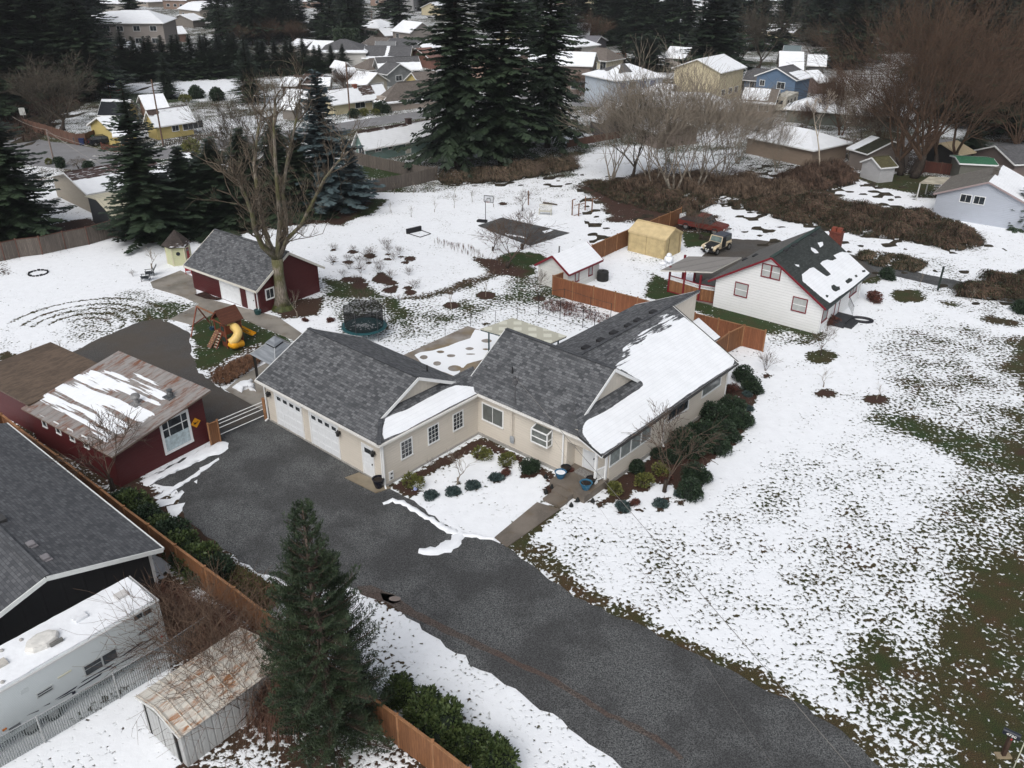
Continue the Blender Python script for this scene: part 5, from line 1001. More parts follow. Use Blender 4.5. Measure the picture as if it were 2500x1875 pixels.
p = rvp(170,1550); rect(p[0]-.22, p[2]-.1, p[0]+.22, p[2]+.12, 'hatch', plain((.12,.13,.14), .5), .02); p = rvp(50,1570); rect(p[0]-.08, p[2]-.04, p[0]+.08, p[2]+.04, 'marker_light', plain((.4,.12,.02), .4), .03); p = rvp(1820,525); rect(p[0]-.06, p[2]-.05, p[0]+.03, p[2]+.05, 'marker_light', plain((.35,.02,.02), .4), .03)
def rvt(x, y, z=HR+.08): return RF.loc(at(x/4.61, 1440+y/4.61, z))
p = rvt(480,600); mb = MB(); mb.lathe([(.62,0),(.66,.03),(.66,.16),(.6,.27),(.42,.31)], (p[0],p[1],p[2]-.02), 8, sx=1.05, sy=.72); mb.build('air_conditioner', plain((.62,.61,.58), .5, .12), rv); MB().box(p[0]+.1,p[0]+.62,p[1]-.56,p[1]-.44,p[2]+.03,p[2]+.17).build('vent_grille', plain((.15,.15,.14), .6), rv)
for q, c_ in (((1365,70),(.5,.49,.48)), ((905,320),(.68,.7,.73)), ((0,850),(.5,.48,.44))): p = rvt(*q); MB().box(p[0]-.26,p[0]+.26,p[1]-.2,p[1]+.2,p[2]-.06,p[2]+.13).build('roof_vent', plain(c_, .5), rv)
for q in ((240,570),(20,690),(30,1045)): p = rvt(*q); MB().lathe([(.08,0),(.08,.1),(.03,.13)], (p[0],p[1],p[2]-.03), 10).build('vent_cap', plain((.35,.34,.33), .5), rv)
for x in (-5.2,-6.1): wheel(rv, x, .15, .36, .22, -1)
q0 = at(1090/2.885, 1300+1245/2.885, 2.3); rz = math.radians(51.4); MF = Frame(q0, rz)
ms_ = thing('metal_shed', 'rusty white metal shed with a gabled roof beside the foreground pine', 'shed', (q0[0], q0[1], 0), rz)
mm = metalroof((.56,.54,.49), (.30,.12,.035), .60, .62, 1.3, 'u', .5, (1.6,.35)); wmm = metalroof((.38,.385,.38), (.25,.2,.16), .25, .3, 1.0, 'u', .5)
mb = MB(); a = [(.1,-1.45,0),(.1,1.45,0),(.1,1.45,1.88),(.1,0,2.25),(.1,-1.45,1.88)]; b = [(4.9,)+c[1:] for c in a]; mb.add(a+b, [(0,1,2,3,4),(9,8,7,6,5),(0,4,9,5),(2,1,6,7),(4,3,8,9),(3,2,7,8)]); mb.build('wall', wmm, ms_)
mb = MB(); mb.slab([(0,-1.6,1.88),(5,-1.6,1.88),(5,0,2.32),(0,0,2.32)], .04); mb.slab([(0,1.6,1.88),(0,0,2.32),(5,0,2.32),(5,1.6,1.88)], .04); mb.build('roof', mm, ms_)
for i in range(11):
    x = .06+i*.488; mb = MB(); mb.bar((x,-1.6,1.905),(x,0,2.345), .035, .04); mb.bar((x,1.6,1.905),(x,0,2.345), .035, .04); mb.build('roof_seam', plain((.5,.46,.4), .5, .3), ms_)
mb = MB(); mb.bar((-.02,-1.62,1.83),(-.02,0,2.28), .03, .12); mb.bar((-.02,1.62,1.83),(-.02,0,2.28), .03, .12); mb.build('fascia', plain((.55,.55,.53), .5), ms_)
for y0_, y1_ in ((-.95,-.04),(.04,.95)): MB().box(.04,.1,y0_,y1_,.1,1.8).build('door', wmm, ms_)
for y0_ in (-1.12, 1.0): MB().box(.03,.1,y0_,y0_+.1,.08,1.82).build('door_gap', plain((.02,.02,.02), .8), ms_)
tn = plain((.52,.41,.23), .7, .1, sc_=1.5)
cn, CF_, CL_ = near_house('canopy_tent', 'tan fabric canopy tent between the cedar fence and the off-road car', 'tent', (1557,537), (1649,558), 2.95, 2.15, 3.3, plain((.45,.355,.19), .7, .15, sc_=1.5), tn, (-1,-1), tn, over=.03)
for x in (.05, 1.4, 2.8): MB().bar((min(x*CL_/2.85,CL_-.02),-.03,0),(min(x*CL_/2.85,CL_-.02),-.03,2.15), .03).build('seam', plain((.3,.23,.12), .8), cn)
MB().bar((CL_+.02,.5,0),(CL_+.02,.7,2.1), .03).build('door_flap', plain((.12,.08,.04), .8), cn); MB().bar((CL_+.02,2.9,0),(CL_+.02,2.8,2.1), .03).build('door_flap', plain((.12,.08,.04), .8), cn)
def Z6(x, y): return (450+x/7.373, 730+y/7.373)
PW = boards((.16,.045,.02), .12, .3); PWP = plain((.19,.055,.03), .6, .15); YEL = plain((.66,.47,.16), .35, .04); ORG = plain((.68,.32,.015), .35, .04)
p = at(*Z6(785,890)); rz = math.radians(-40); SC = .83; ps = thing('playset', 'wooden playset tower with a pale yellow tube slide, orange slide and swing beam', 'play set', (p[0], p[1], 0), rz); PF = Frame(p, rz); ps.scale = (SC,)*3; lp = lambda x, y, z: PF.px(x, y, z*SC)/SC
WX, DY = 1.75, 1.75
for x in (0, -WX):
    for y in (0, DY): MB().box(x-.05,x+.05,y-.05,y+.05,0,2.75).build('post', PWP, ps)
MB().box(-WX,0,0,DY,1.4,1.48).build('deck', PW, ps)
m_ = MB(); m_.slab([(.25,-.25,2.55),(.25,DY+.25,2.55),(-WX/2,DY+.25,3.75),(-WX/2,-.25,3.75)], .05); m_.slab([(-WX-.25,-.25,2.55),(-WX/2,-.25,3.75),(-WX/2,DY+.25,3.75),(-WX-.25,DY+.25,2.55)], .05); m_.build('roof', boards((.10,.035,.02), .14, .3, 'v'), ps)
for y in (-.2, DY+.2): m_ = MB(); m_.bar((.2,y,2.5),(-WX/2,y,3.65), .05,.12); m_.bar((-WX-.2,y,2.5),(-WX/2,y,3.65), .05,.12); m_.bar((-WX-.1,y,2.62),(.1,y,2.62), .05,.12); m_.build('gable_frame', PWP, ps)
for a, b in (((0,.02,0),(0,DY,0)), ((0,DY,0),(-WX,DY,0))):
    m_ = MB(); m_.bar(tuple(a[:2])+(1.85,), tuple(b[:2])+(1.85,), .03, .75); m_.build('side_panel', PW, ps); m_ = MB(); m_.bar(tuple(a[:2])+(.6,), tuple(b[:2])+(.6,), .03, .9); m_.build('side_panel', PW, ps)
m_ = MB(); m_.bar((-WX*.45,0,1.9),(0,0,1.9), .03, .85); m_.build('side_panel', PW, ps); m_ = MB(); m_.bar((-WX*.45,0,.75),(0,0,.75), .03, 1.3); m_.build('side_panel', PW, ps)
for z in (1.75, .65): MB().box(-.62,-.12,-.05,-.02,z,z+.45).build('slatted_window', plain((.015,.03,.025), .6), ps)
m_ = MB(); m_.bar((-1.45,0,1.45),(-1.45,-1.15,.05), .62, .05); m_.build('climbing_wall', boards((.22,.11,.07), .2, .3, 'v'), ps)
for i in range(8): m_ = MB(); r_ = random.Random(i); q_ = i/8; m_.lathe([(.05,0),(.06,.03),(.03,.07)], (-1.45+r_.uniform(-.22,.22), -.05-1.05*q_, 1.47-1.3*q_), 7); m_.build('climbing_hold', plain((.4,.28,.12), .6), ps)
m_ = MB()
for x in (-1.05,-.6): m_.bar((x,0,1.45),(x,-.85,.03), .05, .1)
m_.build('ladder_rail', PWP, ps)
for i in range(6): q_ = (i+.5)/6; MB().box(-1.03,-.62,-.85*q_-.07,-.85*q_+.07,1.45-1.42*q_,1.49-1.42*q_).build('ladder_rung', plain((.45,.38,.3), .6), ps)
def cr(P, n=6):
    P = [np.array(p, float) for p in P]; out = []
    for i in range(len(P)-1):
        a, b, c, d = P[max(i-1,0)], P[i], P[i+1], P[min(i+2,len(P)-1)]
        for j in range(n): t_5 = j/n; out.append(.5*((2*b)+(c-a)*t_5+(2*a-5*b+4*c-d)*t_5**2+(3*b-a-3*c+d)*t_5**3))
    return out+[P[-1]]
m_ = MB(); m_.path(cr([lp(562,795,2.0), lp(573,799,1.95), lp(581,812,1.6), lp(575,827,1.15), lp(564,837,.8)]), .42, 16); m_.build('tube_slide', YEL, ps, smooth=True)
m_ = MB(); m_.path(cr([lp(563,838,.75), lp(571,843,.6), lp(582,840,.5), lp(591,838,.4)]), .36, 14); m_.build('tube_slide', ORG, ps, smooth=True, label='orange bottom end of the tube slide')
sl1 = cr([lp(577,798,1.5), lp(590,803,1.1), lp(606,811,.5), lp(620,817,.3)], 4); m_ = MB()
for a, b in zip(sl1[:-1], sl1[1:]):
    m_.bar(a, b, .5, .04); m_.bar(a+(0,.25,.08), b+(0,.25,.08), .04, .2); m_.bar(a+(0,-.25,.08), b+(0,-.25,.08), .04, .2)
m_.build('open_slide', ORG, ps)
sf = lp(*Z6(120,690), 0); sf2 = lp(*Z6(470,440), 0); ap = (sf+sf2)/2; ap[2] = 2.6
m_ = MB(); m_.bar(sf, ap, .1); m_.bar(sf2, ap, .1); q1 = sf+(ap-sf)*.4; q2 = sf2+(ap-sf2)*.4; m_.bar(q1, q2, .08); m_.build('swing_frame', PWP, ps)
m_ = MB(); m_.bar(ap, (-WX-.1, .9, 2.45), .1, .15); m_.build('swing_beam', plain((.25,.12,.07), .6), ps)
sw = thing('swing_seat', 'small dark blue bucket swing hanging below the playset beam', 'swing', tuple(PF.o[:2]+PF.ex[:2]*((ap[0]-WX)/2*SC)+PF.ey[:2]*((ap[1]+.9)/2*SC))+(0,), rz)
MB().lathe([(.1,0),(.2,.08),(.22,.3),(.18,.3),(.12,.1)], (0,0,.45), 12).build('seat', plain((.02,.05,.08), .4), sw)
for s_ in (-.18,.18): MB().tube((s_,0,.7),(s_,0,2.4), .01).build('chain', plain((.3,.28,.2), .5), sw)
c = at(889, 795, .88); e = at(944, 795, .88); R_ = abs(e[0]-c[0])
tp = thing('trampoline', 'round trampoline with teal edge pad and black safety net', 'trampoline', (c[0], c[1], 0))
MB().lathe([(R_*.82,.88),(R_*.0+.01,.885)], n=40).build('jumping_mat', plain((.015,.016,.018), .6, .5, sc_=4), tp)
m_ = MB(); m_.lathe([(R_*.83,.9),(R_,.91),(R_+.02,.84),(R_*.83,.86)], n=48); m_.build('edge_pad', plain((.015,.075,.085), .45, .15), tp)
sn = MB(); rr = random.Random(8)
for i in range(70):
    a_ = rr.gauss(0, .55); b_ = rr.gauss(-.1, .4); sn.lathe([(rr.uniform(.05,.17),.0),(.02,.03)], (a_, b_, .89), 5)
sn.build('snow_bits', SNM, tp)['kind'] = 'stuff'
t = T('net'); t.set(t.b.inputs['Alpha'], .72); NET = t.fin((.008,.008,.009), .7)
m_ = MB(); n_ = 36
V = [(R_*.86*math.cos(2*PI*i/n_), R_*.86*math.sin(2*PI*i/n_), z+(.1*math.cos(6*PI*i/n_*2) if z > 2 else 0)) for z in (.92, 2.55) for i in range(n_)]
m_.add(V, [(i, (i+1) % n_, n_+(i+1) % n_, n_+i) for i in range(n_)]); m_.build('safety_net', NET, tp)
for i in range(6):
    a_ = 2*PI*(i+.3)/6; x, y = R_*.95*math.cos(a_), R_*.95*math.sin(a_); m_ = MB(); m_.tube((x,y,0),(x,y,2.7), .025); m_.build('net_pole', plain((.05,.05,.055), .4), tp)
    m_ = MB(); m_.path([(x*.98,y*.98,.85),(x*1.0,y*1.0,.02),(R_*.95*math.cos(a_+.5),R_*.95*math.sin(a_+.5),.02),(R_*.95*math.cos(a_+.5),R_*.95*math.sin(a_+.5),.85)], .025); m_.build('leg', plain((.4,.41,.42), .35, .1, .6), tp)
cs = [at(*Z6(1175,990), 2.35), at(*Z6(1640,1240), 2.35), at(*Z6(2110,885), 2.35)]; cs.append(cs[0]+cs[2]-cs[1]); cc = sum(cs)/4
gz = thing('gazebo', 'metal-roofed gazebo with black posts partly hidden behind the garage roof', 'gazebo', (cc[0], cc[1], 0)); q = [c_-np.array([cc[0], cc[1], 0]) for c_ in cs]
t = T('brushed_metal'); GZM = t.fin(t.mix(t.step(t.noise(t.uv((.4,3,1)), 1.2, 4), .35, .65), (.30,.32,.34), (.48,.5,.52)), .3, None, .65)
for i in range(4):
    a_, b_ = q[i], q[(i+1) % 4]; ta, tb = a_*.3+(0,0,3.0-2.35*.3), b_*.3+(0,0,3.0-2.35*.3); m_ = MB(); m_.slab([a_, b_, tb, ta], .03); m_.build('roof_panel', GZM, gz)
    m_ = MB(); m_.bar(a_+(0,0,.03), ta+(0,0,.03), .05, .03); m_.build('hip_rib', trim((.4,.42,.43)), gz)
    m_ = MB(); u_, w_ = a_*.36+(0,0,3.12-2.35*.36), b_*.36+(0,0,3.12-2.35*.36); m_.slab([u_, w_, np.array([0.05,0,3.55]), np.array([0,0.05,3.55])], .025); m_.build('top_roof_panel', GZM, gz)
    m_ = MB(); m_.bar(a_*.31+(0,0,3.02-2.35*.31), b_*.31+(0,0,3.02-2.35*.31), .06, .18); m_.build('vent_band', plain((.01,.01,.012), .5), gz)
    x, y = a_[0]*.84, a_[1]*.84; MB().box(x-.08,x+.08,y-.08,y+.08,0,2.4).build('post', plain((.015,.013,.012), .5), gz)
    m_ = MB(); m_.bar(a_*.84+(0,0,.35), b_*.84+(0,0,.35), .08, .14); m_.build('beam', plain((.015,.013,.012), .5), gz)
c = at(440, 641); ph_ = thing('playhouse', 'small pale green hexagonal playhouse with a dark pointed roof and red door', 'playhouse', (c[0], c[1], 0), .35)
r_ = 1.15; hx = [(r_*math.cos(PI/3*i), r_*math.sin(PI/3*i)) for i in range(6)]
MB().prism(hx, 0, 2.05).build('wall', siding((.46,.47,.30), .2, .03), ph_)
m_ = MB()
for i in range(6): m_.slab([(hx[i][0]*1.3,hx[i][1]*1.3,1.95),(hx[(i+1) % 6][0]*1.3,hx[(i+1) % 6][1]*1.3,1.95),(0,0,3.45)], .05, cov=[.45,.45,-.2] if i in (4,5) else -.3)
m_.build('roof', shingle((.03,.025,.022),(.07,.055,.05)), ph_)
m_ = MB()
for x, y in hx: m_.box(x-.05,x+.05,y-.05,y+.05,0,2.05)
m_.build('corner_board', trim((.55,.52,.38)), ph_)
def hexface(i): a, b = np.array(hx[i]), np.array(hx[(i+1) % 6]); u = (b-a)/np.linalg.norm(b-a); return (a[0],a[1],0), (u[0],u[1],0), (u[1],-u[0],0)
door(ph_, *hexface(5), .3, .1, .55, 1.55, plain((.25,.02,.02), .5), trim((.5,.47,.35)), lite=True)
o_, u_, n_ = (np.array(v_) for v_ in hexface(4)); cw = o_+u_*.57+n_*.02; m_ = MB(); m_.add([cw+u_*.2*math.cos(2*PI*i/14)+np.array([0,0,1.25+.2*math.sin(2*PI*i/14)])+n_*.02 for i in range(14)], [tuple(range(14))]); m_.build('window', DARKG, ph_)
def deckchair(pos, rz, lab):
    th = thing('lounge_chair', lab, 'chair', (pos[0], pos[1], 0), rz, 'dark lounge chairs by the concrete yard'); m = plain((.03,.035,.04), .5)
    MB().slab([(-.3,-.35,.38),(.3,-.35,.38),(.3,.3,.28),(-.3,.3,.28)], .04).build('seat', m, th); m_ = MB(); m_.bar((0,.28,.3),(0,.75,1.05), .56, .04); m_.build('backrest', m, th)
    for s_ in (-.3,.3):
        m_ = MB(); m_.bar((s_,-.4,.55),(s_,.45,.55), .1, .03); m_.build('armrest', m, th); m_ = MB(); m_.bar((s_,-.33,0),(s_,-.33,.55), .05); m_.build('leg', m, th); m_ = MB(); m_.bar((s_,.4,0),(s_,.35,.55), .05); m_.build('leg', m, th)
deckchair(at(366,673), -1.2, 'dark lounge chair farther from the camera at the left end of the yard'); deckchair(at(356,685), -1.3, 'dark lounge chair nearer the camera at the left end of the yard')
c = at(93.4, 667.6); m_ = MB(); rr = random.Random(2)
for i in range(16): a_ = 2*PI*i/16; m_.obox((.85*math.cos(a_), .85*math.sin(a_), .05), (.0-.13*math.sin(a_), .13*math.cos(a_), 0), (.06*math.cos(a_), .06*math.sin(a_), 0), (0,0,.05+.03*(i % 3)))
o = m_.build('fire_ring', plain((.012,.012,.015), .8)); o.location = (c[0], c[1], 0); tag(o, 'black ring of stones around a fire pit in the left snow field', 'fire pit')
c = at(461, 668); rc_ = thing('red_chair', 'small red wooden chair at the left end of the barn garage', 'chair', (c[0], c[1], 0), .4); RC = plain((.3,.02,.025), .5)
MB().box(-.28,.28,-.28,.28,.38,.43).build('seat', RC, rc_); MB().box(-.28,.28,.24,.28,.43,1.0).build('backrest', RC, rc_)
for x in (-.25,.25):
    for y in (-.25,.25): MB().box(x-.03,x+.03,y-.03,y+.03,0,.4).build('leg', RC, rc_)
c = at(630, 768); o = MB().lathe([(.22,0),(.3,.3),(.32,.45),(.28,.45),(.25,.35)], n=16).build('planter_pot', plain((.02,.06,.06), .4)); o.location = (c[0], c[1], 0); tag(o, 'dark teal pot beside the white side door of the barn garage', 'pot')
PQ = [at(985,868), at(1142,797), at(1262,838), at(1140,945)]; o0 = PQ[0]
m_ = MB(); n1, n2 = 46, 46; V = []
for i in range(n1+1):
    for j in range(n2+1): a_ = PQ[0]+(PQ[1]-PQ[0])*i/n1; b_ = PQ[3]+(PQ[2]-PQ[3])*i/n1; p_ = a_+(b_-a_)*j/n2; V.append((p_[0], p_[1], .05))
VA = np.array(V); Z9 = lambda pts: np.array([at(960+x/4.608, 740+y/4.608)[:2] for x, y in pts])
CV = blend(VA[:,0], VA[:,1], -.2, [(Z9([(240,590),(300,560),(440,540),(620,490),(740,440),(870,400),(920,300),(1100,340),(1200,390),(1060,560),(1000,640),(830,690),(700,830),(330,690)]), .35, 1.3)]+[(Z9(ell(x, y, a_, b_, 10)), .3, -.3) for x, y, a_, b_ in ((345,615,45,25),(530,555,45,16),(650,598,50,18),(860,518,50,18),(1050,430,60,22),(495,685,45,25),(690,740,80,35),(1040,525,40,10),(870,580,60,8))])
F = [(i*(n2+1)+j, (i+1)*(n2+1)+j, (i+1)*(n2+1)+j+1, i*(n2+1)+j+1) for i in range(n1) for j in range(n2)]
m_.add(V, F, 0, list(CV)); t = T('snowy_concrete'); pp_ = t.pos(); nn_ = t.noise(pp_, 1.1, 4, .5); vv = t.math('ADD', t.attr('cov'), t.math('MULTIPLY', t.math('SUBTRACT', nn_, .5), .8)); mm_ = t.step(vv, .46, .52)
cb_ = t.mix(t.step(t.noise(pp_, .6, 5, .6), .35, .65), (.17,.145,.12), (.27,.25,.23)); cb_ = t.mix(t.math('MULTIPLY', t.step(t.noise(pp_, .35, 3), .5, .65), .6), cb_, (.20,.14,.06))
o = m_.build('back_patio', t.fin(t.mix(mm_, cb_, SNOW), .8, t.bump(mm_, .5, .04))); o.data.flip_normals() if o.data.polygons[0].normal.z < 0 else None; tag(o, kind='structure')
LQ = [at(1171.6,803,2.3), at(1250.8,775.8,2.3), at(1384,820.3,2.3), at(1325,846,2.3)]; lc = sum(LQ)/4; lt = thing('pergola', 'flat translucent lattice-topped pergola behind the beige house', 'pergola', (lc[0], lc[1], 0)); q = [p_-np.array([lc[0],lc[1],0]) for p_ in LQ]
t = T('lattice_panel'); ch = t.n('TexChecker', {'Vector': t.uv(), 'Scale': 1.05}).outputs['Fac']; ch2 = t.n('TexChecker', {'Vector': t.uv(), 'Scale': 9.0}).outputs['Fac']
u, v, _ = t.sep(t.uv()); sq = t.math('MULTIPLY', t.math('SUBTRACT', 1, t.step(t.math('ABSOLUTE', t.math('SUBTRACT', t.math('FRACT', t.math('DIVIDE', u, 1.15)), .5)), .26, .29)), t.math('SUBTRACT', 1, t.step(t.math('ABSOLUTE', t.math('SUBTRACT', t.math('FRACT', t.math('DIVIDE', v, 1.15)), .5)), .26, .29)))
m_ = MB(); m_.slab(q, .06); m_.build('roof', t.fin(t.mix(sq, t.mix(ch2, (.36,.355,.29), (.46,.45,.38)), (.56,.56,.48)), .6), lt)
for a_ in q: MB().box(a_[0]*.8-.06,a_[0]*.8+.06,a_[1]*.8-.06,a_[1]*.8+.06,0,2.25).build('post', plain((.02,.05,.06), .5), lt)
for i in range(4): m_ = MB(); m_.bar(q[i]*.98+(0,0,-.03), q[(i+1) % 4]*.98+(0,0,-.03), .05, .14); m_.build('beam', plain((.03,.06,.07), .5), lt)
def zz(x, y): return (960+x/4.608, 740+y/4.608)
def wirefence(name, label, pts, h, r=.02):
    P = [at(*p_) for p_ in pts]; o_ = P[0]; th = thing(name, label, 'fence', (o_[0], o_[1], 0)); m = plain((.015,.015,.016), .5)
    for a_ in P: a_ = a_-o_; MB().tube((a_[0],a_[1],0), (a_[0],a_[1],h), r, n=5).build('post', m, th)
    for a_, b_ in zip(P[:-1], P[1:]):
        a_, b_ = a_-o_, b_-o_
        for z in (h*.97,) if h < 1.2 else (h*.97, h*.1): MB().tube((a_[0],a_[1],z), (b_[0],b_[1],z), r*.6, n=4).build('rail', m, th)
wirefence('garden_fence', 'low black wire fence along the outer edge of the snowy patio', [zz(585,370), zz(870,262), zz(1150,215), zz(1395,170), zz(1635,125)], 1.1)
wirefence('garden_fence', 'tall black wire fence around the vegetable plot beside the pergola', [zz(1635,125), zz(1875,195), zz(2130,280), zz(2260,330)], 1.8, .03)
wirefence('garden_fence', 'black wire fence along the cedar fence side of the vegetable plot', [(1315,755),(1376,748),(1440,770),(1490,785)], 1.7, .025)
def Y(x, y): return (1150+x/4.097, 460+y/4.097)
c = at(*Y(145,338)); bh = thing('basketball_hoop', 'portable basketball hoop with clear backboard beside the dark court', 'basketball hoop', (c[0], c[1], 0), -.3)
MB().tube((0,0,0),(0,0,2.6), .04).build('pole', plain((.03,.03,.035), .4), bh); MB().box(-1.0,.15,-.3,.3,0,.22).build('base', plain((.012,.012,.014), .5), bh)
m_ = MB(); [m_.bar(a_, b_, .06) for a_, b_ in (((-.15,0,2.4),(.95,0,2.4)), ((-.15,0,3.15),(.95,0,3.15)), ((-.15,0,2.4),(-.15,0,3.15)), ((.95,0,2.4),(.95,0,3.15)), ((.2,0,2.5),(.2,0,2.85)), ((.6,0,2.5),(.6,0,2.85)), ((.2,0,2.85),(.6,0,2.85)))]; m_.build('backboard_frame', plain((.03,.03,.03), .4), bh)
MB().box(-.13,.93,-.01,.01,2.42,3.13).build('backboard', plain((.5,.52,.55), .2), bh)
m_ = MB(); m_.path([(.4+.22*math.cos(a_), -.3+.22*math.sin(a_), 2.5) for a_ in np.linspace(0, 2*PI, 14)], .012, 4); m_.build('rim', plain((.3,.06,.02), .4), bh)
for i, (bx, by, ty, lab) in enumerate(((1010,268,115,'leftmost bare timber post standing in the snow right of the white bench'), (1075,276,150,'timber post with two slanting crossbars in the snow'), (1140,218,80,'farther brown timber post behind the crossbar post'), (1208,233,100,'rightmost timber post at the edge of the brambles'), (573,165,22,'single pole standing in the snow behind the court'))):
    g = at(*Y(bx, by)); h = height_at(g, Y(bx, ty)[1]); m_ = MB(); m_.box(-.07,.07,-.07,.07,0,h); 
    th = thing('timber_post', lab, 'post', (g[0], g[1], 0)); m_.build('post', plain((.14,.075,.045), .8, .2), th)
    if i in (1, 3): m_ = MB(); m_.bar((-.6,.0,h-.25),(.7,0,h+.05), .07); m_.build('crossbar', plain((.14,.075,.045), .8, .2), th)
    if i == 1: m_ = MB(); m_.bar((-.6,.0,h-1.5),(.3,0,h-1.2), .06); m_.build('crossbar', plain((.14,.075,.045), .8, .2), th)
    if i == 0: m_ = MB(); m_.bar((0,.0,h),(.35,0.2,h+.05), .08); m_.build('crossbar', plain((.14,.075,.045), .8, .2), th)
c = at(*Y(742,262)); bc = thing('garden_bench', 'white wooden garden bench facing the dark court', 'bench', (c[0], c[1], 0), -.2); BW = plain((.5,.49,.43), .6)
MB().box(-.75,.75,-.3,.25,.4,.45).build('seat', BW, bc)
m_ = MB()
for i in range(11): x = -.72+i*.144; m_.box(x-.02,x+.02,.24,.28,.45,1.1)
m_.box(-.78,.78,.23,.29,1.1,1.18); m_.build('backrest', BW, bc)
for x in (-.72,.72):
    m_ = MB(); m_.box(x-.04,x+.04,-.3,.28,.66,.71); m_.build('armrest', BW, bc)
    for y in (-.27,.25): MB().box(x-.04,x+.04,y-.04,y+.04,0,.68).build('leg', BW, bc)
a, b = at(1326,497), at(1360,502); o = MB().path([a+(0,0,.12), (a+b)/2+(0,0,.14), b+(0,0,.12)], [.13,.1,.08], 7).build('fallen_log', bark()); tag(o, 'thin log lying on the snow behind the white bench', 'log')
a, b = at(993,571), at(1028,563); th = thing('rebound_board', 'low black board with a rectangular frame lying on the orchard snow', 'sports board', (a[0], a[1], 0), hdg(a, b)); L_ = np.linalg.norm(b-a)
MB().box(0,L_,-.12,.12,0,.55).build('board', plain((.012,.012,.014), .5), th)
fe = Frame(a, hdg(a, b)); q1, q2 = fe.px(1026,580), fe.px(1052,571.5); m_ = MB(); m_.bar((.1,0,.05), q1+(0,0,.05), .06); m_.bar(q1+(0,0,.05), q2+(0,0,.05), .06); m_.bar((L_,0,.05), q2+(0,0,.05), .06); m_.build('frame', plain((.02,.02,.022), .5), th)
c = at(1471, 684); co = thing('compost_bin', 'round black compost bin beside the small white shed', 'bin', (c[0], c[1], 0)); MB().lathe([(.55,0),(.58,.1),(.56,.85),(.5,.9)], n=20).build('body', plain((.012,.012,.012), .5), co); MB().lathe([(.5,.9),(.5,.95),(.1,.98),(.1,1.05),(.02,1.06)], n=16).build('lid', plain((.02,.02,.02), .4), co)
c = at(1632, 641); sm = MB(); sm.lathe([(.1,0),(.42,.1),(.5,.38),(.4,.62),(.1,.72)], n=14).lathe([(.1,.6),(.26,.68),(.28,.85),(.15,1.0),(.02,1.03)], n=12); o = sm.build('snowman', SNM, smooth=True); o.location = (c[0], c[1], 0); tag(o, 'half-melted two-ball snowman on green grass before the canopy tent', 'snowman')
m_ = MB(); m_.lathe([(.1,0),(.42,.05),(.35,.22),(.05,.28)], n=12); o = m_.build('snowball', SNM, smooth=True); c = at(1618, 645); o.location = (c[0], c[1], 0); tag(o, 'low lump of rolled snow left of the snowman', 'snow')
def pot(x, y, z, r, col, lab, snow=False, h=None):
    c = at(x, y, z); h = h or r*1.25; th = thing('planter_pot', lab, 'pot', (c[0], c[1], z)); MB().lathe([(r*.6,0),(r*.85,h*.5),(r,h*.92),(r*1.1,h),(r*.92,h),(r*.85,h*.85)], n=20).build('pot', plain(col, .2, .1), th)
    MB().lathe([(r*.88,h*.86),(.01,h*.88)], n=14).build('filling', SNM if snow else plain((.02,.015,.012), .9, .4, sc_=12), th)
pot(1368, 1166, .5, .34, (.03,.11,.2), 'blue glazed pot with snow inside at the left of the porch', True); pot(1381, 1152, .5, .3, (.012,.014,.018), 'black pot behind the snow-filled blue pot')
pot(1430, 1193, .5, .36, (.03,.12,.2), 'blue glazed pot at the right corner of the porch'); pot(1443, 1180, .5, .3, (.015,.015,.018), 'black pot behind the right blue pot')
pot(925, 1189, .06, .36, (.01,.011,.018), 'large black round planter beside the garage side door', h=.62)
for i, (x, y) in enumerate(((440,1285),(490,1365),(440,1405),(645,1515),(697,1475),(820,1480))):
    c = at(1200+x/3.318, 780+y/3.318); m_ = MB(); m_.lathe([(.02,0),(.14,.03),(.12,.12),(.04,.15),(.1,.17),(.03,.3)], n=10); o = m_.build('cone_plant', plain((.012,.014,.014), .6)); o.location = (c[0], c[1], 0)  # each stands for a small dark cone-shaped plant, no lamp
    tag(o, ['small dark cone-shaped plant left of the porch nearest the wall', 'small dark cone-shaped plant beside the lowest porch step', 'small dark cone-shaped plant left of the porch path', 'small dark cone-shaped plant right of the front path', 'small dark cone-shaped plant below the right porch corner', 'small dark cone-shaped plant farthest right of the front path'][i], 'lamp', 'cone-shaped plants by the porch')
c = at(1014, 1196); o = MB().lathe([(.02,0),(.12,.03),(.13,.14),(.02,.22)], n=10).build('glass_ball', plain((.4,.45,.75), .2)); o.location = (c[0], c[1], 0); tag(o, 'small pale lilac ball at the front of the planting bed', 'ornament')
c = at(2448, 1846); mb_ = thing('mailbox', 'black mailbox numbered 4730 on a leaning brown post', 'mailbox', (c[0], c[1], 0), 0)
MB().box(-.06,.06,-.06,.06,0,1.12).build('post', plain((.06,.035,.025), .8, .25), mb_); MB().box(-.25,.25,-.12,.12,0,.07).build('stone_base', plain((.25,.2,.13), .9), mb_)
a, b = at(2350+940/9.48, 1700+850/9.48, 1.3), at(2350+1260/9.48, 1700+1000/9.48, 1.3); rzm = hdg(a, b); Lm = np.linalg.norm(b-a)
bxo = MB(); n_ = 10; Lb = .52; V = []; pr = [(-.09,0),(.09,0)]+[(.09*math.cos(PI*i/n_), .13+.09*math.sin(PI*i/n_)) for i in range(n_+1)]
for x in (-Lb/2, Lb/2): V += [(x, p_[0], p_[1]) for p_ in pr]
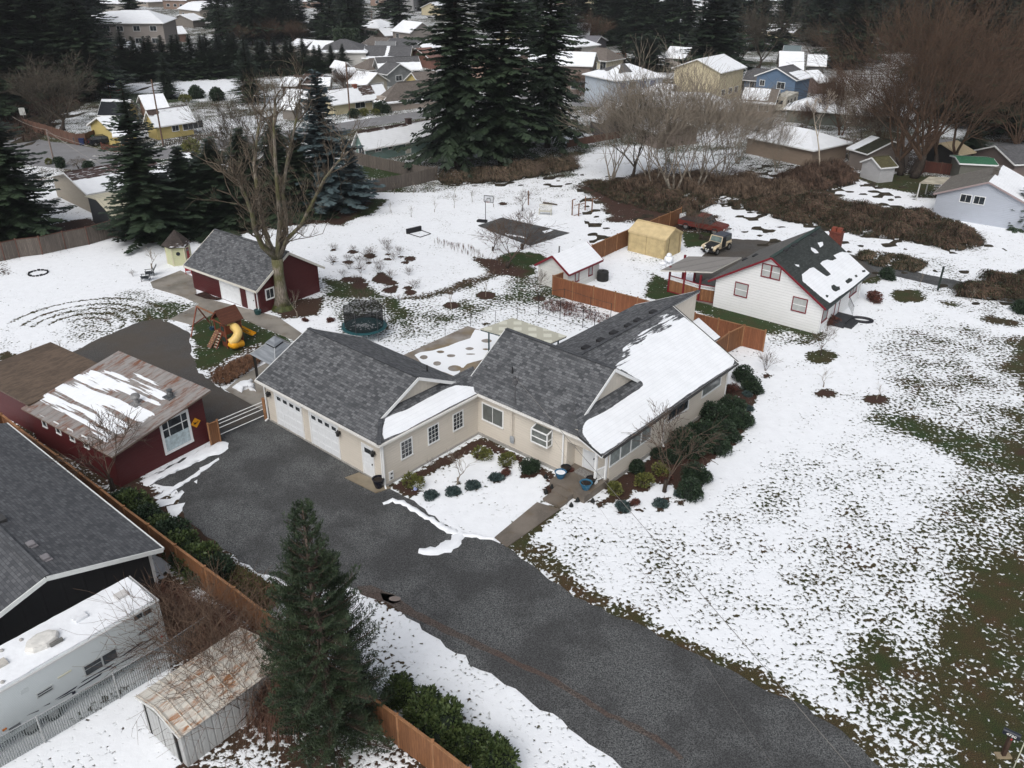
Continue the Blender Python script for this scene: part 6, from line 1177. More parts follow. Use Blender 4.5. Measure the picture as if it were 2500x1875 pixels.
k_ = len(pr); bxo.add(V, [tuple(range(k_-1,-1,-1)), tuple(range(k_, 2*k_))]+[(i, (i+1) % k_, k_+(i+1) % k_, k_+i) for i in range(k_)]); bo = bxo.build('box', plain((.02,.024,.034), .3), mb_); bo.location = (.0, 0, 1.12); bo.rotation_euler = (0, 0, rzm); mb_.scale = (1.2, 1.2, 1.08)
def text_part(body, size, mat, parent, loc, rot, name='number', ext=.003, shear=0):
    tx = bpy.data.curves.new('t', 'FONT'); tx.body = body; tx.size = size; tx.extrude = ext; tx.align_x = 'CENTER'; tx.align_y = 'CENTER'; tx.shear = shear; tx.offset = .002
    to = bpy.data.objects.new('t', tx); COL.objects.link(to); bpy.context.view_layer.update(); me = bpy.data.meshes.new_from_object(to.evaluated_get(bpy.context.evaluated_depsgraph_get())); bpy.data.objects.remove(to); me.materials.append(mat)
    o = bpy.data.objects.new(name, me); COL.objects.link(o); o.parent = parent; o.location = loc; o.rotation_euler = rot; KID.setdefault(parent.name, []).append(o); return o
text_part('4730', .15, plain((.75,.74,.7), .5), bo, (0,-.094,.085), (PI/2,0,0))
MB().lathe([(.03,0),(.03,.015)], n=12).build('red_reflector', plain((.5,.01,.03), .3), mb_); rf_ = KID[mb_.name][-1]; rf_.location = (.0,-.065,1.0); rf_.rotation_euler = (PI/2,0,0)
c = at(2475, 1874); o = MB().tube((0,0,0),(0,0,3.2), .022).build('marker_pole', plain((.5,.5,.4), .5)); o.location = (c[0], c[1], 0); tag(o, 'thin pale pole standing beside the mailbox', 'pole')
def wire(label, p0, p1, sag, r=.012, m=None, name='overhead_wire'):
    pts = [p0+(p1-p0)*i/20-np.array([0,0,4*sag*(i/20)*(1-i/20)]) for i in range(21)]; o = MB().path(pts, r, 4).build(name, m or plain((.16,.15,.14), .5)); return tag(o, label, 'wire')
mw = KF.o+KF.ex*mc[0]+KF.ey*mc[1]+np.array([0,0,mc[2]+1.9])
wire('dark service wire running from the roof mast over the front lawn', mw, at(2120,1925, 7.0), .0, .014); wire('pale service wire running just below the dark one over the lawn', mw-np.array([0,0,.3]), at(1890,1875, 6.0), .0, .005)
def upole(x, yb, yt, lab, r=.14, arm=0, col=(.12,.075,.055)):
    g = at(x, yb); h = height_at(g, yt); th = thing('utility_pole', lab, 'utility pole', (g[0], g[1], 0)); MB().tube((0,0,0),(0,0,h), r, r*.75, 8).build('pole', plain(col, .8, .2), th)
    if arm: MB().box(-arm,arm,-.06,.06,h-.6,h-.45).build('crossarm', plain(col, .8), th)
    return g+np.array([0,0,h])
A_ = upole(399, 357, 194, 'tall brown utility pole in front of the yellow house'); B_ = upole(132, 395, 316, 'short grey utility pole at the left street corner', .13, 0, (.2,.16,.14)); C_ = upole(855, 288, 152, 'dark utility pole in front of the cream ranch house', .15)
upole(1655, 178, 138, 'dark utility pole right of the round dark tree', .15); upole(908, 46, 25, 'far utility pole with a crossarm above the roofs', .13, 1.2)
wire('wire running left from the short street corner pole', B_, at(30, 285, 6.5), .3, .02, plain((.3,.28,.25),.5)); wire('wire running right from the street corner pole over the low house', B_, at(330, 440, 5.0), .6, .02, plain((.3,.28,.25),.5)); wire('wires drooping from the street corner pole over the crossing', B_-np.array([0,0,.4]), at(420, 395, 4.0), .6, .02, plain((.3,.28,.25),.5))
def bin_(x, y, col, lab):
    c = at(x, y); th = thing('wheelie_bin', lab, 'bin', (c[0], c[1], 0), .2, 'bins beside the brown street fence'); MB().add([(-.3,-.32,.05),(.3,-.32,.05),(.3,.32,.05),(-.3,.32,.05),(-.38,-.4,1.0),(.38,-.4,1.0),(.38,.4,1.0),(-.38,.4,1.0)], [(0,3,2,1),(0,1,5,4),(1,2,6,5),(2,3,7,6),(3,0,4,7)]).build('body', plain(col, .5), th); MB().box(-.4,.4,-.42,.42,1.0,1.08).build('lid', plain(col, .5), th)
bin_(189,352,(.06,.065,.07),'grey wheeled bin, leftmost by the brown street fence'); bin_(202,354,(.015,.025,.08),'blue wheeled bin between the grey and green ones'); bin_(229,347,(.01,.07,.03),'green wheeled bin behind the black sedan')
g = at(64, 312); th = thing('road_sign', 'white rectangular road sign seen from behind at the street corner', 'sign', (g[0], g[1], 0), .3); MB().tube((0,0,0),(0,0,3.0), .04).build('post', plain((.3,.3,.3), .5), th); MB().box(-.45,.45,-.02,.02,2.1,3.3).build('sign_plate', plain((.45,.46,.44), .5), th)
g = at(283, 236); th = thing('playset', 'small distant playset with a red slide on green grass', 'play set', (g[0], g[1], 0), .4); MB().box(-1,1,-1,1,1.2,1.3).build('deck', PW, th); m_ = MB(); m_.bar((.6,-1,1.3),(1.4,-3,.1), .6, .08); m_.build('slide', plain((.5,.03,.06), .4), th)
for x in (-1,1):
    for y in (-1,1): MB().box(x-.08,x+.08,y-.08,y+.08,0,2.6).build('post', PWP, th)
m_ = MB(); m_.slab([(-1.3,-1.2,2.5),(1.3,-1.2,2.5),(1.3,0,3.4),(-1.3,0,3.4)], .06); m_.slab([(-1.3,1.2,2.5),(-1.3,0,3.4),(1.3,0,3.4),(1.3,1.2,2.5)], .06); m_.build('roof', plain((.03,.04,.12), .5), th)
c = at(2104, 783); m_ = MB(); m_.path([(.85*math.cos(a_), .5*math.sin(a_), .1) for a_ in np.linspace(0, 2*PI, 22)], .13, 6); o = m_.build('pond_edge', plain((.012,.012,.016), .45)); o.location = (c[0], c[1], 0); o.rotation_euler = (0,0,-.3); tag(o, 'black oval edging ring on the snow beside the white house steps', 'edging')
c = at(2235+62/3.16, 400+978/3.16) if False else at(2289, 709); o = MB().box(-.07,.07,-.07,.07,0,2.4).build('lamp_post', plain((.02,.03,.025), .5)); o.location = (c[0], c[1], 0); tag(o, 'thin dark post beside the narrow lane on the right', 'post')
for i, (x, y) in enumerate(((560,420),(430,120),)): pass
for i, (x, y, lab) in enumerate(((1900,480,''),)): pass
wl_ = at(2020,640)
g = at(1650,548); th = thing('window_frame', 'old white window frame leaning on the cedar fence', 'window frame', (g[0], g[1], 0), .75)
m_ = MB(); [m_.bar(a_, b_, .09) for a_, b_ in (((0,0,0),(1.7,0,0)), ((0,0,1.1),(1.7,0,1.1)), ((0,0,0),(0,0,1.1)), ((1.7,0,0),(1.7,0,1.1)), ((.57,0,0),(.57,0,1.1)), ((1.14,0,0),(1.14,0,1.1)))]; m_.build('frame', plain((.4,.4,.4), .6), th); MB().box(.02,1.68,-.01,.01,.02,1.08).build('pane', DARKG, th)
g = at(1664,548); o = MB().lathe([(.35,0),(.37,.6),(.36,1.2),(.3,1.25)], n=16).build('drum', plain((.5,.52,.53), .5)); o.location = (g[0], g[1], 0); tag(o, 'pale upright drum behind the faded red pickup', 'drum')
def R1(x, y): return (x/3.403, y/3.403)
def R2_(x, y): return (600+x/3.403, y/3.403)
def R3(x, y): return (1200+x/3.403, y/3.403)
def R4(x, y): return (1800+x/3.16, y/3.16)
def Z2(x, y): return (780+x/7.9, 80+y/7.9)
def Z3(x, y): return (1360+x/7.213, 100+y/7.213)
def Z1(x, y): return (250+x/7.54, 180+y/7.54)
GRY = ((.07,.07,.075),(.14,.14,.145)); BRN = ((.06,.04,.035),(.12,.085,.075)); TAN = ((.12,.10,.09),(.19,.17,.15)); CRM = (.62,.56,.38); YLW = (.52,.42,.17)
A = rhouse
A('house','yellow ranch house with a snow-covered roof behind the tall utility pole','house', Z1(850,680), Z1(1520,590), Z1(1300,800), 4.4, 2.6, YLW, BRN, lambda s, t: (1.15 if s < .75 else .62)-(.5 if t < .25 and s > .5 else 0), wins=(('f',.42,1.0,1.1,1.1),('f',.72,.9,3.6,1.2,4)))
A('house','yellow garage wing with a broad snow roof in front of the yellow house','garage', Z1(210,850), Z1(560,830), Z1(300,1000), 4.0, 2.5, YLW, BRN, (1.2,1.1), W_=8, doors=(('f',.2,1.0,2.0,(.2,.1,.05)),))
A('house','yellow gable wall and porch roof at the left of the yellow house','house', Z1(-60,800), Z1(80,780), Z1(0,900), 4.0, 2.5, YLW, BRN, (1.1,1.0), W_=7)
A('house','small yellow building with a black gambrel roof and three dark windows','shed', Z1(40,465), Z1(480,470), Z1(250,590), 4.4, 2.5, (.62,.55,.25), ((.01,.012,.018),(.025,.027,.035)), lambda s, t: 1.3 if s > .8 else -.5, W_=5, wins=(('f',.18,.9,.9,1.2,1),('f',.42,.9,.9,1.2,1),('f',.65,.9,.9,1.2,1)))
A('house','brown brick house with a snow roof behind the yellow house','house', Z1(720,395), Z1(1060,370), Z1(900,465), 5.2, 3.6, (.22,.14,.11), BRN, (1.3,1.3), W_=7, hip=0, wins=(('f',.4,1.6,2.2,1.2,3),))
A('apartment_block','large greige three-storey apartment block with snowy hip roofs','apartment building', R1(1010,85), R1(1230,85), R1(1150,115), 11.5, 9.0, (.30,.27,.25), TAN, (1.2,.9), hip=5, W_=16, wins=[('f',x,z,1.6,1.2) for x in (.1,.3,.55,.8) for z in (1,4,7)])
A('apartment_block','left wing of the greige apartment block turned towards the camera','apartment building', R1(905,95), R1(1010,90), R1(990,120), 11.0, 9.0, (.27,.245,.23), TAN, (1.1,.9), hip=4, W_=18, wins=[('f',x,z,1.4,1.1) for x in (.25,.65) for z in (1,4,7)])
A('house','small tan gabled house at the foot of the dark left firs','house', R1(965,365), R1(1060,340), R1(1000,400), 5.2, 3.6, (.30,.24,.2), TAN, (1.2,1.1), W_=8, wins=(('l',.3,1.2,.8,1.2),('l',.6,1.2,.8,1.2)))
A('house','snow-roofed house just left of the dark trimmed conifers','house', R1(830,200), R1(905,195), R1(850,235), 4.4, 2.7, (.25,.22,.2), BRN, (1.2,1.2), W_=10)
A('house','low house with brown eaves and snow behind the fir row','house', R1(1260,225), R1(1500,215), R1(1380,250), 4.3, 2.6, (.17,.10,.08), BRN, (.7,.8), W_=9)
A('house','snow-covered double roof left of the fir row by the far trees','house', R1(1500,60+60), R1(1600,110), R1(1540,140), 4.3, 2.6, (.2,.18,.16), BRN, (1.2,1.2), W_=10)
A('house','long low house with a snow-covered roof behind the left spruce','house', R1(560,1430), R1(1230,1320), R1(800,1545), 4.0, 2.6, (.32,.28,.22), ((.05,.03,.028),(.09,.06,.055)), lambda s, t: 1.2 if s < .62 else .35, W_=11, wins=(('f',.05,1.1,1.3,1.0),))
A('house','far wing of the low house with brown roof patches and snow','house', (430,374), (455,372), (480,420), 4.2, 2.6, (.35,.3,.2), BRN, (.85,.6), W_=10)
q0 = at(283, 487, 3.2); q1 = at(223, 477, 3.4)
th = thing('carport_shed', 'charcoal corrugated wall with a cream metal roof behind the weathered fence', 'shed', (q1[0], q1[1], 0), hdg(at(196,490), at(285,545)))
MB().add([(-1.5,0,0),(8.2,0,0),(8.2,0,1.9),(2.0,0,3.3),(-1.5,0,2.9)], [(0,1,2,3,4)]).build('wall', batten((.02,.022,.026), .25, .1), th); m_ = MB(); m_.slab([(8.5,-.2,1.9),(8.5,6,1.9),(2.0,6,3.4),(2.0,-.2,3.4)], .08); m_.slab([(-2,-.2,2.95),(2.0,-.2,3.4),(2.0,6,3.4),(-2,6,2.95)], .08); m_.build('roof', metalroof((.46,.43,.33),(.3,.25,.15),.2,.6,1.0), th)
MB().box(-1.5,8.2,5.9,6,0,1.9).build('wall', batten((.02,.022,.026), .25, .1), th)
A('house','teal ranch house with a snow roof and dark chimney','house', R2_(945,1090), R2_(1590,985), R2_(1280,1160), 4.3, 2.6, (.16,.24,.22), BRN, lambda s, t: 1.2 if s < .8 or t > .6 else .35, over=.5, wins=(('f',.12,1.3,1.0,.6),('f',.28,1.3,.7,.6,1),('l',.3,1.0,1.4,1.2)), doors=(('f',.5,.9,2.0,(.5,.48,.42)),), chim=(.62,.55,.7,plain((.06,.04,.035),.8)))
A('house','long cream ranch house with a snow roof and white garage','house', Z2(150,1110), Z2(1140,985), Z2(800,1255), 4.3, 2.7, (.56,.50,.33), BRN, lambda s, t: 1.2-(.85 if .5 < t < .8 and s > .35 else 0), over=.7, wins=(('f',.42,.7,2.2,1.7,2),('f',.6,1.5,2.4,.7)), gar=(('f',.76,3.6,2.2,(.5,.52,.53)),), chim=(.52,.5,.5))
A('house','large taupe house with a grey hip roof edged in snow','house', Z2(1500,960), Z2(2150,900), Z2(1660,1155), 4.9, 2.7, (.33,.28,.24), TAN, lambda s, t: 1.2 if s < .12 or (s < .35 and t > .55) else -.2, hip=4, over=.6, wins=(('f',.45,1.0,1.2,1.2),('f',.7,1.0,1.2,1.2)))
A('garage','white garage with dark door windows and a snow roof','garage', Z2(775,735), Z2(1085,770), Z2(780,860), 4.4, 2.6, (.5,.47,.42), TAN, (1.2,1.2), over=.5, W_=6.5, gar=(('r',.12,4.6,2.2,(.52,.54,.55)),))
A('house','grey house with a front cross gable and jagged snow roof','house', Z2(1110,480), Z2(1860,450), Z2(1800,620), 5.2, 3.0, (.17,.18,.18), GRY, lambda s, t: 1.2 if s < .62 else -.1, over=.5, wins=(('f',.72,1.1,.7,.9,1),('f',.86,1.0,1.0,1.3),('l',.3,1.2,.9,.9),('l',.6,1.2,.9,.9)))
A('house','grey cross-gable wing of the grey house','house', Z2(1530,595), Z2(1330,560), Z2(1520,700), 4.6, 2.8, (.18,.19,.19), GRY, (-.2,-.2), W_=6.5, wins=(('l',.35,1.0,1.6,1.1),))
A('house','brown hip-roofed garage left of the grey house','garage', Z2(960,500), Z2(1060,490), Z2(900,640), 4.4, 2.6, (.27,.23,.19), TAN, (-.1,-.1), hip=2.5, W_=6)
A('house','pale yellow house with a grey roof and gabled garage','house', Z2(915,250), Z2(1760,260), Z2(1200,380), 5.0, 2.8, (.52,.48,.32), GRY, lambda s, t: 1.1 if s < .18 or abs(t-.52) < .03 else -.2, gar=(('l',.25,4.8,2.2,(.5,.52,.54)),), wins=(('f',.6,1.0,1.2,1.2),))
A('house','small yellow entrance gable with a snow roof','house', Z2(1440,320), Z2(1560,305), Z2(1500,370), 4.2, 2.9, (.64,.58,.33), GRY, (1.2,1.2), W_=5, wins=(('l',.3,.8,1.1,1.3),))
A('house','hip-roofed grey house hidden by a tall trimmed hedge','house', Z2(400,125), Z2(520,125), Z2(420,225), 6.5, 4.2, (.5,.49,.47), GRY, lambda s, t: 1.0 if s < .15 else -.2, hip=5, W_=13)
A('house','two-storey greige house high behind the firs','house', R2_(1315,170), R2_(1460,185), R2_(1400,235), 7.8, 5.4, (.30,.27,.25), GRY, (1.2,1.2), wins=(('l',.3,3.4,1.2,1.2),('l',.6,3.4,1.2,1.2),('f',.2,3.4,1.2,1.2)), gar=(('l',.1,4.5,2.2,(.45,.45,.45)),), W_=9)
A('house','far house with a snowy hip roof left of the greige house','house', R2_(1070,165), R2_(1120,160), R2_(1090,200), 5.6, 3.6, (.22,.2,.18), GRY, (1.2,1.2), hip=3, W_=10, wins=(('f',.3,1.4,1.2,1.2),))
A('house','low snow-roofed house below the far hip roof','house', R2_(1110,235), R2_(1250,228), R2_(1180,270), 4.3, 2.6, (.2,.17,.15), TAN, (1.2,1.2))
A('house','navy house with a pale weathered metal roof','house', Z2(1110,165), Z2(1440,165), Z2(1250,235), 4.4, 2.6, (.04,.06,.09), ((.16,.165,.17),(.24,.245,.25)), (-.05,.2))
A('house','long grey-roofed house with a snow-lined eave','house', Z2(1400,105), Z2(2030,128), Z2(1600,205), 4.8, 2.7, (.05,.06,.08), GRY, lambda s, t: 1.1 if s < .15 and t < .65 else -.3)
A('house','small yellow gable behind the navy house','house', Z2(1310,95), Z2(1380,120), Z2(1290,160), 4.4, 2.8, (.6,.52,.22), TAN, (-.2,-.2), W_=8)
A('house','brown-roofed house left of the yellow gable','house', Z2(1020,85), Z2(1280,95), Z2(1150,130), 4.2, 2.6, (.2,.16,.13), TAN, (.35,.2))
A('house','snow-roofed house right of the long grey roof','house', Z2(1900,190), Z2(2200,175), Z2(2050,255), 4.3, 2.6, (.06,.09,.13), GRY, (1.0,.7))
A('house','low house with a reddish-brown roof beside the fir trunk','house', Z2(1880,300), Z2(2130,285), Z2(2000,360), 4.3, 2.6, (.2,.1,.08), ((.16,.09,.075),(.22,.13,.11)), (-.2,-.2))
A('house','tan house with twin yellow gables below the grey house','house', Z2(1810,765), Z2(2200,740), Z2(1960,880), 4.6, 2.7, (.6,.48,.2), TAN, lambda s, t: .9 if t < .12 and s < .5 else -.3, W_=8)
A('house','yellow gabled porch at the right of the tan roof','house', Z2(2190,770), Z2(2330,760), Z2(2200,880), 4.2, 2.7, (.6,.48,.2), TAN, (-.1,-.1), W_=7)
for i, (a, b, e, lab, wc) in enumerate(((R2_(335,640), R2_(450,645), R2_(400,680), 'brown shed with a half-snowy roof left of the garden cluster', (.09,.06,.05)), (R2_(620,642), R2_(695,642), R2_(650,680), 'small snow-roofed shed in the middle of the cluster', (.25,.25,.23)), (R2_(345,738), R2_(520,745), R2_(430,810), 'low snow-roofed garage behind the blue spruce', (.2,.16,.13)), (R2_(330,820), R2_(425,830), R2_(380,895), 'snow-roofed lean-to partly hidden by the blue spruce', (.2,.18,.16)), (R2_(415,625), R2_(500,635), R2_(450,665), 'dark brown roofed shed between two sheds', (.13,.08,.06)), (R2_(500,615), R2_(640,620), R2_(560,640), 'long brown-roofed shed under the fir row', (.15,.10,.08)), (R2_(745,500), R2_(840,520), R2_(790,560), 'snowy gabled shed right of the fir row', (.3,.28,.27)), (R2_(760,565), R2_(890,560), R2_(820,585), 'low snow-roofed carport in front of the van', (.2,.2,.2)))):
    A('shed', lab, 'shed', a, b, e, 3.4, 2.2, wc, BRN, (1.1,.9) if i not in (4,5) else (.1,.1), over=.3)
for i, (a, b, e, lab) in enumerate(((R2_(440,320), R2_(560,330), R2_(500,360), 'grey-roofed house with snow left of the trimmed hedge'), (R2_(580,335), R2_(720,340), R2_(650,375), 'snow-covered roof directly left of the trimmed hedge'), (R2_(930,365), R2_(1000,375), R2_(960,400), 'snow roof between the hedge and the pale yellow house'))):
    A('house', lab, 'house', a, b, e, 4.4, 2.7, (.35,.33,.31), GRY, (1.1,1.1) if i else (.5,.6), W_=9)
A('house','cream two-storey house with a raised red-brown deck','house', Z3(710,115), Z3(870,130), Z3(600,215), 7.4, 5.4, (.52,.48,.36), TAN, (-.2,-.2), hip=2.5, W_=7, wins=(('f',.1,3.4,.9,1.1),('f',.35,3.6,.9,.6),('f',.55,3.2,.8,1.4,1),('f',.78,2.8,1.5,2.0)))
A('house','brick house with a grey roof and snowy eave behind the firs','house', Z3(110,185), Z3(545,200), Z3(330,300), 4.6, 2.7, (.19,.09,.065), ((.17,.18,.19),(.24,.25,.26)), lambda s, t: 1.2 if s < .25 else .1, wins=(('f',.5,.9,1.0,1.3),('f',.7,1.0,1.8,1.2)), chim=(.05,.5,.8))
A('house','light blue two-storey house with a snowy hip roof','house', Z3(1130,405), Z3(1260,395), Z3(1000,505), 7.6, 5.6, (.42,.47,.53), GRY, lambda s, t: 1.2 if t > .45 else (.9 if s < .4 else .0), hip=5, W_=10, over=.5, wins=(('f',.08,3.6,1.5,1.3,2,glass((.04,.06,.12),.1)),('f',.27,3.6,1.8,1.3,3),('f',.5,3.6,1.5,1.3,1,glass((.04,.06,.12),.1)),('f',.72,3.6,1.4,1.3,1,glass((.04,.06,.12),.1))), gar=(('f',.15,5.2,2.3,(.5,.52,.55)),))
A('house','pale blue cottage with a melting snow roof','house', Z3(400,500), Z3(740,505), Z3(540,625), 4.6, 2.7, (.42,.46,.5), GRY, lambda s, t: 1.1 if s < .85 and t < .85 else .3, wins=(('f',.7,1.0,1.4,1.2,2,glass((.04,.06,.12),.1)),))
A('house','low brick-edged bungalow with a snow roof behind the thicket','house', Z3(1200,700), Z3(2040,760), Z3(1700,810), 4.2, 2.8, (.24,.2,.18), BRN, lambda s, t: 1.2 if not .3 < t < .42 else .2, W_=9, wins=(('f',.8,1.2,1.4,.8),))
A('house','steep snowy gable house behind the bare grey trees','house', Z3(950,1060), Z3(1140,1110), Z3(880,1230), 5.0, 2.6, (.09,.08,.085), BRN, (1.2,1.2), W_=8)
A('house','snow-roofed house right of the round dark tree','house', R3(1500,385), R3(1650,395), R3(1580,440), 5.4, 3.4, (.38,.35,.33), GRY, (1.2,1.2), W_=9)
A('barn','red barn with a snowy roof far behind the firs','barn', R3(725,190), R3(815,192), R3(760,230), 7.0, 4.4, (.28,.07,.04), BRN, (1.2,1.2), W_=12)
A('house','grey-roofed house below the red barn','house', R3(710,292), R3(900,300), R3(800,330), 4.6, 2.6, (.12,.11,.12), ((.15,.15,.17),(.2,.2,.22)), (.05,.1))
A('tan_tent','tan tarpaulin shelter beside the white vehicle','tent', Z3(1080,815), Z3(1300,805), Z3(1150,860), 3.6, 2.4, (.5,.38,.2), ((.5,.38,.2),(.56,.44,.26)), (.1,.1), W_=5)
A('house','house wall with beige siding and snow roof behind the thicket','house', Z3(1780,1280), Z3(2150,1380), Z3(1900,1420), 4.2, 2.6, (.2,.16,.14), BRN, (1.1,.9), W_=8)
A('house','blue two-storey house with a grey and snow roof','house', R4(312,522), R4(425,500), R4(440,555), 7.0, 5.2, (.11,.17,.26), GRY, lambda s, t: 1.1 if s < .6 and t > .2 else -.2, W_=8.5, over=.4, wins=(('l',.1,3.3,1.0,1.0),('l',.55,3.1,1.6,1.2),('l',.1,.6,.9,1.2),('l',.55,.6,1.8,1.2)))
A('house','grey-blue porch wing left of the blue house','house', R4(100,525), R4(245,535), R4(150,595), 4.6, 2.8, (.12,.17,.24), GRY, (.1,.1), W_=8, wins=(('f',.3,.8,2.0,1.6,2),))
A('house','taupe bungalow with a snow roof behind the street','house', R4(80,675), R4(310,690), R4(200,745), 4.5, 2.7, (.24,.19,.16), TAN, lambda s, t: 1.15 if t < .75 and s > .15 or s < .1 else .1, W_=9, wins=(('f',.12,1.1,1.8,1.0),('f',.55,1.1,1.8,1.0)))
A('house','long dark green house with a patchy snow hip roof','house', R4(640,725), R4(1130,760), R4(900,820), 4.9, 2.8, (.09,.10,.085), GRY, lambda s, t: .95 if t < .7 else .62, hip=5, over=.6, wins=(('f',.5,.9,2.2,1.3),))
A('house','tan hip-roofed house with snow behind the birch','house', R4(400,970), R4(560,1000), R4(400,1040), 4.3, 2.7, (.22,.17,.13), BRN, (1.1,.95), hip=4, W_=9)
A('house','snow-covered steep roof high behind the oak','house', R4(340,395), R4(500,400), R4(400,470), 6.0, 2.8, (.2,.15,.12), BRN, (1.2,1.2), W_=10)
A('house','teal-grey gable high behind the blue house','house', R4(375,350), R4(485,355), R4(420,380), 6.6, 4.4, (.15,.2,.22), ((.12,.16,.17),(.17,.2,.21)), (.1,.1), W_=8)
A('house','snowy-roofed house right of the steep roof','house', R4(560,420), R4(680,425), R4(610,465), 4.6, 2.7, (.15,.15,.15), GRY, (1.0,.8), W_=9)
A('house','snow roofed house below the oak','house', R4(540,545), R4(610,540), R4(560,600), 4.4, 2.6, (.2,.15,.14), GRY, (1.2,1.1), W_=8)
A('garage','open tan metal carport on the far right','carport', R4(1585,1105), R4(1690,1090), R4(1600,1160), 3.6, 2.7, (.03,.03,.03), ((.4,.32,.2),(.46,.38,.25)), (-.2,-.2), W_=6, over=.3, fas=trim((.5,.42,.28)))
A('shed','white plywood shed with a mossy roof near the big bare tree','shed', R4(1050,1215), R4(1160,1205), R4(1180,1265), 3.1, 2.2, (.46,.46,.47), ((.06,.055,.03),(.12,.11,.05)), (-.4,-.4), W_=3.6, over=.25)
A('house','house with a dark moss roof behind the white shed','house', R4(1060,1050), R4(1190,1085), R4(1100,1120), 4.0, 2.6, (.2,.17,.15), ((.02,.022,.015),(.05,.05,.03)), lambda s, t: .7 if t < .4 else 0, W_=8)
A('house','low dark-roofed house right of the green awning','house', R4(2010,1125), R4(2230,1115), R4(2120,1190), 4.0, 2.5, (.2,.16,.15), GRY, (-.05,-.05), W_=8)
A('canopy','flat green awning roof behind the pale house','awning', R4(1700,1212), R4(1960,1225), R4(1850,1268), 2.9, 2.6, (.15,.15,.13), ((.03,.13,.07),(.05,.17,.09)), (.1,.3), W_=4.5, over=.3)
pr1, pr2 = R4(1940,1405), R4(2070,1255)
p1, p2 = at(*pr1, 5.0), at(*pr2, 5.0); rz = hdg(p1, p2); ex_ = Frame(p1, rz)
gl = ex_.px(*R4(1535,1475), 2.75); Wd = 2*(abs(gl[1])-.35)
org = p1-ex_.ey*Wd/2+ex_.ex*.35; pth = thing('pale_house', 'pale blue-grey house at the right edge, roof half grey shingle and half snow', 'house', (org[0], org[1], 0), rz)
gable_parts(pth, 9.5, Wd, 2.9, 5.0, .35, siding((.40,.43,.49), .2, .03), shingle((.12,.11,.10),(.2,.19,.17), moss=.0), (1.25,1.25), (-.15,-.05), fas=trim((.3,.24,.24)))
Pf = Frame(org, rz)
for a_, b_ in ((R8_, R8b) for R8_, R8b in ((( 1725,255),(1770,300)), ((1828,272),(1872,315)))):
    s1, s2 = Pf.plane(1800+a_[0]/3.16, 400+a_[1]/3.16, (0,0,0), (1,0,0)), Pf.plane(1800+b_[0]/3.16, 400+b_[1]/3.16, (0,0,0), (1,0,0)); window(pth, (0,0,0),(0,-1,0),(-1,0,0), -s1[1], s2[2]+.05, 1.1, .85, cols=2, fr=.07)
chimney(pth, 4.2, Wd*.5, 4.6, 5.7, plain((.08,.07,.06), .8), .6, .6)
cq = [at(*R4(1405,1410), 2.3), at(*R4(1610,1420), 2.3), at(*R4(1680,1370), 2.3), at(*R4(1480,1362), 2.3)]; cc = sum(cq)/4; th = thing('patio_cover', 'pale flat patio cover on white posts beside the pale house', 'patio cover', (cc[0], cc[1], 0)); q = [c_-np.array([cc[0],cc[1],0]) for c_ in cq]
m_ = MB(); m_.slab(q, .1); m_.build('roof', plain((.38,.35,.28), .7, .25, sc_=1.2), th)
for c_ in q: MB().box(c_[0]*.95-.06,c_[0]*.95+.06,c_[1]*.95-.06,c_[1]*.95+.06,0,2.25).build('post', trim((.5,.5,.48)), th)
g = at(*R4(1525,1500)); dsh = thing('satellite_dish', 'small white satellite dish under the patio cover', 'dish', (g[0], g[1], 0)); MB().tube((0,0,0),(0,0,1.3), .03).build('mast', plain((.3,.3,.3), .4), dsh); MB().lathe([(.02,0),(.25,.04),(.38,.12)], n=16).build('dish', plain((.55,.55,.55), .4), dsh); dd = KID[dsh.name][-1]; dd.location = (0,0,1.4); dd.rotation_euler = (1.2,0,-.6)
g = at(*Z3(770,480)); dk = thing('raised_deck', 'red-brown raised deck with stairs in front of the cream house', 'deck', (g[0], g[1], 0), .1); DM = plain((.17,.05,.03), .7)
MB().box(-6,6,-1.5,1.5,2.6,2.8).build('deck_floor', DM, dk)
for x in (-6,-3,0,3,6): MB().box(x-.12,x+.12,-1.6,-1.4,0,3.8).build('post', DM, dk)
m_ = MB(); m_.box(-6,6,-1.55,-1.48,3.7,3.82); m_.build('rail', DM, dk)
for i in range(24): MB().box(-6+i*.5,-5.93+i*.5,-1.54,-1.49,2.8,3.7).build('baluster', DM, dk)
m_ = MB(); m_.bar((-6,-1.5,2.6),(-11,-1.5,.2), 1.2, .25); m_.build('stairs', DM, dk)
rr = random.Random(21); ci = 0
COLS = [(.32,.28,.24),(.4,.38,.35),(.2,.16,.14),(.14,.19,.24),(.5,.44,.3),(.25,.25,.25),(.28,.2,.16)]
CN = ['greige','light grey','brown','slate blue','cream','grey','tan']
SPOTS = [(40,18),(95,30),(150,12),(205,48),(235,22),(262,10),(300,8),(335,14),(400,22),(440,44),(470,12),(488,34),(520,18),(560,14),(545,40),(590,30),(640,22),(700,18),(905,14),(940,8),(985,14),(1010,30),(1045,22),(1075,38),(1290,75),(1270,62),(1345,70),(1395,14),(1425,30),(1460,10),(1530,22),(1580,12),(1640,45),(1665,70),(1680,18),(1700,110),(1780,20),(1820,12),(1850,90),(1990,30),(2010,55),(2120,50),(2160,44),(2200,58),(2260,30),(2410,90),(2420,52),(2440,18),(2480,40),(2400,190),(2380,275),(1530,55),(1610,95),(1680,40),(1320,140),(1290,150),(1240,165),(1255,205),(1290,225),(1310,190),(1560,290),(1750,250)]
side_word = lambda x: 'left' if x < 830 else ('middle' if x < 1660 else 'right')
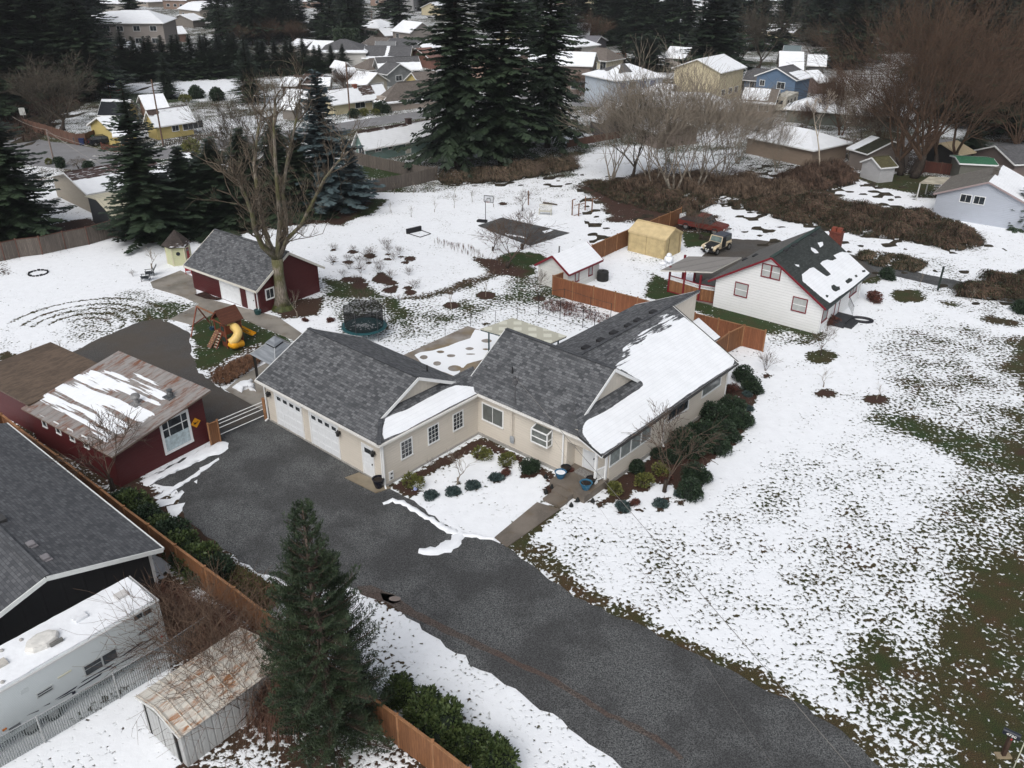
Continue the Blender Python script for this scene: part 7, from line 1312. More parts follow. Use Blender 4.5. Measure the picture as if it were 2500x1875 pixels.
for i, (x, y) in enumerate(SPOTS):
    c = int(rr.random()*len(COLS)); g = at(x, y); d = math.hypot(g[0], g[1]); L_ = rr.uniform(11, 18); hdg_ = rr.choice([.15,-.2,.9,-.75,1.3]); th = thing('house', f'{CN[c]} snowy-roofed house in the far {side_word(x)} of the valley, '+['near the top edge','half hidden by firs','among bare trees','behind dark conifers','below the forest'][i % 5], 'house', (g[0], g[1], 0), hdg_, 'far houses of the valley')
    zr = rr.uniform(4.2, 6.4) if rr.random() < .7 else 8; gable_parts(th, L_, rr.uniform(8, 11), zr-2, zr, .5, plain(COLS[c], .7), shingle(*rr.choice([GRY, BRN, TAN])), (rr.uniform(.75, 1.2), rr.uniform(.45, 1.2)), hip=rr.choice([0, 0, 4]), n=8, m=4)
    for q in (.15, .45, .7): window(th, (0,0,0),(1,0,0),(0,-1,0), L_*q, 1.1, 1.5, 1.1, cols=1, mut=.1)
def fast_mesh(name, V, F, m, parent=None, nv=None):
    me = bpy.data.meshes.new(name); V = np.asarray(V, 'f'); F = np.asarray(F, 'i'); k_ = F.shape[1]
    me.vertices.add(len(V)); me.vertices.foreach_set('co', V.ravel()); me.loops.add(F.size); me.polygons.add(len(F))
    me.loops.foreach_set('vertex_index', F.ravel()); me.polygons.foreach_set('loop_start', np.arange(len(F), dtype='i')*k_); me.materials.append(m); me.update(); me.validate()
    o = bpy.data.objects.new(name, me); COL.objects.link(o)
    if parent is not None: o.parent = parent; KID.setdefault(parent.name, []).append(o)
    return o
def twig_quads(P, D, S, W_, L_):
    """leaf/needle quads: start points P, directions D, side vectors S"""
    P, D, S = np.array(P), np.array(D), np.array(S); W_ = np.array(W_)[:, None]; L_ = np.array(L_)[:, None]
    a = P-S*W_*.35; b = P+S*W_*.35; c = P+D*L_*.6+S*W_*.5; d = P+D*L_; e = P+D*L_*.6-S*W_*.5
    V = np.stack([a, b, c, d, e], 1).reshape(-1, 3); n = len(P); i = np.arange(n)[:, None]*5
    F = np.concatenate([np.concatenate([i, i+1, i+2, i+4], 1), np.concatenate([i+4, i+2, i+3, i+3], 1)])
    return V, F
def leaf_tris(P, D, S, W_, L_):
    P, D, S = np.array(P), np.array(D), np.array(S); W_ = np.array(W_)[:, None]; L_ = np.array(L_)[:, None]
    V = np.stack([P-D*0, P+D*L_*.5+S*W_*.5, P+D*L_, P+D*L_*.5-S*W_*.5], 1).reshape(-1, 3); i = np.arange(len(P))[:, None]*4
    return V, np.concatenate([i, i+1, i+2, i+3], 1)
def nrm(v): return v/(np.linalg.norm(v, axis=-1, keepdims=True)+1e-9)
def fir(seed, H, R, base=.08, sp=.42, nb=6, droop=.35, cl=1.0, m=None, bm=None, name='fir_tree', gap=.0, prof=1.0, tw=.17, sg_=.33, label=None, cat='tree', group=None):
    rg = np.random.default_rng(seed); root = thing(name, label, cat, (0, 0, -500), 0, group)
    MB().path([(0,0,0),(.03*H/20,0,H*.3),(-.02*H/20,.02,H*.7),(0,0,H*.99)], [H*.017, H*.012, H*.006, .02], 7).build('trunk', bm, root)
    P, D, S, WW, LL = [], [], [], [], []; bb = MB(); z = H*base
    while z < H*.985:
        t_6 = (z-H*base)/(H*(1-base)); Rz = R*((1-t_6)**prof)*(.82+.18*math.sin(z*1.7+seed)); n_ = max(3, int(nb*(1 if t_6 < .85 else .7)))
        if rg.random() < gap: Rz *= .45
        for k_ in range(n_):
            a = 2*PI*(k_+rg.random()*.8)/n_; Lb = max(.25, Rz*rg.uniform(.62, 1.12)); dr = droop*(1-t_6)*Lb*rg.uniform(.6, 1.3); z0 = z+rg.uniform(-.5, .5)*sp
            d0 = np.array([math.cos(a), math.sin(a), 0]); s0 = np.array([-d0[1], d0[0], 0]); m_seg = max(3, int(Lb/sg_)); up = .35*t_6
            tipz = z0
            for j in range(m_seg):
                q = (j+.5)/m_seg; p = d0*Lb*q+np.array([0, 0, z0+up*Lb*q-dr*q*q+.12*dr*q**6*4])
                slope = np.array([0, 0, up-2*dr*q/Lb]); dd = d0+slope; tl = (Lb*.34*(1-q*.72)+.12)*cl
                for sg in (-1, 1):
                    ang = rg.uniform(.55, 1.0); dv = nrm(dd*math.cos(ang)+s0*sg*math.sin(ang)+np.array([0, 0, rg.uniform(-.28, .05)]))
                    P.append(p); D.append(dv); S.append(nrm(np.cross(dv, (0, 0, 1))*1.0+np.array([0, 0, rg.uniform(-.5, .5)]))); WW.append(tw*2.1*rg.uniform(.7, 1.5)); LL.append(tl*1.15*rg.uniform(.7, 1.2))
            p = d0*Lb*.8+np.array([0, 0, z0+up*Lb*.8-dr*.64]); dv = nrm(d0+np.array([0,0,up-dr/Lb])); P.append(p); D.append(dv); S.append(s0); WW.append(tw*2); LL.append(Lb*.28); P.append(np.array([0,0,z0])); D.append(nrm(d0+np.array([0,0,up-dr*.6/Lb]))); S.append(s0); WW.append(Lb*.33); LL.append(Lb*.8)
            if Lb > 1.2: bb.tube((0,0,z0), tuple(d0*Lb*.75+np.array([0,0,z0+up*Lb*.75-dr*.5])), .05*Lb/3+.012, .01, 3, cap=False)
        z += sp*rg.uniform(.75, 1.25)*(1-.35*t_6)
    V, F = twig_quads(P, D, S, WW, LL); fast_mesh('crown', V, F[:, :4], m, root)
    if bb.v: bb.build('branches', bm, root)
    return root
def bare(seed, H, r0, levels=5, fork=.25, spread=.6, nch=3, lr=.72, up=.25, limbs=5, m=None, tm=None, name='bare_tree', twig=.012, stems=1, curve=.25, label=None, cat='tree', group=None, ntw=4, dense=1.0, droop=0.0, hmin=0.0, sides=3):
    """leafless tree: branching skeleton swept into tapering tubes"""
    rg = np.random.default_rng(seed); root = thing(name, label, cat, (0, 0, -500), 0, group); TR, CR = MB(), MB()
    def br(mb, p, d, L, r, lev):
        n_ = 4 if lev < 2 else (3 if lev < 4 else 2); pts = [p]; q = p; dd = d
        for j in range(n_):
            dd = nrm(dd+rg.normal(0, curve/n_**.5, 3)+np.array([0, 0, up/n_ if lev < levels-1 else up*.5/n_-droop/n_])); q = q+dd*L/n_; pts.append(q)
        rr_ = [r*(1-.55*j/n_) for j in range(n_+1)]
        mb.path(pts, [max(twig*.7, x) for x in rr_], 7 if lev == 0 else (5 if lev < 2 else sides))
        return pts, rr_
    def grow_(p, d, L, r, lev):
        mb = TR if lev < 1 else CR
        pts, rr_ = br(mb, p, d, L, r, lev)
        if lev >= levels: return
        nn_ = nch+(1 if rg.random() < .5 else 0) if lev < levels-1 else int(ntw*dense)
        for i in range(nn_):
            q = rg.uniform(.35, 1.0) if i else 1.0; idx = min(len(pts)-1, int(q*(len(pts)-1)+.5)); pp = pts[idx]; base_d = nrm(pts[idx]-pts[max(idx-1, 0)])
            az = 2*PI*rg.random(); u = nrm(np.cross(base_d, rg.normal(0, 1, 3))); sp_ = spread*rg.uniform(.6, 1.3)*(.55 if i == 0 else 1)
            nd = nrm(base_d*math.cos(sp_)+u*math.sin(sp_)); grow_(pp, nd, L*lr*rg.uniform(.75, 1.2), max(twig, rr_[idx]*(.82 if i == 0 else .6)), lev+1)
    for s_ in range(stems):
        a = 2*PI*s_/stems+rg.random(); off = np.array([math.cos(a), math.sin(a), 0])*(r0*1.6 if stems > 1 else 0); d = nrm(np.array([math.cos(a)*.28*(stems > 1), math.sin(a)*.28*(stems > 1), 1.0]))
        pts, rr_ = br(TR, off, d, H*fork, r0, 0)
        if stems == 1: TR.lathe([(r0*1.55,-.1),(r0*1.15,.25),(r0*.98,.6)], n=9)
        for i in range(limbs):
            a2 = 2*PI*(i+rg.random()*.6)/limbs; sp_ = spread*rg.uniform(.5, 1.15); nd = np.array([math.cos(a2)*math.sin(sp_), math.sin(a2)*math.sin(sp_), math.cos(sp_)])
            nd = nrm(nd+(d-np.array([0,0,1]))*.8); idx = len(pts)-1 if i < 3 else len(pts)-2; grow_(pts[idx], nd, H*(1-fork)*.42*rg.uniform(.8, 1.15), rr_[idx]*.75, 1)
    TR.build('trunk', tm, root, smooth=True); V = np.array(CR.v, 'f'); o = CR.build('crown', m, root)
    return root
def leafclump(seed, r, h, n, ls, m, name='shrub', stems=True, lumps=9, label=None, cat='shrub', group=None, elong=1.0, z0=0.1, wl=.5, up=.3, bm=None, core=None, shell=.45):
    rg = np.random.default_rng(seed); root = thing(name, label, cat, (0, 0, -500), 0, group)
    C_ = rg.normal(0, 1, (lumps, 3)); C_ = nrm(C_)*rg.uniform(.2, .75, (lumps, 1)); C_[:, 2] = abs(C_[:, 2])*.9; rad = rg.uniform(.32, .6, lumps)
    C_[0] = (0, 0, .45); rad[0] = .62
    k_ = rg.integers(0, lumps, n); dr = nrm(rg.normal(0, 1, (n, 3))); dr[:, 2] = np.where(dr[:, 2] < -.3, -dr[:, 2], dr[:, 2]); rr_ = rad[k_]*(1-shell*rg.random(n)**2)
    P = C_[k_]+dr*rr_[:, None]; ins = np.zeros(n, bool)
    for j in range(lumps): ins |= (np.linalg.norm(P-C_[j], axis=1) < rad[j]*.62)
    P, dr = P[~ins], dr[~ins]; P = P*np.array([r, r*elong, h*.72])+np.array([0, 0, z0]); ok = P[:, 2] > .02; P, dr = P[ok], dr[ok]
    D = nrm(dr+rg.normal(0, .6, dr.shape)+np.array([0, 0, up])); S = nrm(np.cross(D, rg.normal(0, 1, D.shape))); L = ls*rg.uniform(.6, 1.4, len(P))
    V, F = leaf_tris(P, D, S, L*wl, L); fast_mesh('foliage', V, F, m, root)
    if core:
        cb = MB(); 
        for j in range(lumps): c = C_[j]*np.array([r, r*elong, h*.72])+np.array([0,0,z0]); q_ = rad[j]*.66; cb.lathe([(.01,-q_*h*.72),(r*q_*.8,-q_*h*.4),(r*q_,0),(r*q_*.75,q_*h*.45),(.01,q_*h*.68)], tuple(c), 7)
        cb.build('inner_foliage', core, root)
    if stems:
        sb = MB()
        for j in range(6): a = 2*PI*j/6; sb.tube((.05*math.cos(a), .05*math.sin(a), 0), (r*.5*math.cos(a), r*.5*elong*math.sin(a), h*.6), .025, .01, 4)
        sb.build('stem', bm or bark(), root)
    return root
FG = leaves((.006,.013,.007), (.030,.050,.024), .5, .35); FG2 = leaves((.008,.018,.010), (.040,.062,.032), .5, .35); FGB = leaves((.018,.032,.038), (.085,.12,.125), .5, .1); FGO = leaves((.010,.014,.006), (.035,.04,.018), .35, .3); PNG = leaves((.012,.024,.012), (.05,.075,.035), .9, .1)
BK1 = bark((.05,.038,.03)); BKG = bark((.25,.22,.18)); BKM = bark((.19,.165,.135), .7)
TWB = plain((.085,.06,.045), .9, .25); TWG = plain((.20,.17,.135), .9, .2); TWR = plain((.075,.046,.030), .9, .3); TWD = plain((.06,.05,.038), .9, .25); TWT = plain((.095,.075,.055), .9, .2); TWP = plain((.35,.30,.25), .9, .15)
def place(proto, x, y, top=None, H=None, rz=None, label=None, group=None, wide=1.0, z=0.0):
    """put a copy at the ground under photo pixel (x,y); top = photo row of its tip"""
    g = at(x, y); s = 1.0
    if top is not None: s = height_at(g, top)/H
    r = random.Random(int(x*7+y*13)); c = copy_tree(proto, (g[0], g[1], z), r.uniform(0, 6.28) if rz is None else rz, (s*wide, s*wide, s), label, group)
    USED.add(proto.name); return c
USED = set(); PROTOS = []
def proto(p): PROTOS.append(p); return p
F1 = proto(fir(1, 20, 5.2, .08, .34, 9, .40, 1.0, FG, BK1, prof=.68, tw=.11, sg_=.22)); F2 = proto(fir(2, 20, 4.0, .05, .38, 8, .22, 1.0, FG2, BK1, prof=.78, tw=.11, sg_=.24)); F3 = proto(fir(3, 20, 4.9, .10, .38, 9, .55, 1.1, FG, BK1, gap=.12, tw=.11, prof=.6, sg_=.22)); F4 = proto(fir(4, 12, 3.6, .02, .30, 8, .25, 1.1, FGB, BK1, prof=.85, tw=.15))
F5 = proto(fir(5, 20, 5.2, .05, .55, 8, .2, 1.2, FG, BK1, prof=.55, tw=.3)); F6 = proto(fir(6, 12, 3.3, .03, .30, 8, .30, 1.1, FG2, BK1, prof=.8, tw=.14)); FO = proto(fir(7, 20, 4.2, .08, .5, 7, .3, 1.1, FGO, BK1, prof=.8, tw=.2))
FF = proto(fir(8, 20, 4.6, .04, .75, 7, .35, 1.35, FG, BK1, prof=.85, tw=.42)); FF2 = proto(fir(9, 20, 4.0, .04, .8, 7, .3, 1.35, FG2, BK1, prof=.9, tw=.42))
GFIR = 'conifers around the gardens'
place(F1, 40, 590, 225, 20, wide=1.85, label='large dark fir at the left picture edge above the weathered fence', group=GFIR)
place(F1, -45, 560, 170, 20, wide=1.5, label='tall dark fir cut by the left picture edge', group=GFIR)
place(F2, 371, 590, 194, 20, wide=1.95, label='pointed dark spruce left of the hexagonal playhouse', group=GFIR)
place(F4, 800, 508, 170, 12, wide=1.6, label='blue-grey spruce behind the big bare maple', group=GFIR)
place(F4, 862, 492, 350, 12, wide=1.7, label='lower blue-grey spruce at the right of the dark group', group=GFIR)
for i, (x, y, t_7, w_, pr, lab) in enumerate(((465,560,355,2.4,F6,'dark bushy conifer right of the pointed spruce'),(540,545,335,2.5,F6,'dark bushy conifer behind the barn garage roof ridge'),(610,530,310,2.3,F6,'dark conifer directly left of the bare maple limbs'),(690,520,280,2.1,F6,'dark conifer behind the bare maple'),(740,515,320,2.1,F6,'dark conifer between the maple and the blue spruce'),(500,530,370,2.4,F6,'low dark conifer in the gap behind the barn garage'),(425,565,420,2.2,F6,'low dark conifer touching the pointed spruce'))): place(pr, x, y, t_7, 12, wide=w_, label=lab, group=GFIR)
for x, y, t_7, w_, lab in ((1118,406,-230,1.15,'leftmost of the three giant firs in the middle'),(1226,398,-260,1.1,'middle one of the three giant firs'),(1336,360,-200,1.0,'rightmost of the three giant firs, narrow and drooping')): place(F3 if x != 1226 else F1, x, y, t_7, 20, wide=w_, label=lab, group='giant firs in the middle')
for x, y, t_7, w_, pr, lab in ((612,250,85,1.5,F2,'fir standing alone behind the bare maple crown'),(413,240,128,1.6,F2,'fir beside the distant snow field'),(228,242,-120,1.0,F1,'big dark fir left of the distant snow field'),(150,235,-150,1.1,F1,'big dark fir in the upper left mass'),(80,245,-100,1.2,F5,'broad dark fir in the upper left mass'),(10,250,-110,1.2,F1,'dark fir at the upper left corner'),(45,225,-180,1.0,F1,'taller dark fir behind the upper left mass'),(190,190,-80,1.0,F3,'dark fir behind the upper left mass near the apartment block'),(-30,300,20,1.3,F1,'dark fir at the left edge above the street'),(110,190,-120,1.1,F1,'dark fir in the back row of the upper left mass')): place(pr, x, y, t_7, 20, wide=w_*1.35, label=lab, group=GFIR)
for i in range(24): x = 312+i*22.5+(i % 3)*5; place(F6 if i % 2 else F2, x, 196-i*.9, (70 if i < 13 else 92)+(i*37 % 19), 12 if i % 2 else 20, wide=2.1 if i % 2 else 3.2, label='dark fir of the close row bordering the distant snow field', group='fir row beside the distant snow field')
for x, y, t_7, w_, pr, lab in ((868,120,-40,1.5,FO,'broad grey-green fir above the trimmed hedge'),(640,90,-30,1.4,F1,'fir behind the reddish bare trees'),(690,95,-60,1.2,F1,'tall fir behind the reddish bare trees'),(560,85,-60,1.2,F1,'fir above the low brown house'),(735,90,-20,1.2,F5,'broad fir left of the grey-green fir'),(600,70,-60,1.2,F1,'far dark fir in the upper left middle'),(790,100,45,1.9,F6,'small round-topped fir beside the grey-green fir'),
    (1385,130,25,1.2,F1,'fir right of the red barn'),(1500,110,-40,1.3,F1,'dark fir above the round dark tree'),(1560,105,-70,1.2,F1,'second dark fir above the round dark tree'),(1620,100,-50,1.2,F1,'dark fir left of the snowy valley gap'),(1575,170,82,2.6,F5,'broad round dark evergreen behind the light blue house'),(1520,175,90,1.2,FO,'olive evergreen left of the round dark evergreen'),
    (1730,215,-60,1.25,F5,'tall broad dark cedar in the middle right'),(1700,205,-20,1.1,FO,'olive cedar in front of the tall broad cedar'),(1770,190,-30,1.1,F1,'dark cedar behind the tall broad cedar'),(2060,165,-60,1.35,F1,'dark fir left of the big rusty bare tree'),(2100,150,-80,1.2,F1,'dark fir behind the big rusty bare tree'),(2470,330,-60,1.5,F1,'big dark fir at the upper right corner'),(2500,300,-100,1.5,F1,'dark fir cut by the right picture edge'),(2420,200,-20,1.3,F1,'dark fir behind the right edge trees'),(2370,375,300,2.2,F6,'low dark conifer behind the green awning'),(2330,150,-40,1.2,F1,'far fir behind the big rusty bare tree'),(2495,555,425,1.3,F6,'dark young conifer before the pale house at the right edge'),(2215,120,-30,1.1,F1,'far dark fir above the rusty crown')):
    place(pr, x, y, t_7, 20 if pr not in (F6, F4) else 12, wide=w_*1.35, label=lab, group=GFIR)
CL = ((0,240,60,215,24),(240,330,25,60,4),(570,760,60,110,9),(780,900,40,80,4),(560,900,10,60,7),(1000,1300,10,55,3),(1360,1480,60,125,5),(1480,1680,40,110,14),(1750,1900,20,110,9),(1900,2130,20,120,12),(2380,2520,60,330,14),(2130,2400,30,100,8),(1100,1340,120,180,3),(2240,2420,200,300,6))
rr = random.Random(5)
for a, b, c, d, n_ in CL:
    for i in range(n_):
        x, y = rr.uniform(a, b), rr.uniform(c, d); h = rr.uniform(17, 30)/20; g = at(x, y); o = copy_tree(rr.choice((F1, F5, F1, FO)), (g[0], g[1], 0), rr.uniform(0, 6), (h*1.35, h*1.35, h), f'dark conifer among the crowded trees of the {"upper" if y < 130 else "middle"} {side_word(x)}', 'crowded conifers of the middle distance')
rr = random.Random(77); nfar = 0
for i in range(230):
    x = rr.uniform(-60, 2560); y = rr.uniform(-45, 70) if i < 170 else rr.uniform(60, 130)
    if y > 20 and any(abs(x-a) < 26 and -8 < y-b < 26 for a, b in SPOTS) or (y > 40 and 700 < x < 1350 and rr.random() < .6): continue
    if i < 170 and y > -5 and rr.random() < (.75 if x < 1400 else .15): continue
    h = rr.uniform(16, 34)/20; g = at(x, y); c = copy_tree(rr.choice((FF, FF, FF2)), (g[0], g[1], 0), rr.uniform(0, 6), (h*1.4, h*1.4, h), f'small dark fir of the distant forest on the far {side_word(x)}', 'firs of the distant forest'); nfar += 1
M2 = proto(bare(12, 12, .16, 5, .16, .42, 3, .75, .46, 3, TWG, BKG, stems=4, twig=.013, ntw=4)); M3 = proto(bare(13, 18, .45, 5, .15, .50, 3, .78, .20, 5, TWR, BK1, stems=2, twig=.012, ntw=5, dense=1.1))
M4 = proto(bare(14, 10, .25, 5, .18, .6, 3, .76, .22, 5, TWD, BK1, twig=.018, ntw=6)); M5 = proto(bare(15, 4, .09, 4, .25, .75, 3, .72, .15, 5, TWB, BK1, twig=.011, ntw=5)); M6 = proto(bare(16, 2.2, .03, 3, .2, .6, 3, .7, .25, 5, TWB, TWB, twig=.008, ntw=4, stems=3)); M7 = proto(bare(17, 3.2, .045, 3, .32, .5, 3, .62, .3, 4, TWG, TWG, twig=.009, ntw=3))
M8 = proto(bare(18, 12, .12, 4, .55, .45, 3, .55, .3, 4, TWP, plain((.42,.37,.30), .8), twig=.02, ntw=5)); M9 = proto(bare(19, 4, .12, 4, .35, .95, 3, .75, -.05, 6, TWT, BK1, twig=.014, ntw=6, droop=.6)); M10 = proto(bare(20, 9, .18, 5, .12, .4, 3, .78, .32, 5, TWR, TWR, stems=3, twig=.013, ntw=5))
GB = 'leafless garden trees'
def pb(pr, H, x, y, t_8, lab, w_=1.0, g_=GB, name=None, cat=None):
    o = place(pr, x, y, t_8, H, wide=w_, label=lab, group=g_)
    if name: o.name = name
    o['category'] = cat or 'tree'; return o
def maple():
    g = at(690, 752); root = thing('maple_tree', 'huge bare mossy maple standing beside the red barn garage', 'tree', (g[0], g[1], 0)); rg = np.random.default_rng(5); TR, CR = MB(), MB()
    def wp_(x, y, dep=0.0):  # world point on vertical plane through the trunk, shifted in depth
        d = ray(x, y); t_9 = (g[1]+dep-CAMP[1])/d[1]; return CAMP+t_9*d-np.array([g[0], g[1], 0])
    TR.path([(0,0,-.1), wp_(687,720), wp_(680,670), wp_(676,632)], [.85,.55,.46,.50], 12)
    L = [([(676,632),(640,600),(622,560),(615,520),(596,470),(575,430)], .30, -.5), ([(676,632),(655,590),(640,540),(628,470),(620,400),(628,330),(640,270)], .26, .6), ([(678,630),(680,590),(684,540),(678,470),(672,390),(668,310),(672,240)], .27, 0), ([(682,628),(692,590),(700,540),(690,470),(700,400),(715,330),(730,260)], .24, .4), ([(686,622),(700,585),(735,550),(760,500),(790,440),(820,400),(850,370)], .2, -.4)]
    def sub(p, d, Ln, r, lev):
        n_ = 3; pts = [p]; q = p; dd = d
        for j in range(n_): dd = nrm(dd+rg.normal(0, .22, 3)+np.array([0,0,.13])); q = q+dd*Ln/n_; pts.append(q)
        CR.path(pts, [max(.007, r*(1-.5*j/n_)) for j in range(n_+1)], 4 if lev < 2 else 3)
        if lev >= 4: return
        for i in range(3 if lev < 3 else 4):
            k_ = rg.integers(1, n_+1); u = nrm(np.cross(dd, rg.normal(0, 1, 3))); a = rg.uniform(.35, .95); sub(pts[k_], nrm(dd*math.cos(a)+u*math.sin(a)+np.array([0,0,.1])), Ln*rg.uniform(.5, .8), max(.008, r*.5), lev+1)
    for pts, r, dep in L:
        Pp = [wp_(x, y, dep*i*1.2) for i, (x, y) in enumerate(pts)]; n_ = len(Pp); TR.path(Pp, [r*(1-.7*i/(n_-1)) for i in range(n_)], 8)
        for i in range(1, n_):
            for j in range(3 if i < n_-1 else 5):
                d = nrm(Pp[i]-Pp[i-1]); u = nrm(np.cross(d, rg.normal(0, 1, 3))); a = rg.uniform(.3, .85); sub(Pp[i]+(Pp[i-1]-Pp[i])*rg.random()*.7, nrm(d*math.cos(a)+u*math.sin(a)), rg.uniform(1.3, 2.5), r*.26, 1)
    sub(wp_(700,590), nrm(np.array([1,.0,.15])), 3.6, .05, 2); sub(wp_(615,520,-1), nrm(np.array([-1,-.1,.5])), 3.6, .09, 1); sub(wp_(596,470,-1), nrm(np.array([-1,.1,.7])), 3.2, .09, 1)
    TR.build('trunk', BKM, root, smooth=True); CR.build('crown', TWT, root); MB().lathe([(1.1,0),(.85,.25),(.62,.6),(.45,.8)], n=9).build('mossy_root_flare', leaves((.02,.026,.006),(.07,.08,.018), 2.0), root)
maple()
for x, y, t_8, pr, H, w_, lab in ((1640,470,195,M2,12,1.35,'tall pale multi-stemmed bare tree in the middle of the thicket'),(1700,460,215,M2,12,1.3,'wide pale bare tree right of the thicket middle'),(1495,440,225,M2,12,1.05,'slender bare tree at the left end of the thicket'),(1545,438,215,M4,10,1.0,'brownish bare tree left of the pale thicket trees'),(1590,455,240,M2,12,1.2,'bare tree leaning left inside the thicket'),(1760,440,230,M2,12,1.15,'bare tree at the right end of the thicket'),(1800,400,255,M2,12,.9,'small pale bare tree right of the thicket'),
    (2230,430,0,M3,18,1.15,'enormous rusty-brown bare tree on the right'),(2200,425,60,M3,18,1.0,'rusty bare tree growing against the enormous one'),(2300,420,40,M3,18,.95,'rusty-brown bare tree right of the enormous one'),(153,318,148,M4,10,1.35,'dense bare tree left of the street behind the brown fence'),(125,310,170,M4,10,1.2,'bare tree at the left behind the brown fence'),(1850,170,10,M4,10,1.2,'olive bare tree above the blue house'),(1810,165,40,M4,10,.9,'smaller olive bare tree left of the blue house'),
    (1985,145,62,M4,10,1.5,'spreading bare oak behind the blue house'),(1998,430,190,M8,12,1.0,'pale birch standing in front of the long green house'),(2075,390,235,M2,12,.9,'dark multi-stemmed tree right of the birch'),(1895,420,300,M2,12,.8,'thin bare tree in the snow left of the birch'),(2110,395,250,M4,10,.8,'bare tree behind the white plywood shed'),(2150,400,230,M10,9,1.0,'reddish bare tree beside the white plywood shed'),(2470,380,150,M3,18,1.0,'rusty bare tree at the right picture edge'),(2420,330,140,M10,9,1.3,'reddish bare trees at the right edge behind the carport'),(2050,330,200,M10,9,1.1,'reddish bare tree behind the long green house'),(2010,300,205,M10,9,1.0,'reddish thicket tree behind the birch'),
    (655,110,58,M10,9,1.6,'round reddish bare tree above the fir row'),(720,105,62,M10,9,1.6,'second round reddish bare tree above the fir row'),(570,120,70,M10,9,1.5,'reddish bare tree left of the round ones'),(845,225,178,M10,9,1.5,'red-brown weeping bare tree behind the cream house'),(885,228,182,M10,9,1.3,'red-brown bare shrub tree left of the white garage'),(1440,120,52,M10,9,1.5,'purplish bare tree above the cream two-storey house'),(1415,235,190,M10,9,1.4,'brown bare shrub tree before the pale blue cottage'),(1640,170,118,M4,10,1.3,'greyish bare tree behind the light blue house'),(800,70,20,M4,10,1.2,'light tan bare tree beside the grey-green fir'),
    (1960,320,262,M10,9,1.2,'red-brown bushy bare tree right of the camper'),(2210,330,200,M4,10,1.2,'dark bare tree inside the rusty group'),(600,480,250,M4,10,.8,'dark bare tree behind the maple limbs')): pb(pr, H, x, y, t_8, lab, w_)
for x, y, t_8, H, pr, w_, lab, cat in ((1275,515,462,4,M5,1.1,'small pruned apple tree in the snowy field behind the court','tree'),(1400,420,368,4,M5,1.1,'bare old apple tree in the snow left of the thicket','tree'),(1313,437,398,4,M5,1.1,'small dark apple tree below the giant firs','tree'),(1274,608,518,4,M5,1.6,'bare apple tree on green grass before the dark court','tree'),(1238,655,545,4,M5,1.5,'bare apple tree left of the white shed','tree'),(1203,612,545,4,M5,1.3,'low bare tree beside the raised planter','tree'),
    (1712,583,512,4,M5,1.7,'small rounded bare tree in front of the red pickup','tree'),(2003,868,790,4,M5,.75,'pale multi-branched bare tree on its grass ring','tree'),(1869,905,845,2.2,M6,.9,'young bare shrub in a mulch spot left of the lawn','shrub'),(2010,945,885,3.2,M7,1.2,'sparse young tree over the dark mulch ring','tree'),(2140,975,925,3.2,M7,1.2,'sparse young tree at the right mulch ring','tree'),(1314,730,655,4,M5,.7,'bare young tree in front of the cedar fence corner','tree'),(726,775,690,3.2,M7,1.0,'thin bare tree against the barn garage wall','tree'),(727,700,645,4,M5,.9,'reddish bare tree against the barn garage side wall','tree'),
    (1102,755,685,3.2,M7,1.0,'young bare tree on a round mulch ring in the garden','tree'),(1186,725,670,3.2,M7,.9,'small bare tree on the mulch ring by the meadow','tree'),(888,760,700,4,M5,.9,'old bare fruit tree behind the trampoline','tree'),(371,655,592,3.2,M7,1.5,'young bare tree beside the hexagonal playhouse','tree'),(1118,1182,1095,3.2,M7,1.6,'small pale bare tree in the front planting bed','tree'),(1622,1200,1000,4,M5,.8,'slender bare tree at the corner of the right bed','tree'),
    (276,1196,1010,4,M5,1.0,'bare tree growing in front of the red workshop wall','tree'),(1060,1150,1115,2.2,M6,1.0,'reddish twiggy shrub against the garage wall','shrub'),(1105,1130,1098,2.2,M6,1.0,'twiggy shrub against the middle garage wall','shrub'),(325,675,655,2.2,M6,1.0,'tiny bare shrub on the snow by the lounge chairs','shrub'),(82,866,830,3.2,M7,1.3,'young bare tree left of the brown lean-to','tree'),(150,866,820,3.2,M7,1.2,'bare sapling behind the brown lean-to','tree'),(115,880,835,3.2,M7,1.1,'short bare sapling behind the brown lean-to','tree'),(30,920,880,3.2,M7,1.1,'bare sapling at the far left of the lean-to','tree'),
    (955,268,236,4,M9,1.5,'umbrella-shaped tan weeping tree by the street','tree'),(192,412,376,4,M9,1.5,'umbrella-shaped bare tree at the street corner','tree'),(2500,745,700,2.2,M6,1.4,'twiggy shrub at the right edge of the lane','shrub'),(2370,737,690,3.2,M7,1.1,'small bare tree beside the narrow lane','tree'),(2245,700,655,3.2,M7,1.1,'thin tree on the grass ring by the lane','tree')): pb(pr, H, x, y, t_8, lab, w_, g_=None, name='bare_shrub' if cat == 'shrub' else 'bare_tree', cat=cat)
for i, (x, y) in enumerate(((963,473),(1010,472),(1060,470),(1112,482),(1153,493),(1205,505),(955,520),(1004,530),(1061,518),(1109,508))): pb(M7, 3.2, x, y, y-38, 'young staked fruit tree in the snowy orchard', 1.0, 'young trees in rows across the snowy orchard', 'fruit_sapling')
for i, (x, y) in enumerate(((862,615),(905,625),(948,618),(943,606),(974,622),(850,638),(898,632),(877,643),(816,612),(812,647),(852,657),(898,645),(926,655),(960,635),(880,667),(925,668),(838,675),(952,682),(870,690),(945,705),(1012,705),(998,672))): pb(M6, 2.2, x, y, y-(20+(i*7 % 11)), 'twiggy blueberry bush on a small round mulch spot in the snow', 1.3, 'berry bushes on round mulch spots', 'berry_bush', 'shrub')
for p_ in PROTOS:
    for ch in KID.get(p_.name, []): bpy.data.objects.remove(ch)
    bpy.data.objects.remove(p_)
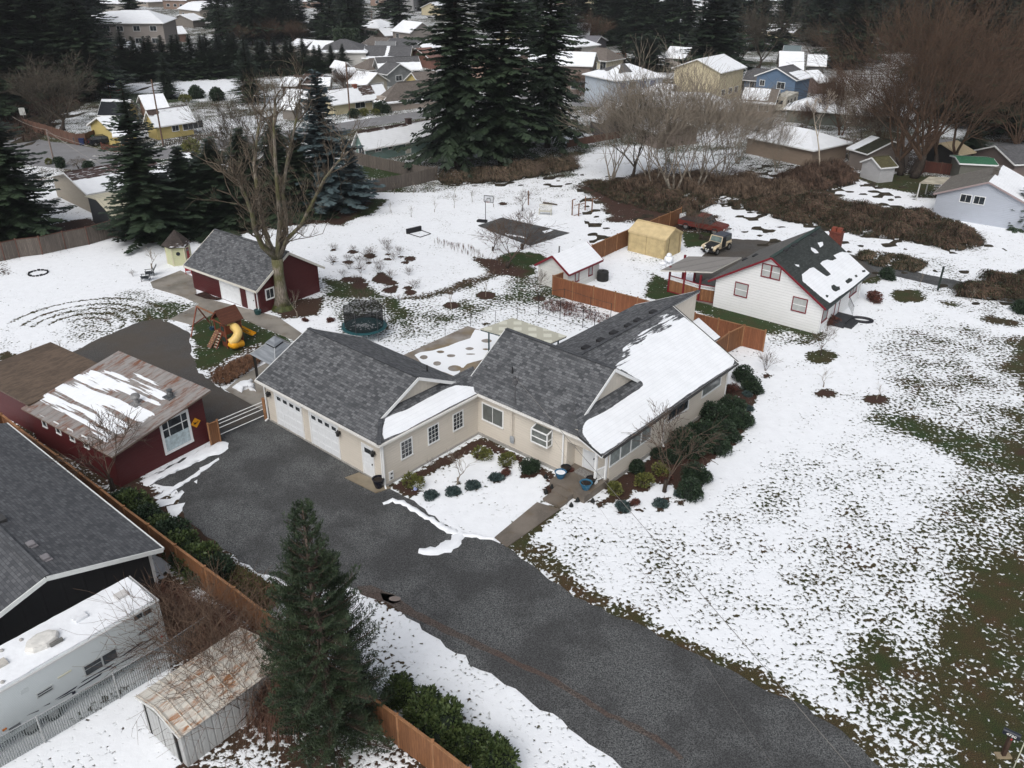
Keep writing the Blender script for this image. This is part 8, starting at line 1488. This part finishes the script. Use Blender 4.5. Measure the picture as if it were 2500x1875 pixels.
PROTOS = []
LV1 = leaves((.016,.034,.010), (.085,.115,.035), 2.0, .2); LV2 = leaves((.008,.020,.010), (.035,.06,.03), 2.0, .2); LVY = leaves((.05,.06,.012), (.17,.17,.045), 2.0, .2); LVB = leaves((.02,.04,.042), (.075,.11,.105), 3.0, .1); LVO = leaves((.10,.055,.015),(.22,.13,.04), 2.0, .2)
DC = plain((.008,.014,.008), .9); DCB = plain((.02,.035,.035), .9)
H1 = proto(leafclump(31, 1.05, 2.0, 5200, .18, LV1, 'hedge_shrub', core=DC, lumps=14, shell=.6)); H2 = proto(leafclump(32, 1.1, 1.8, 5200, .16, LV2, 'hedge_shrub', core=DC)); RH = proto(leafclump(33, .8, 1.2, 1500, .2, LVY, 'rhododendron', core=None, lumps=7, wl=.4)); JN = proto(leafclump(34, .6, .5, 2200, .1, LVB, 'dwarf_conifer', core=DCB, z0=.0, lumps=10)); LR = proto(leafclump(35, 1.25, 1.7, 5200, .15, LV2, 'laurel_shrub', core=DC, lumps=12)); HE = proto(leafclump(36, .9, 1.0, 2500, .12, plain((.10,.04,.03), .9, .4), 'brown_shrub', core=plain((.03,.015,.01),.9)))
def ps_(pr, x, y, s, lab, g_=None, nm='evergreen_shrub', sz=None): c = place(pr, x, y, None, None, label=lab, group=g_); c.scale = (s, s, sz or s); c.name = nm; return c
GH = 'evergreen shrubs along the cedar fence'
def along(P, n): 
    P = [np.array(p) for p in P]; L = [0]
    for a, b in zip(P[:-1], P[1:]): L.append(L[-1]+np.linalg.norm(b-a))
    out = []
    for i in range(n):
        q = L[-1]*(i+.5)/n; k_ = max(j for j in range(len(L)) if L[j] <= q); k_ = min(k_, len(P)-2); f = (q-L[k_])/(L[k_+1]-L[k_]+1e-9); out.append(P[k_]+(P[k_+1]-P[k_])*f)
    return out
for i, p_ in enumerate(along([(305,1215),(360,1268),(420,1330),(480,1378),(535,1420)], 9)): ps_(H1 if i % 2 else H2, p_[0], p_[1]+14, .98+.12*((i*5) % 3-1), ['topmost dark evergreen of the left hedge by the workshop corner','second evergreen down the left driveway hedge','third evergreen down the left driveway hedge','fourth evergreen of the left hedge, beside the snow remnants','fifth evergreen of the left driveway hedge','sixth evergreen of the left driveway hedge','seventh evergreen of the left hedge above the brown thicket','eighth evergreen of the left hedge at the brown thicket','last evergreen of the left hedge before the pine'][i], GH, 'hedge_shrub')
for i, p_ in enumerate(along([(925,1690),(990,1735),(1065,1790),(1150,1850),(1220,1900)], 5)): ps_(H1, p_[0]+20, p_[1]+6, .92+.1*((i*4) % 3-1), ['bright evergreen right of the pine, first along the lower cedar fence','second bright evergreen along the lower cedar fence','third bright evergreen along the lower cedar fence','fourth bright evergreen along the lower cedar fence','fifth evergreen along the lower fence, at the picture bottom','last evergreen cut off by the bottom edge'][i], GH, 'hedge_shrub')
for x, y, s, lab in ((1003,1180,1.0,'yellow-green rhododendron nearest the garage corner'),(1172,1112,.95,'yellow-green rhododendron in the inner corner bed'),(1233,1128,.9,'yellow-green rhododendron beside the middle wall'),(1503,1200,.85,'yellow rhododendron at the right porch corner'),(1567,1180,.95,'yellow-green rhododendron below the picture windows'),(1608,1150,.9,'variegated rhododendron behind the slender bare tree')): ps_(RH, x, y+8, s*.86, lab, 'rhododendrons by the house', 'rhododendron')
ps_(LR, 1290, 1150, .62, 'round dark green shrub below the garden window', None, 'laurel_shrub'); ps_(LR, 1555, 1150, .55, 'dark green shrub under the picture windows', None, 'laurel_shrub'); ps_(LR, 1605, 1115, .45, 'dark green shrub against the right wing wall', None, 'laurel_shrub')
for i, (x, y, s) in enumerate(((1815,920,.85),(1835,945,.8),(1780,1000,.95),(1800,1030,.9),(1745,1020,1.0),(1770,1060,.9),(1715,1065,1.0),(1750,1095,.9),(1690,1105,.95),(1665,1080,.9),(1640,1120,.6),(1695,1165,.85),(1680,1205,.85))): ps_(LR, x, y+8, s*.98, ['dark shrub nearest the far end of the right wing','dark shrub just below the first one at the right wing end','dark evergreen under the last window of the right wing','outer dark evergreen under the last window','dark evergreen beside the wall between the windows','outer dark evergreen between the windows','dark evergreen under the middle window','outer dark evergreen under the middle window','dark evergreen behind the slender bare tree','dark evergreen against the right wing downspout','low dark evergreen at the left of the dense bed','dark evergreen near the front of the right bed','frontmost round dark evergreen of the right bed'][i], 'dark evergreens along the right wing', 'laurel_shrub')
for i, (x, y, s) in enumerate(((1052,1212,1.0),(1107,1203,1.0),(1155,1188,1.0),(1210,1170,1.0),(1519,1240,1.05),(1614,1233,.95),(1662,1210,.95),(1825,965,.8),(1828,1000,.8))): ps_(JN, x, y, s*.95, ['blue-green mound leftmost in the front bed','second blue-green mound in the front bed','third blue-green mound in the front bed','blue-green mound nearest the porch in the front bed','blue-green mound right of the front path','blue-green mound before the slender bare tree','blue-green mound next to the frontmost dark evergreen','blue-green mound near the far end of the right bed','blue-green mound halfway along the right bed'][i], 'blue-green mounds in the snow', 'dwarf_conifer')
for x, y, s, lab in ((1552,1232,.45,'tiny olive plant in the snow between two mounds'),(1236,1160,.5,'small brown shrub below the rhododendron'),(1622,1172,.5,'brown mound beside the slender bare tree'),(2130,735,1.1,'round red-brown shrub at the white house corner'),(2020,790,1.0,'red-brown shrub at the near corner of the white house'),(745,785,.4,'small brown grass tuft near the trampoline'),(805,785,.45,'second brown tuft near the trampoline'),(1790,955,.7,'reddish shrub at the far end of the right wing'),(1765,985,.5,'low reddish shrub near the right wing')): ps_(HE, x, y, s, lab, None, 'brown_shrub')
ps_(LR, 2165, 680, .8, 'round evergreen bush on its grass ring beside the lane', None, 'evergreen_bush'); ps_(LR, 2495, 765, .9, 'dark evergreen bush at the right picture edge', None, 'evergreen_bush')
for x, y, s, lab in ((470,385,1.9,'round golden-brown conifer bush by the street'),): ps_(RH, x, y, s*1.3, lab, None, 'golden_bush')
for i, (x, y, s) in enumerate(((890,283,1.5),(862,288,1.3),(935,275,1.7),(915,280,1.2),(1108,134+4,1.3),(935,150,1.6),(1855,262,1.3),(150,408,1.6),(215,415,1.4),(120,402,1.4),(480,240,2.0),(530,245,2.0),(450,250,1.8),(60,290,1.6))): ps_(H2 if i % 3 else RH, x, y, s*(.6 if y > 380 else .85), ['olive shrub in front of the cream ranch house','left shrub before the cream ranch house','dark shrub beside the umbrella-shaped tree','middle shrub before the cream ranch house','shrub beside the yellow entrance gable','rounded shrub before the pale yellow house','green shrub under the taupe bungalow windows','dark shrub left of the street corner pole base','dark shrub right of the umbrella-shaped bare tree','dark shrub at the foot of the left firs','tall olive hedge shrub behind the yellow house','second olive hedge shrub behind the yellow house','olive hedge shrub left of the others','pale yellow rounded shrub behind the corner road sign'][i], None, 'garden_shrub')
a_, b_ = at(822, 143), at(877, 141); th = thing('trimmed_hedge', 'tall dark trimmed hedge screening the hip-roofed grey house', 'hedge', ((a_+b_)/2)[:3], hdg(a_, b_)); Lh = np.linalg.norm(b_-a_); rg = np.random.default_rng(9)
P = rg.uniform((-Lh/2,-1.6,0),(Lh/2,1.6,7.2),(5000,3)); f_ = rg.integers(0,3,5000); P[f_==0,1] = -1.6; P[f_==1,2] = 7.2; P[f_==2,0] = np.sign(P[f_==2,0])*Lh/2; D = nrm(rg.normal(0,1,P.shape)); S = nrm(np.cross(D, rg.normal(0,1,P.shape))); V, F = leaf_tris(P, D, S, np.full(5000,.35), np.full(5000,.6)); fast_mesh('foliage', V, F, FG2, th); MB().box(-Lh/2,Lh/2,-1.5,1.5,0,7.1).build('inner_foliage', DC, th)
def pine():
    g = at(812, 1800); H = height_at(g, 1228); root = thing('pine_tree', 'big dark pine in the foreground rising before the driveway', 'tree', (g[0], g[1], 0)); rg = np.random.default_rng(3)
    MB().path([(0,0,0),(.05,0,H*.35),(-.05,.05,H*.7),(0,0,H*.985)], [.22,.16,.08,.025], 8).build('trunk', bark((.16,.12,.10)), root)
    P, D, S, WW, LL = [], [], [], [], []; bb = MB(); z = .5
    def tuft(p, d, n_, L, sprd):
        for _ in range(n_):
            v = nrm(d*1.0+rg.normal(0, sprd, 3)); P.append(p+d*rg.uniform(-.10, .12)); D.append(v); S.append(nrm(np.cross(v, rg.normal(0, 1, 3)))); WW.append(.027); LL.append(L*rg.uniform(.7, 1.25))
    k0 = 0
    while z < H*.97:
        t_ = z/H; R = 2.6*(min(1, (1-t_)*1.5)**1.05)*(.9+.1*math.sin(z*2)); n_ = 7; k0 += 1
        for k_ in range(n_):
            a = 2*PI*(k_+rg.random()*.7)/n_; Lb = R*rg.uniform(.65, 1.12)+.15; d0 = np.array([math.cos(a), math.sin(a), 0]); s0 = np.array([-d0[1], d0[0], 0]); el = .15+.75*t_**1.5; p0 = np.array([0,0,z+rg.uniform(-.2,.2)])
            pts = [p0+d0*Lb*q+np.array([0,0,1])*(Lb*el*q*q) for q in np.linspace(0, 1, 6)]; bb.path(pts, [.045*(1-.13*i) if t_ < .85 else .025*(1-.13*i) for i in range(6)], 4)
            nt = max(4, int(Lb/(.16 if t_ < .6 else .10)))
            for j in range(nt):
                q = .28+.72*(j+1)/nt; pb_ = p0+d0*Lb*q+np.array([0,0,Lb*el*q*q]); dv = nrm(d0+np.array([0,0,2*el*q]))
                for sg in ((-1, 1) if q < .98 else (0,)):
                    sd = nrm(dv*.7+s0*sg*.9+np.array([0,0,.35])); ls = (.5*Lb*(1-q)*.8+.16)*rg.uniform(.6, 1.2); tip = pb_+sd*ls
                    if ls > .22: bb.tube(pb_, tip, .012, .007, 3, cap=False)
                    m_ = max(1, int(ls/.15))
                    for u in range(m_): tuft(pb_+(tip-pb_)*(u+1)/m_, nrm(sd+np.array([0,0,.45])), 18, .14, .55)
        z += rg.uniform(.30, .44)*(1.35 if t_ > .75 else 1)
    for j in range(9): tuft(np.array([0,0,H-.95+j*.11]), np.array([0,0,1.0]), 14, .12, .45)
    V, F = leaf_tris(P, D, S, WW, LL); fast_mesh('crown', V, F, PNG, root); bb.build('branches', bark((.08,.06,.045)), root); return len(P)
NP_ = pine()
def thicket(name, label, poly, n, h, m, lm=None, s=1.0, wd=.022, lean=1.0, seed=1, mound=True, nl=3, cane=7, mm=None):
    Pw = W(poly, s); rg = np.random.default_rng(seed); lo, hi = Pw.min(0), Pw.max(0); pts = []
    while len(pts) < n:
        c = rg.uniform(lo, hi, (n*2, 2)); sd = sdist(Pw, c[:, 0], c[:, 1]); ok = (sd > 0) & ((wob(c[:, 0], c[:, 1], .75, seed) > -.22) | (not mound)); pts += [(*q, v) for q, v in zip(c[ok], sd[ok])]
    pts = np.array(pts[:n]); V, F = [], []; LP, LD = [], []; b = 0
    for x, y, v in pts:
        hh = h*(.45+.55*min(1, v/2.0))*(.75+.35*math.sin(x*.9+1)*math.sin(y*.7))
        for _ in range(cane):
            a = rg.uniform(0, 2*PI); d = np.array([math.cos(a), math.sin(a)]); L = hh*rg.uniform(.6, 1.5)*lean; z1 = hh*rg.uniform(.6, 1.25); s0 = np.array([-d[1], d[0], 0])*wd*rg.uniform(.6, 1.4)
            for i in range(5):
                q = i/4; p = np.array([x+d[0]*L*q, y+d[1]*L*q, z1*math.sin(min(PI*.85, PI*q*.8+.15))]); V += [p-s0*(1-q*.5), p+s0*(1-q*.5)+np.array([0,0,wd])]
                if i: F.append((b+2*i-2, b+2*i-1, b+2*i+1, b+2*i))
                if lm and i and nl and rg.random() < nl/5: LP.append(p); LD.append(rg.normal(0, 1, 3))
            b += 10
    V = np.array(V, 'f'); F = np.array(F, 'i'); mats = [m]
    if lm:
        D = nrm(np.array(LD)); S = nrm(np.cross(D, rg.normal(0, 1, D.shape))); v2, f2 = leaf_tris(np.array(LP), D, S, np.full(len(LP), .09), np.full(len(LP), .15)); F = np.concatenate([F, f2+len(V)]); nb = len(F)-len(f2); V = np.concatenate([V, v2])
    o = fast_mesh(name, V, F, m)
    if lm: o.data.materials.append(lm); mi = np.zeros(len(F), 'i'); mi[nb:] = 1; o.data.polygons.foreach_set('material_index', mi)
    tag(o, label, 'brambles', kind='stuff')
    if mound:
        nx_ = 46; X = np.linspace(lo[0]-.5, hi[0]+.5, nx_*2); Yy = np.linspace(lo[1]-.5, hi[1]+.5, nx_); GX2, GY2 = np.meshgrid(X, Yy); sd = sdist(Pw, GX2.ravel(), GY2.ravel()); Z = np.clip(sd/2.2, -.2, 1)*h*.45*(.75+.35*np.sin(GX2.ravel()*.9+1)*np.sin(GY2.ravel()*.7))*np.clip((wob(GX2.ravel(), GY2.ravel(), .75, seed)+.3)*3, -.3, 1)+.12*np.random.default_rng(seed).normal(0, 1, sd.shape)*(sd > .3)
        nx2 = nx_*2; I = (np.arange(nx_-1)[:, None]*nx2+np.arange(nx2-1)[None]).ravel(); Q = np.stack([I, I+1, I+nx2+1, I+nx2], 1); keep = Z[Q].max(1) > 0; o2 = fast_mesh(name+'_mound', np.stack([GX2.ravel(), GY2.ravel(), Z], 1), Q[keep], mm or plain((.03,.024,.014), .95, .7, sc_=1.3)); tag(o2, label+', dark inner tangle', 'brambles', kind='stuff')
BRC = plain((.088,.056,.04), .9, .7, sc_=1.2); BRL = leaves((.014,.024,.010), (.05,.055,.022), .5, .2); BRR = plain((.11,.05,.04), .9, .35); BRT = plain((.12,.085,.06), .9, .6, sc_=1.5)
thicket('brambles', 'wide red-brown bramble thicket right of the canopy tent', [(1250,395),(1340,400),(1470,420),(1560,440),(1660,430),(1760,425),(1880,450),(2000,462),(2100,500),(2130,530),(2060,545),(1960,520),(1860,512),(1780,490),(1700,480),(1600,450),(1545,440),(1480,470),(1400,455),(1330,435)], 3400, 1.15, BRC, BRL, 1.1302, seed=2)
thicket('brambles', 'brown brambles under the pale thicket trees', [(1300,400),(1420,385),(1560,385),(1700,400),(1760,425),(1640,435),(1500,425),(1380,420)], 1500, 1.6, BRT, None, 1.1302, seed=3, lean=.7)
thicket('brambles', 'brown scrub at the right end beyond the lane', [(2080,625),(2120,600),(2240,590),(2240,660),(2150,650),(2060,640)], 700, 1.3, BRC, BRL, 1.1302, seed=4)
thicket('brambles', 'dry scrub strip right of the white house chimney', [(1860,545),(1950,555),(2000,575),(1975,590),(1890,575),(1850,560)], 400, .9, BRT, BRL, 1.1302, seed=5)
thicket('brambles', 'dark scrub at the foot of the giant firs', [(940,385),(1020,375),(1120,365),(1240,345),(1250,365),(1150,385),(1080,395),(960,400)], 700, 1.6, BRT, BRL, 1.1302, seed=6)
thicket('brambles', 'brown scrub around the white plywood shed and birch', [(1640,400),(1720,370),(1830,360),(1860,395),(1780,415),(1700,420)], 900, 1.9, BRC, None, 1.1302, seed=7, lean=.6)
thicket('ornamental_grass', 'rusty brown shrub strip between the playset and the patio', [(452,812),(500,790),(545,765),(580,748),(590,760),(560,790),(520,815),(490,832),(465,835)], 420, .95, plain((.16,.085,.05), .9, .35), None, 1.1302, seed=8, wd=.012, cane=9, lean=.5, mound=False)
thicket('dry_stalks', 'row of dry reddish stalks crossing the meadow', [(838,640),(900,638),(980,620),(1050,590),(1110,572),(1112,580),(1050,602),(985,632),(905,648),(845,650)], 170, .5, BRT, None, 1.1302, seed=9, wd=.006, lean=.5, mound=False)
thicket('dry_stalks', 'tall thin raspberry canes beside the bare fruit trees', [(940,520),(1000,530),(1065,555),(1110,575),(1090,580),(1040,562),(980,545),(935,528)], 110, 1.3, plain((.13,.08,.06), .9, .3), None, 1.1302, seed=10, wd=.006, lean=.15, mound=False)
thicket('dry_stalks', 'brown dead plants in the fenced vegetable plot', [(1180,650),(1260,660),(1330,690),(1300,700),(1240,690),(1170,670)], 160, .6, BRR, None, 1.1302, seed=11, wd=.012, mound=False)
thicket('brambles', 'tangled red-brown bare shrubs between the metal shed and the cedar fence', [(345,1290),(400,1310),(470,1360),(560,1430),(620,1500),(640,1580),(590,1600),(540,1520),(470,1440),(380,1390),(330,1340)], 760, 2.3, plain((.10,.05,.035), .9, .35), None, 1.1302, seed=12, wd=.010, lean=.8, cane=10, mound=False)
thicket('brambles', 'brown twiggy growth between the hedge and the foreground pine', [(470,1240),(520,1230),(600,1290),(590,1330),(520,1300)], 220, 1.7, plain((.12,.065,.04), .9, .35), plain((.05,.055,.015),.8), 1.1302, seed=13, wd=.009, lean=.6, cane=9, mound=False)
thicket('dark_scrub', 'dark reddish undergrowth on the slope below the left firs', [(-20,300),(60,320),(250,170),(240,120),(-20,100)], 900, 2.0, plain((.05,.03,.022), .9, .3), None, 1.1302, seed=14, wd=.05, cane=6)
for p_ in PROTOS:
    for ch in KID.get(p_.name, []): bpy.data.objects.remove(ch)
    bpy.data.objects.remove(p_)
for i, (x, y, t_8) in enumerate(((560,1700,1450),(490,1640,1420),(610,1760,1540),(430,1600,1430))):
    b_ = bare(40+i, 4, .045, 4, .12, .75, 3, .78, .1, 4, plain((.10,.065,.045), .9, .3), bark((.13,.10,.075)), stems=3, twig=.006, ntw=4, label=['arching bare shrub over the far end of the metal shed','bare shrub between the trailer and the metal shed','bare shrub between the metal shed and the pine','smallest bare shrub at the rear corner of the trailer'][i], name='bare_shrub', cat='shrub')
    g = at(x, y); s = height_at(g, t_8)/4; b_.location = (g[0], g[1], 0); b_.scale = (s, s, s)
hz = MB(); hz.box(-1400, 1400, -120, 1600, -1, 90); ho = hz.build('haze', (lambda m: m)(bpy.data.materials.new('haze'))); ho.data.materials[0].use_nodes = True; nt = ho.data.materials[0].node_tree
nt.nodes.clear(); vo = nt.nodes.new('ShaderNodeVolumePrincipled'); vo.inputs['Color'].default_value = (.86,.9,.96,1); vo.inputs['Density'].default_value = .00012; out = nt.nodes.new('ShaderNodeOutputMaterial'); nt.links.new(vo.outputs[0], out.inputs['Volume']); ho['kind'] = 'stuff'
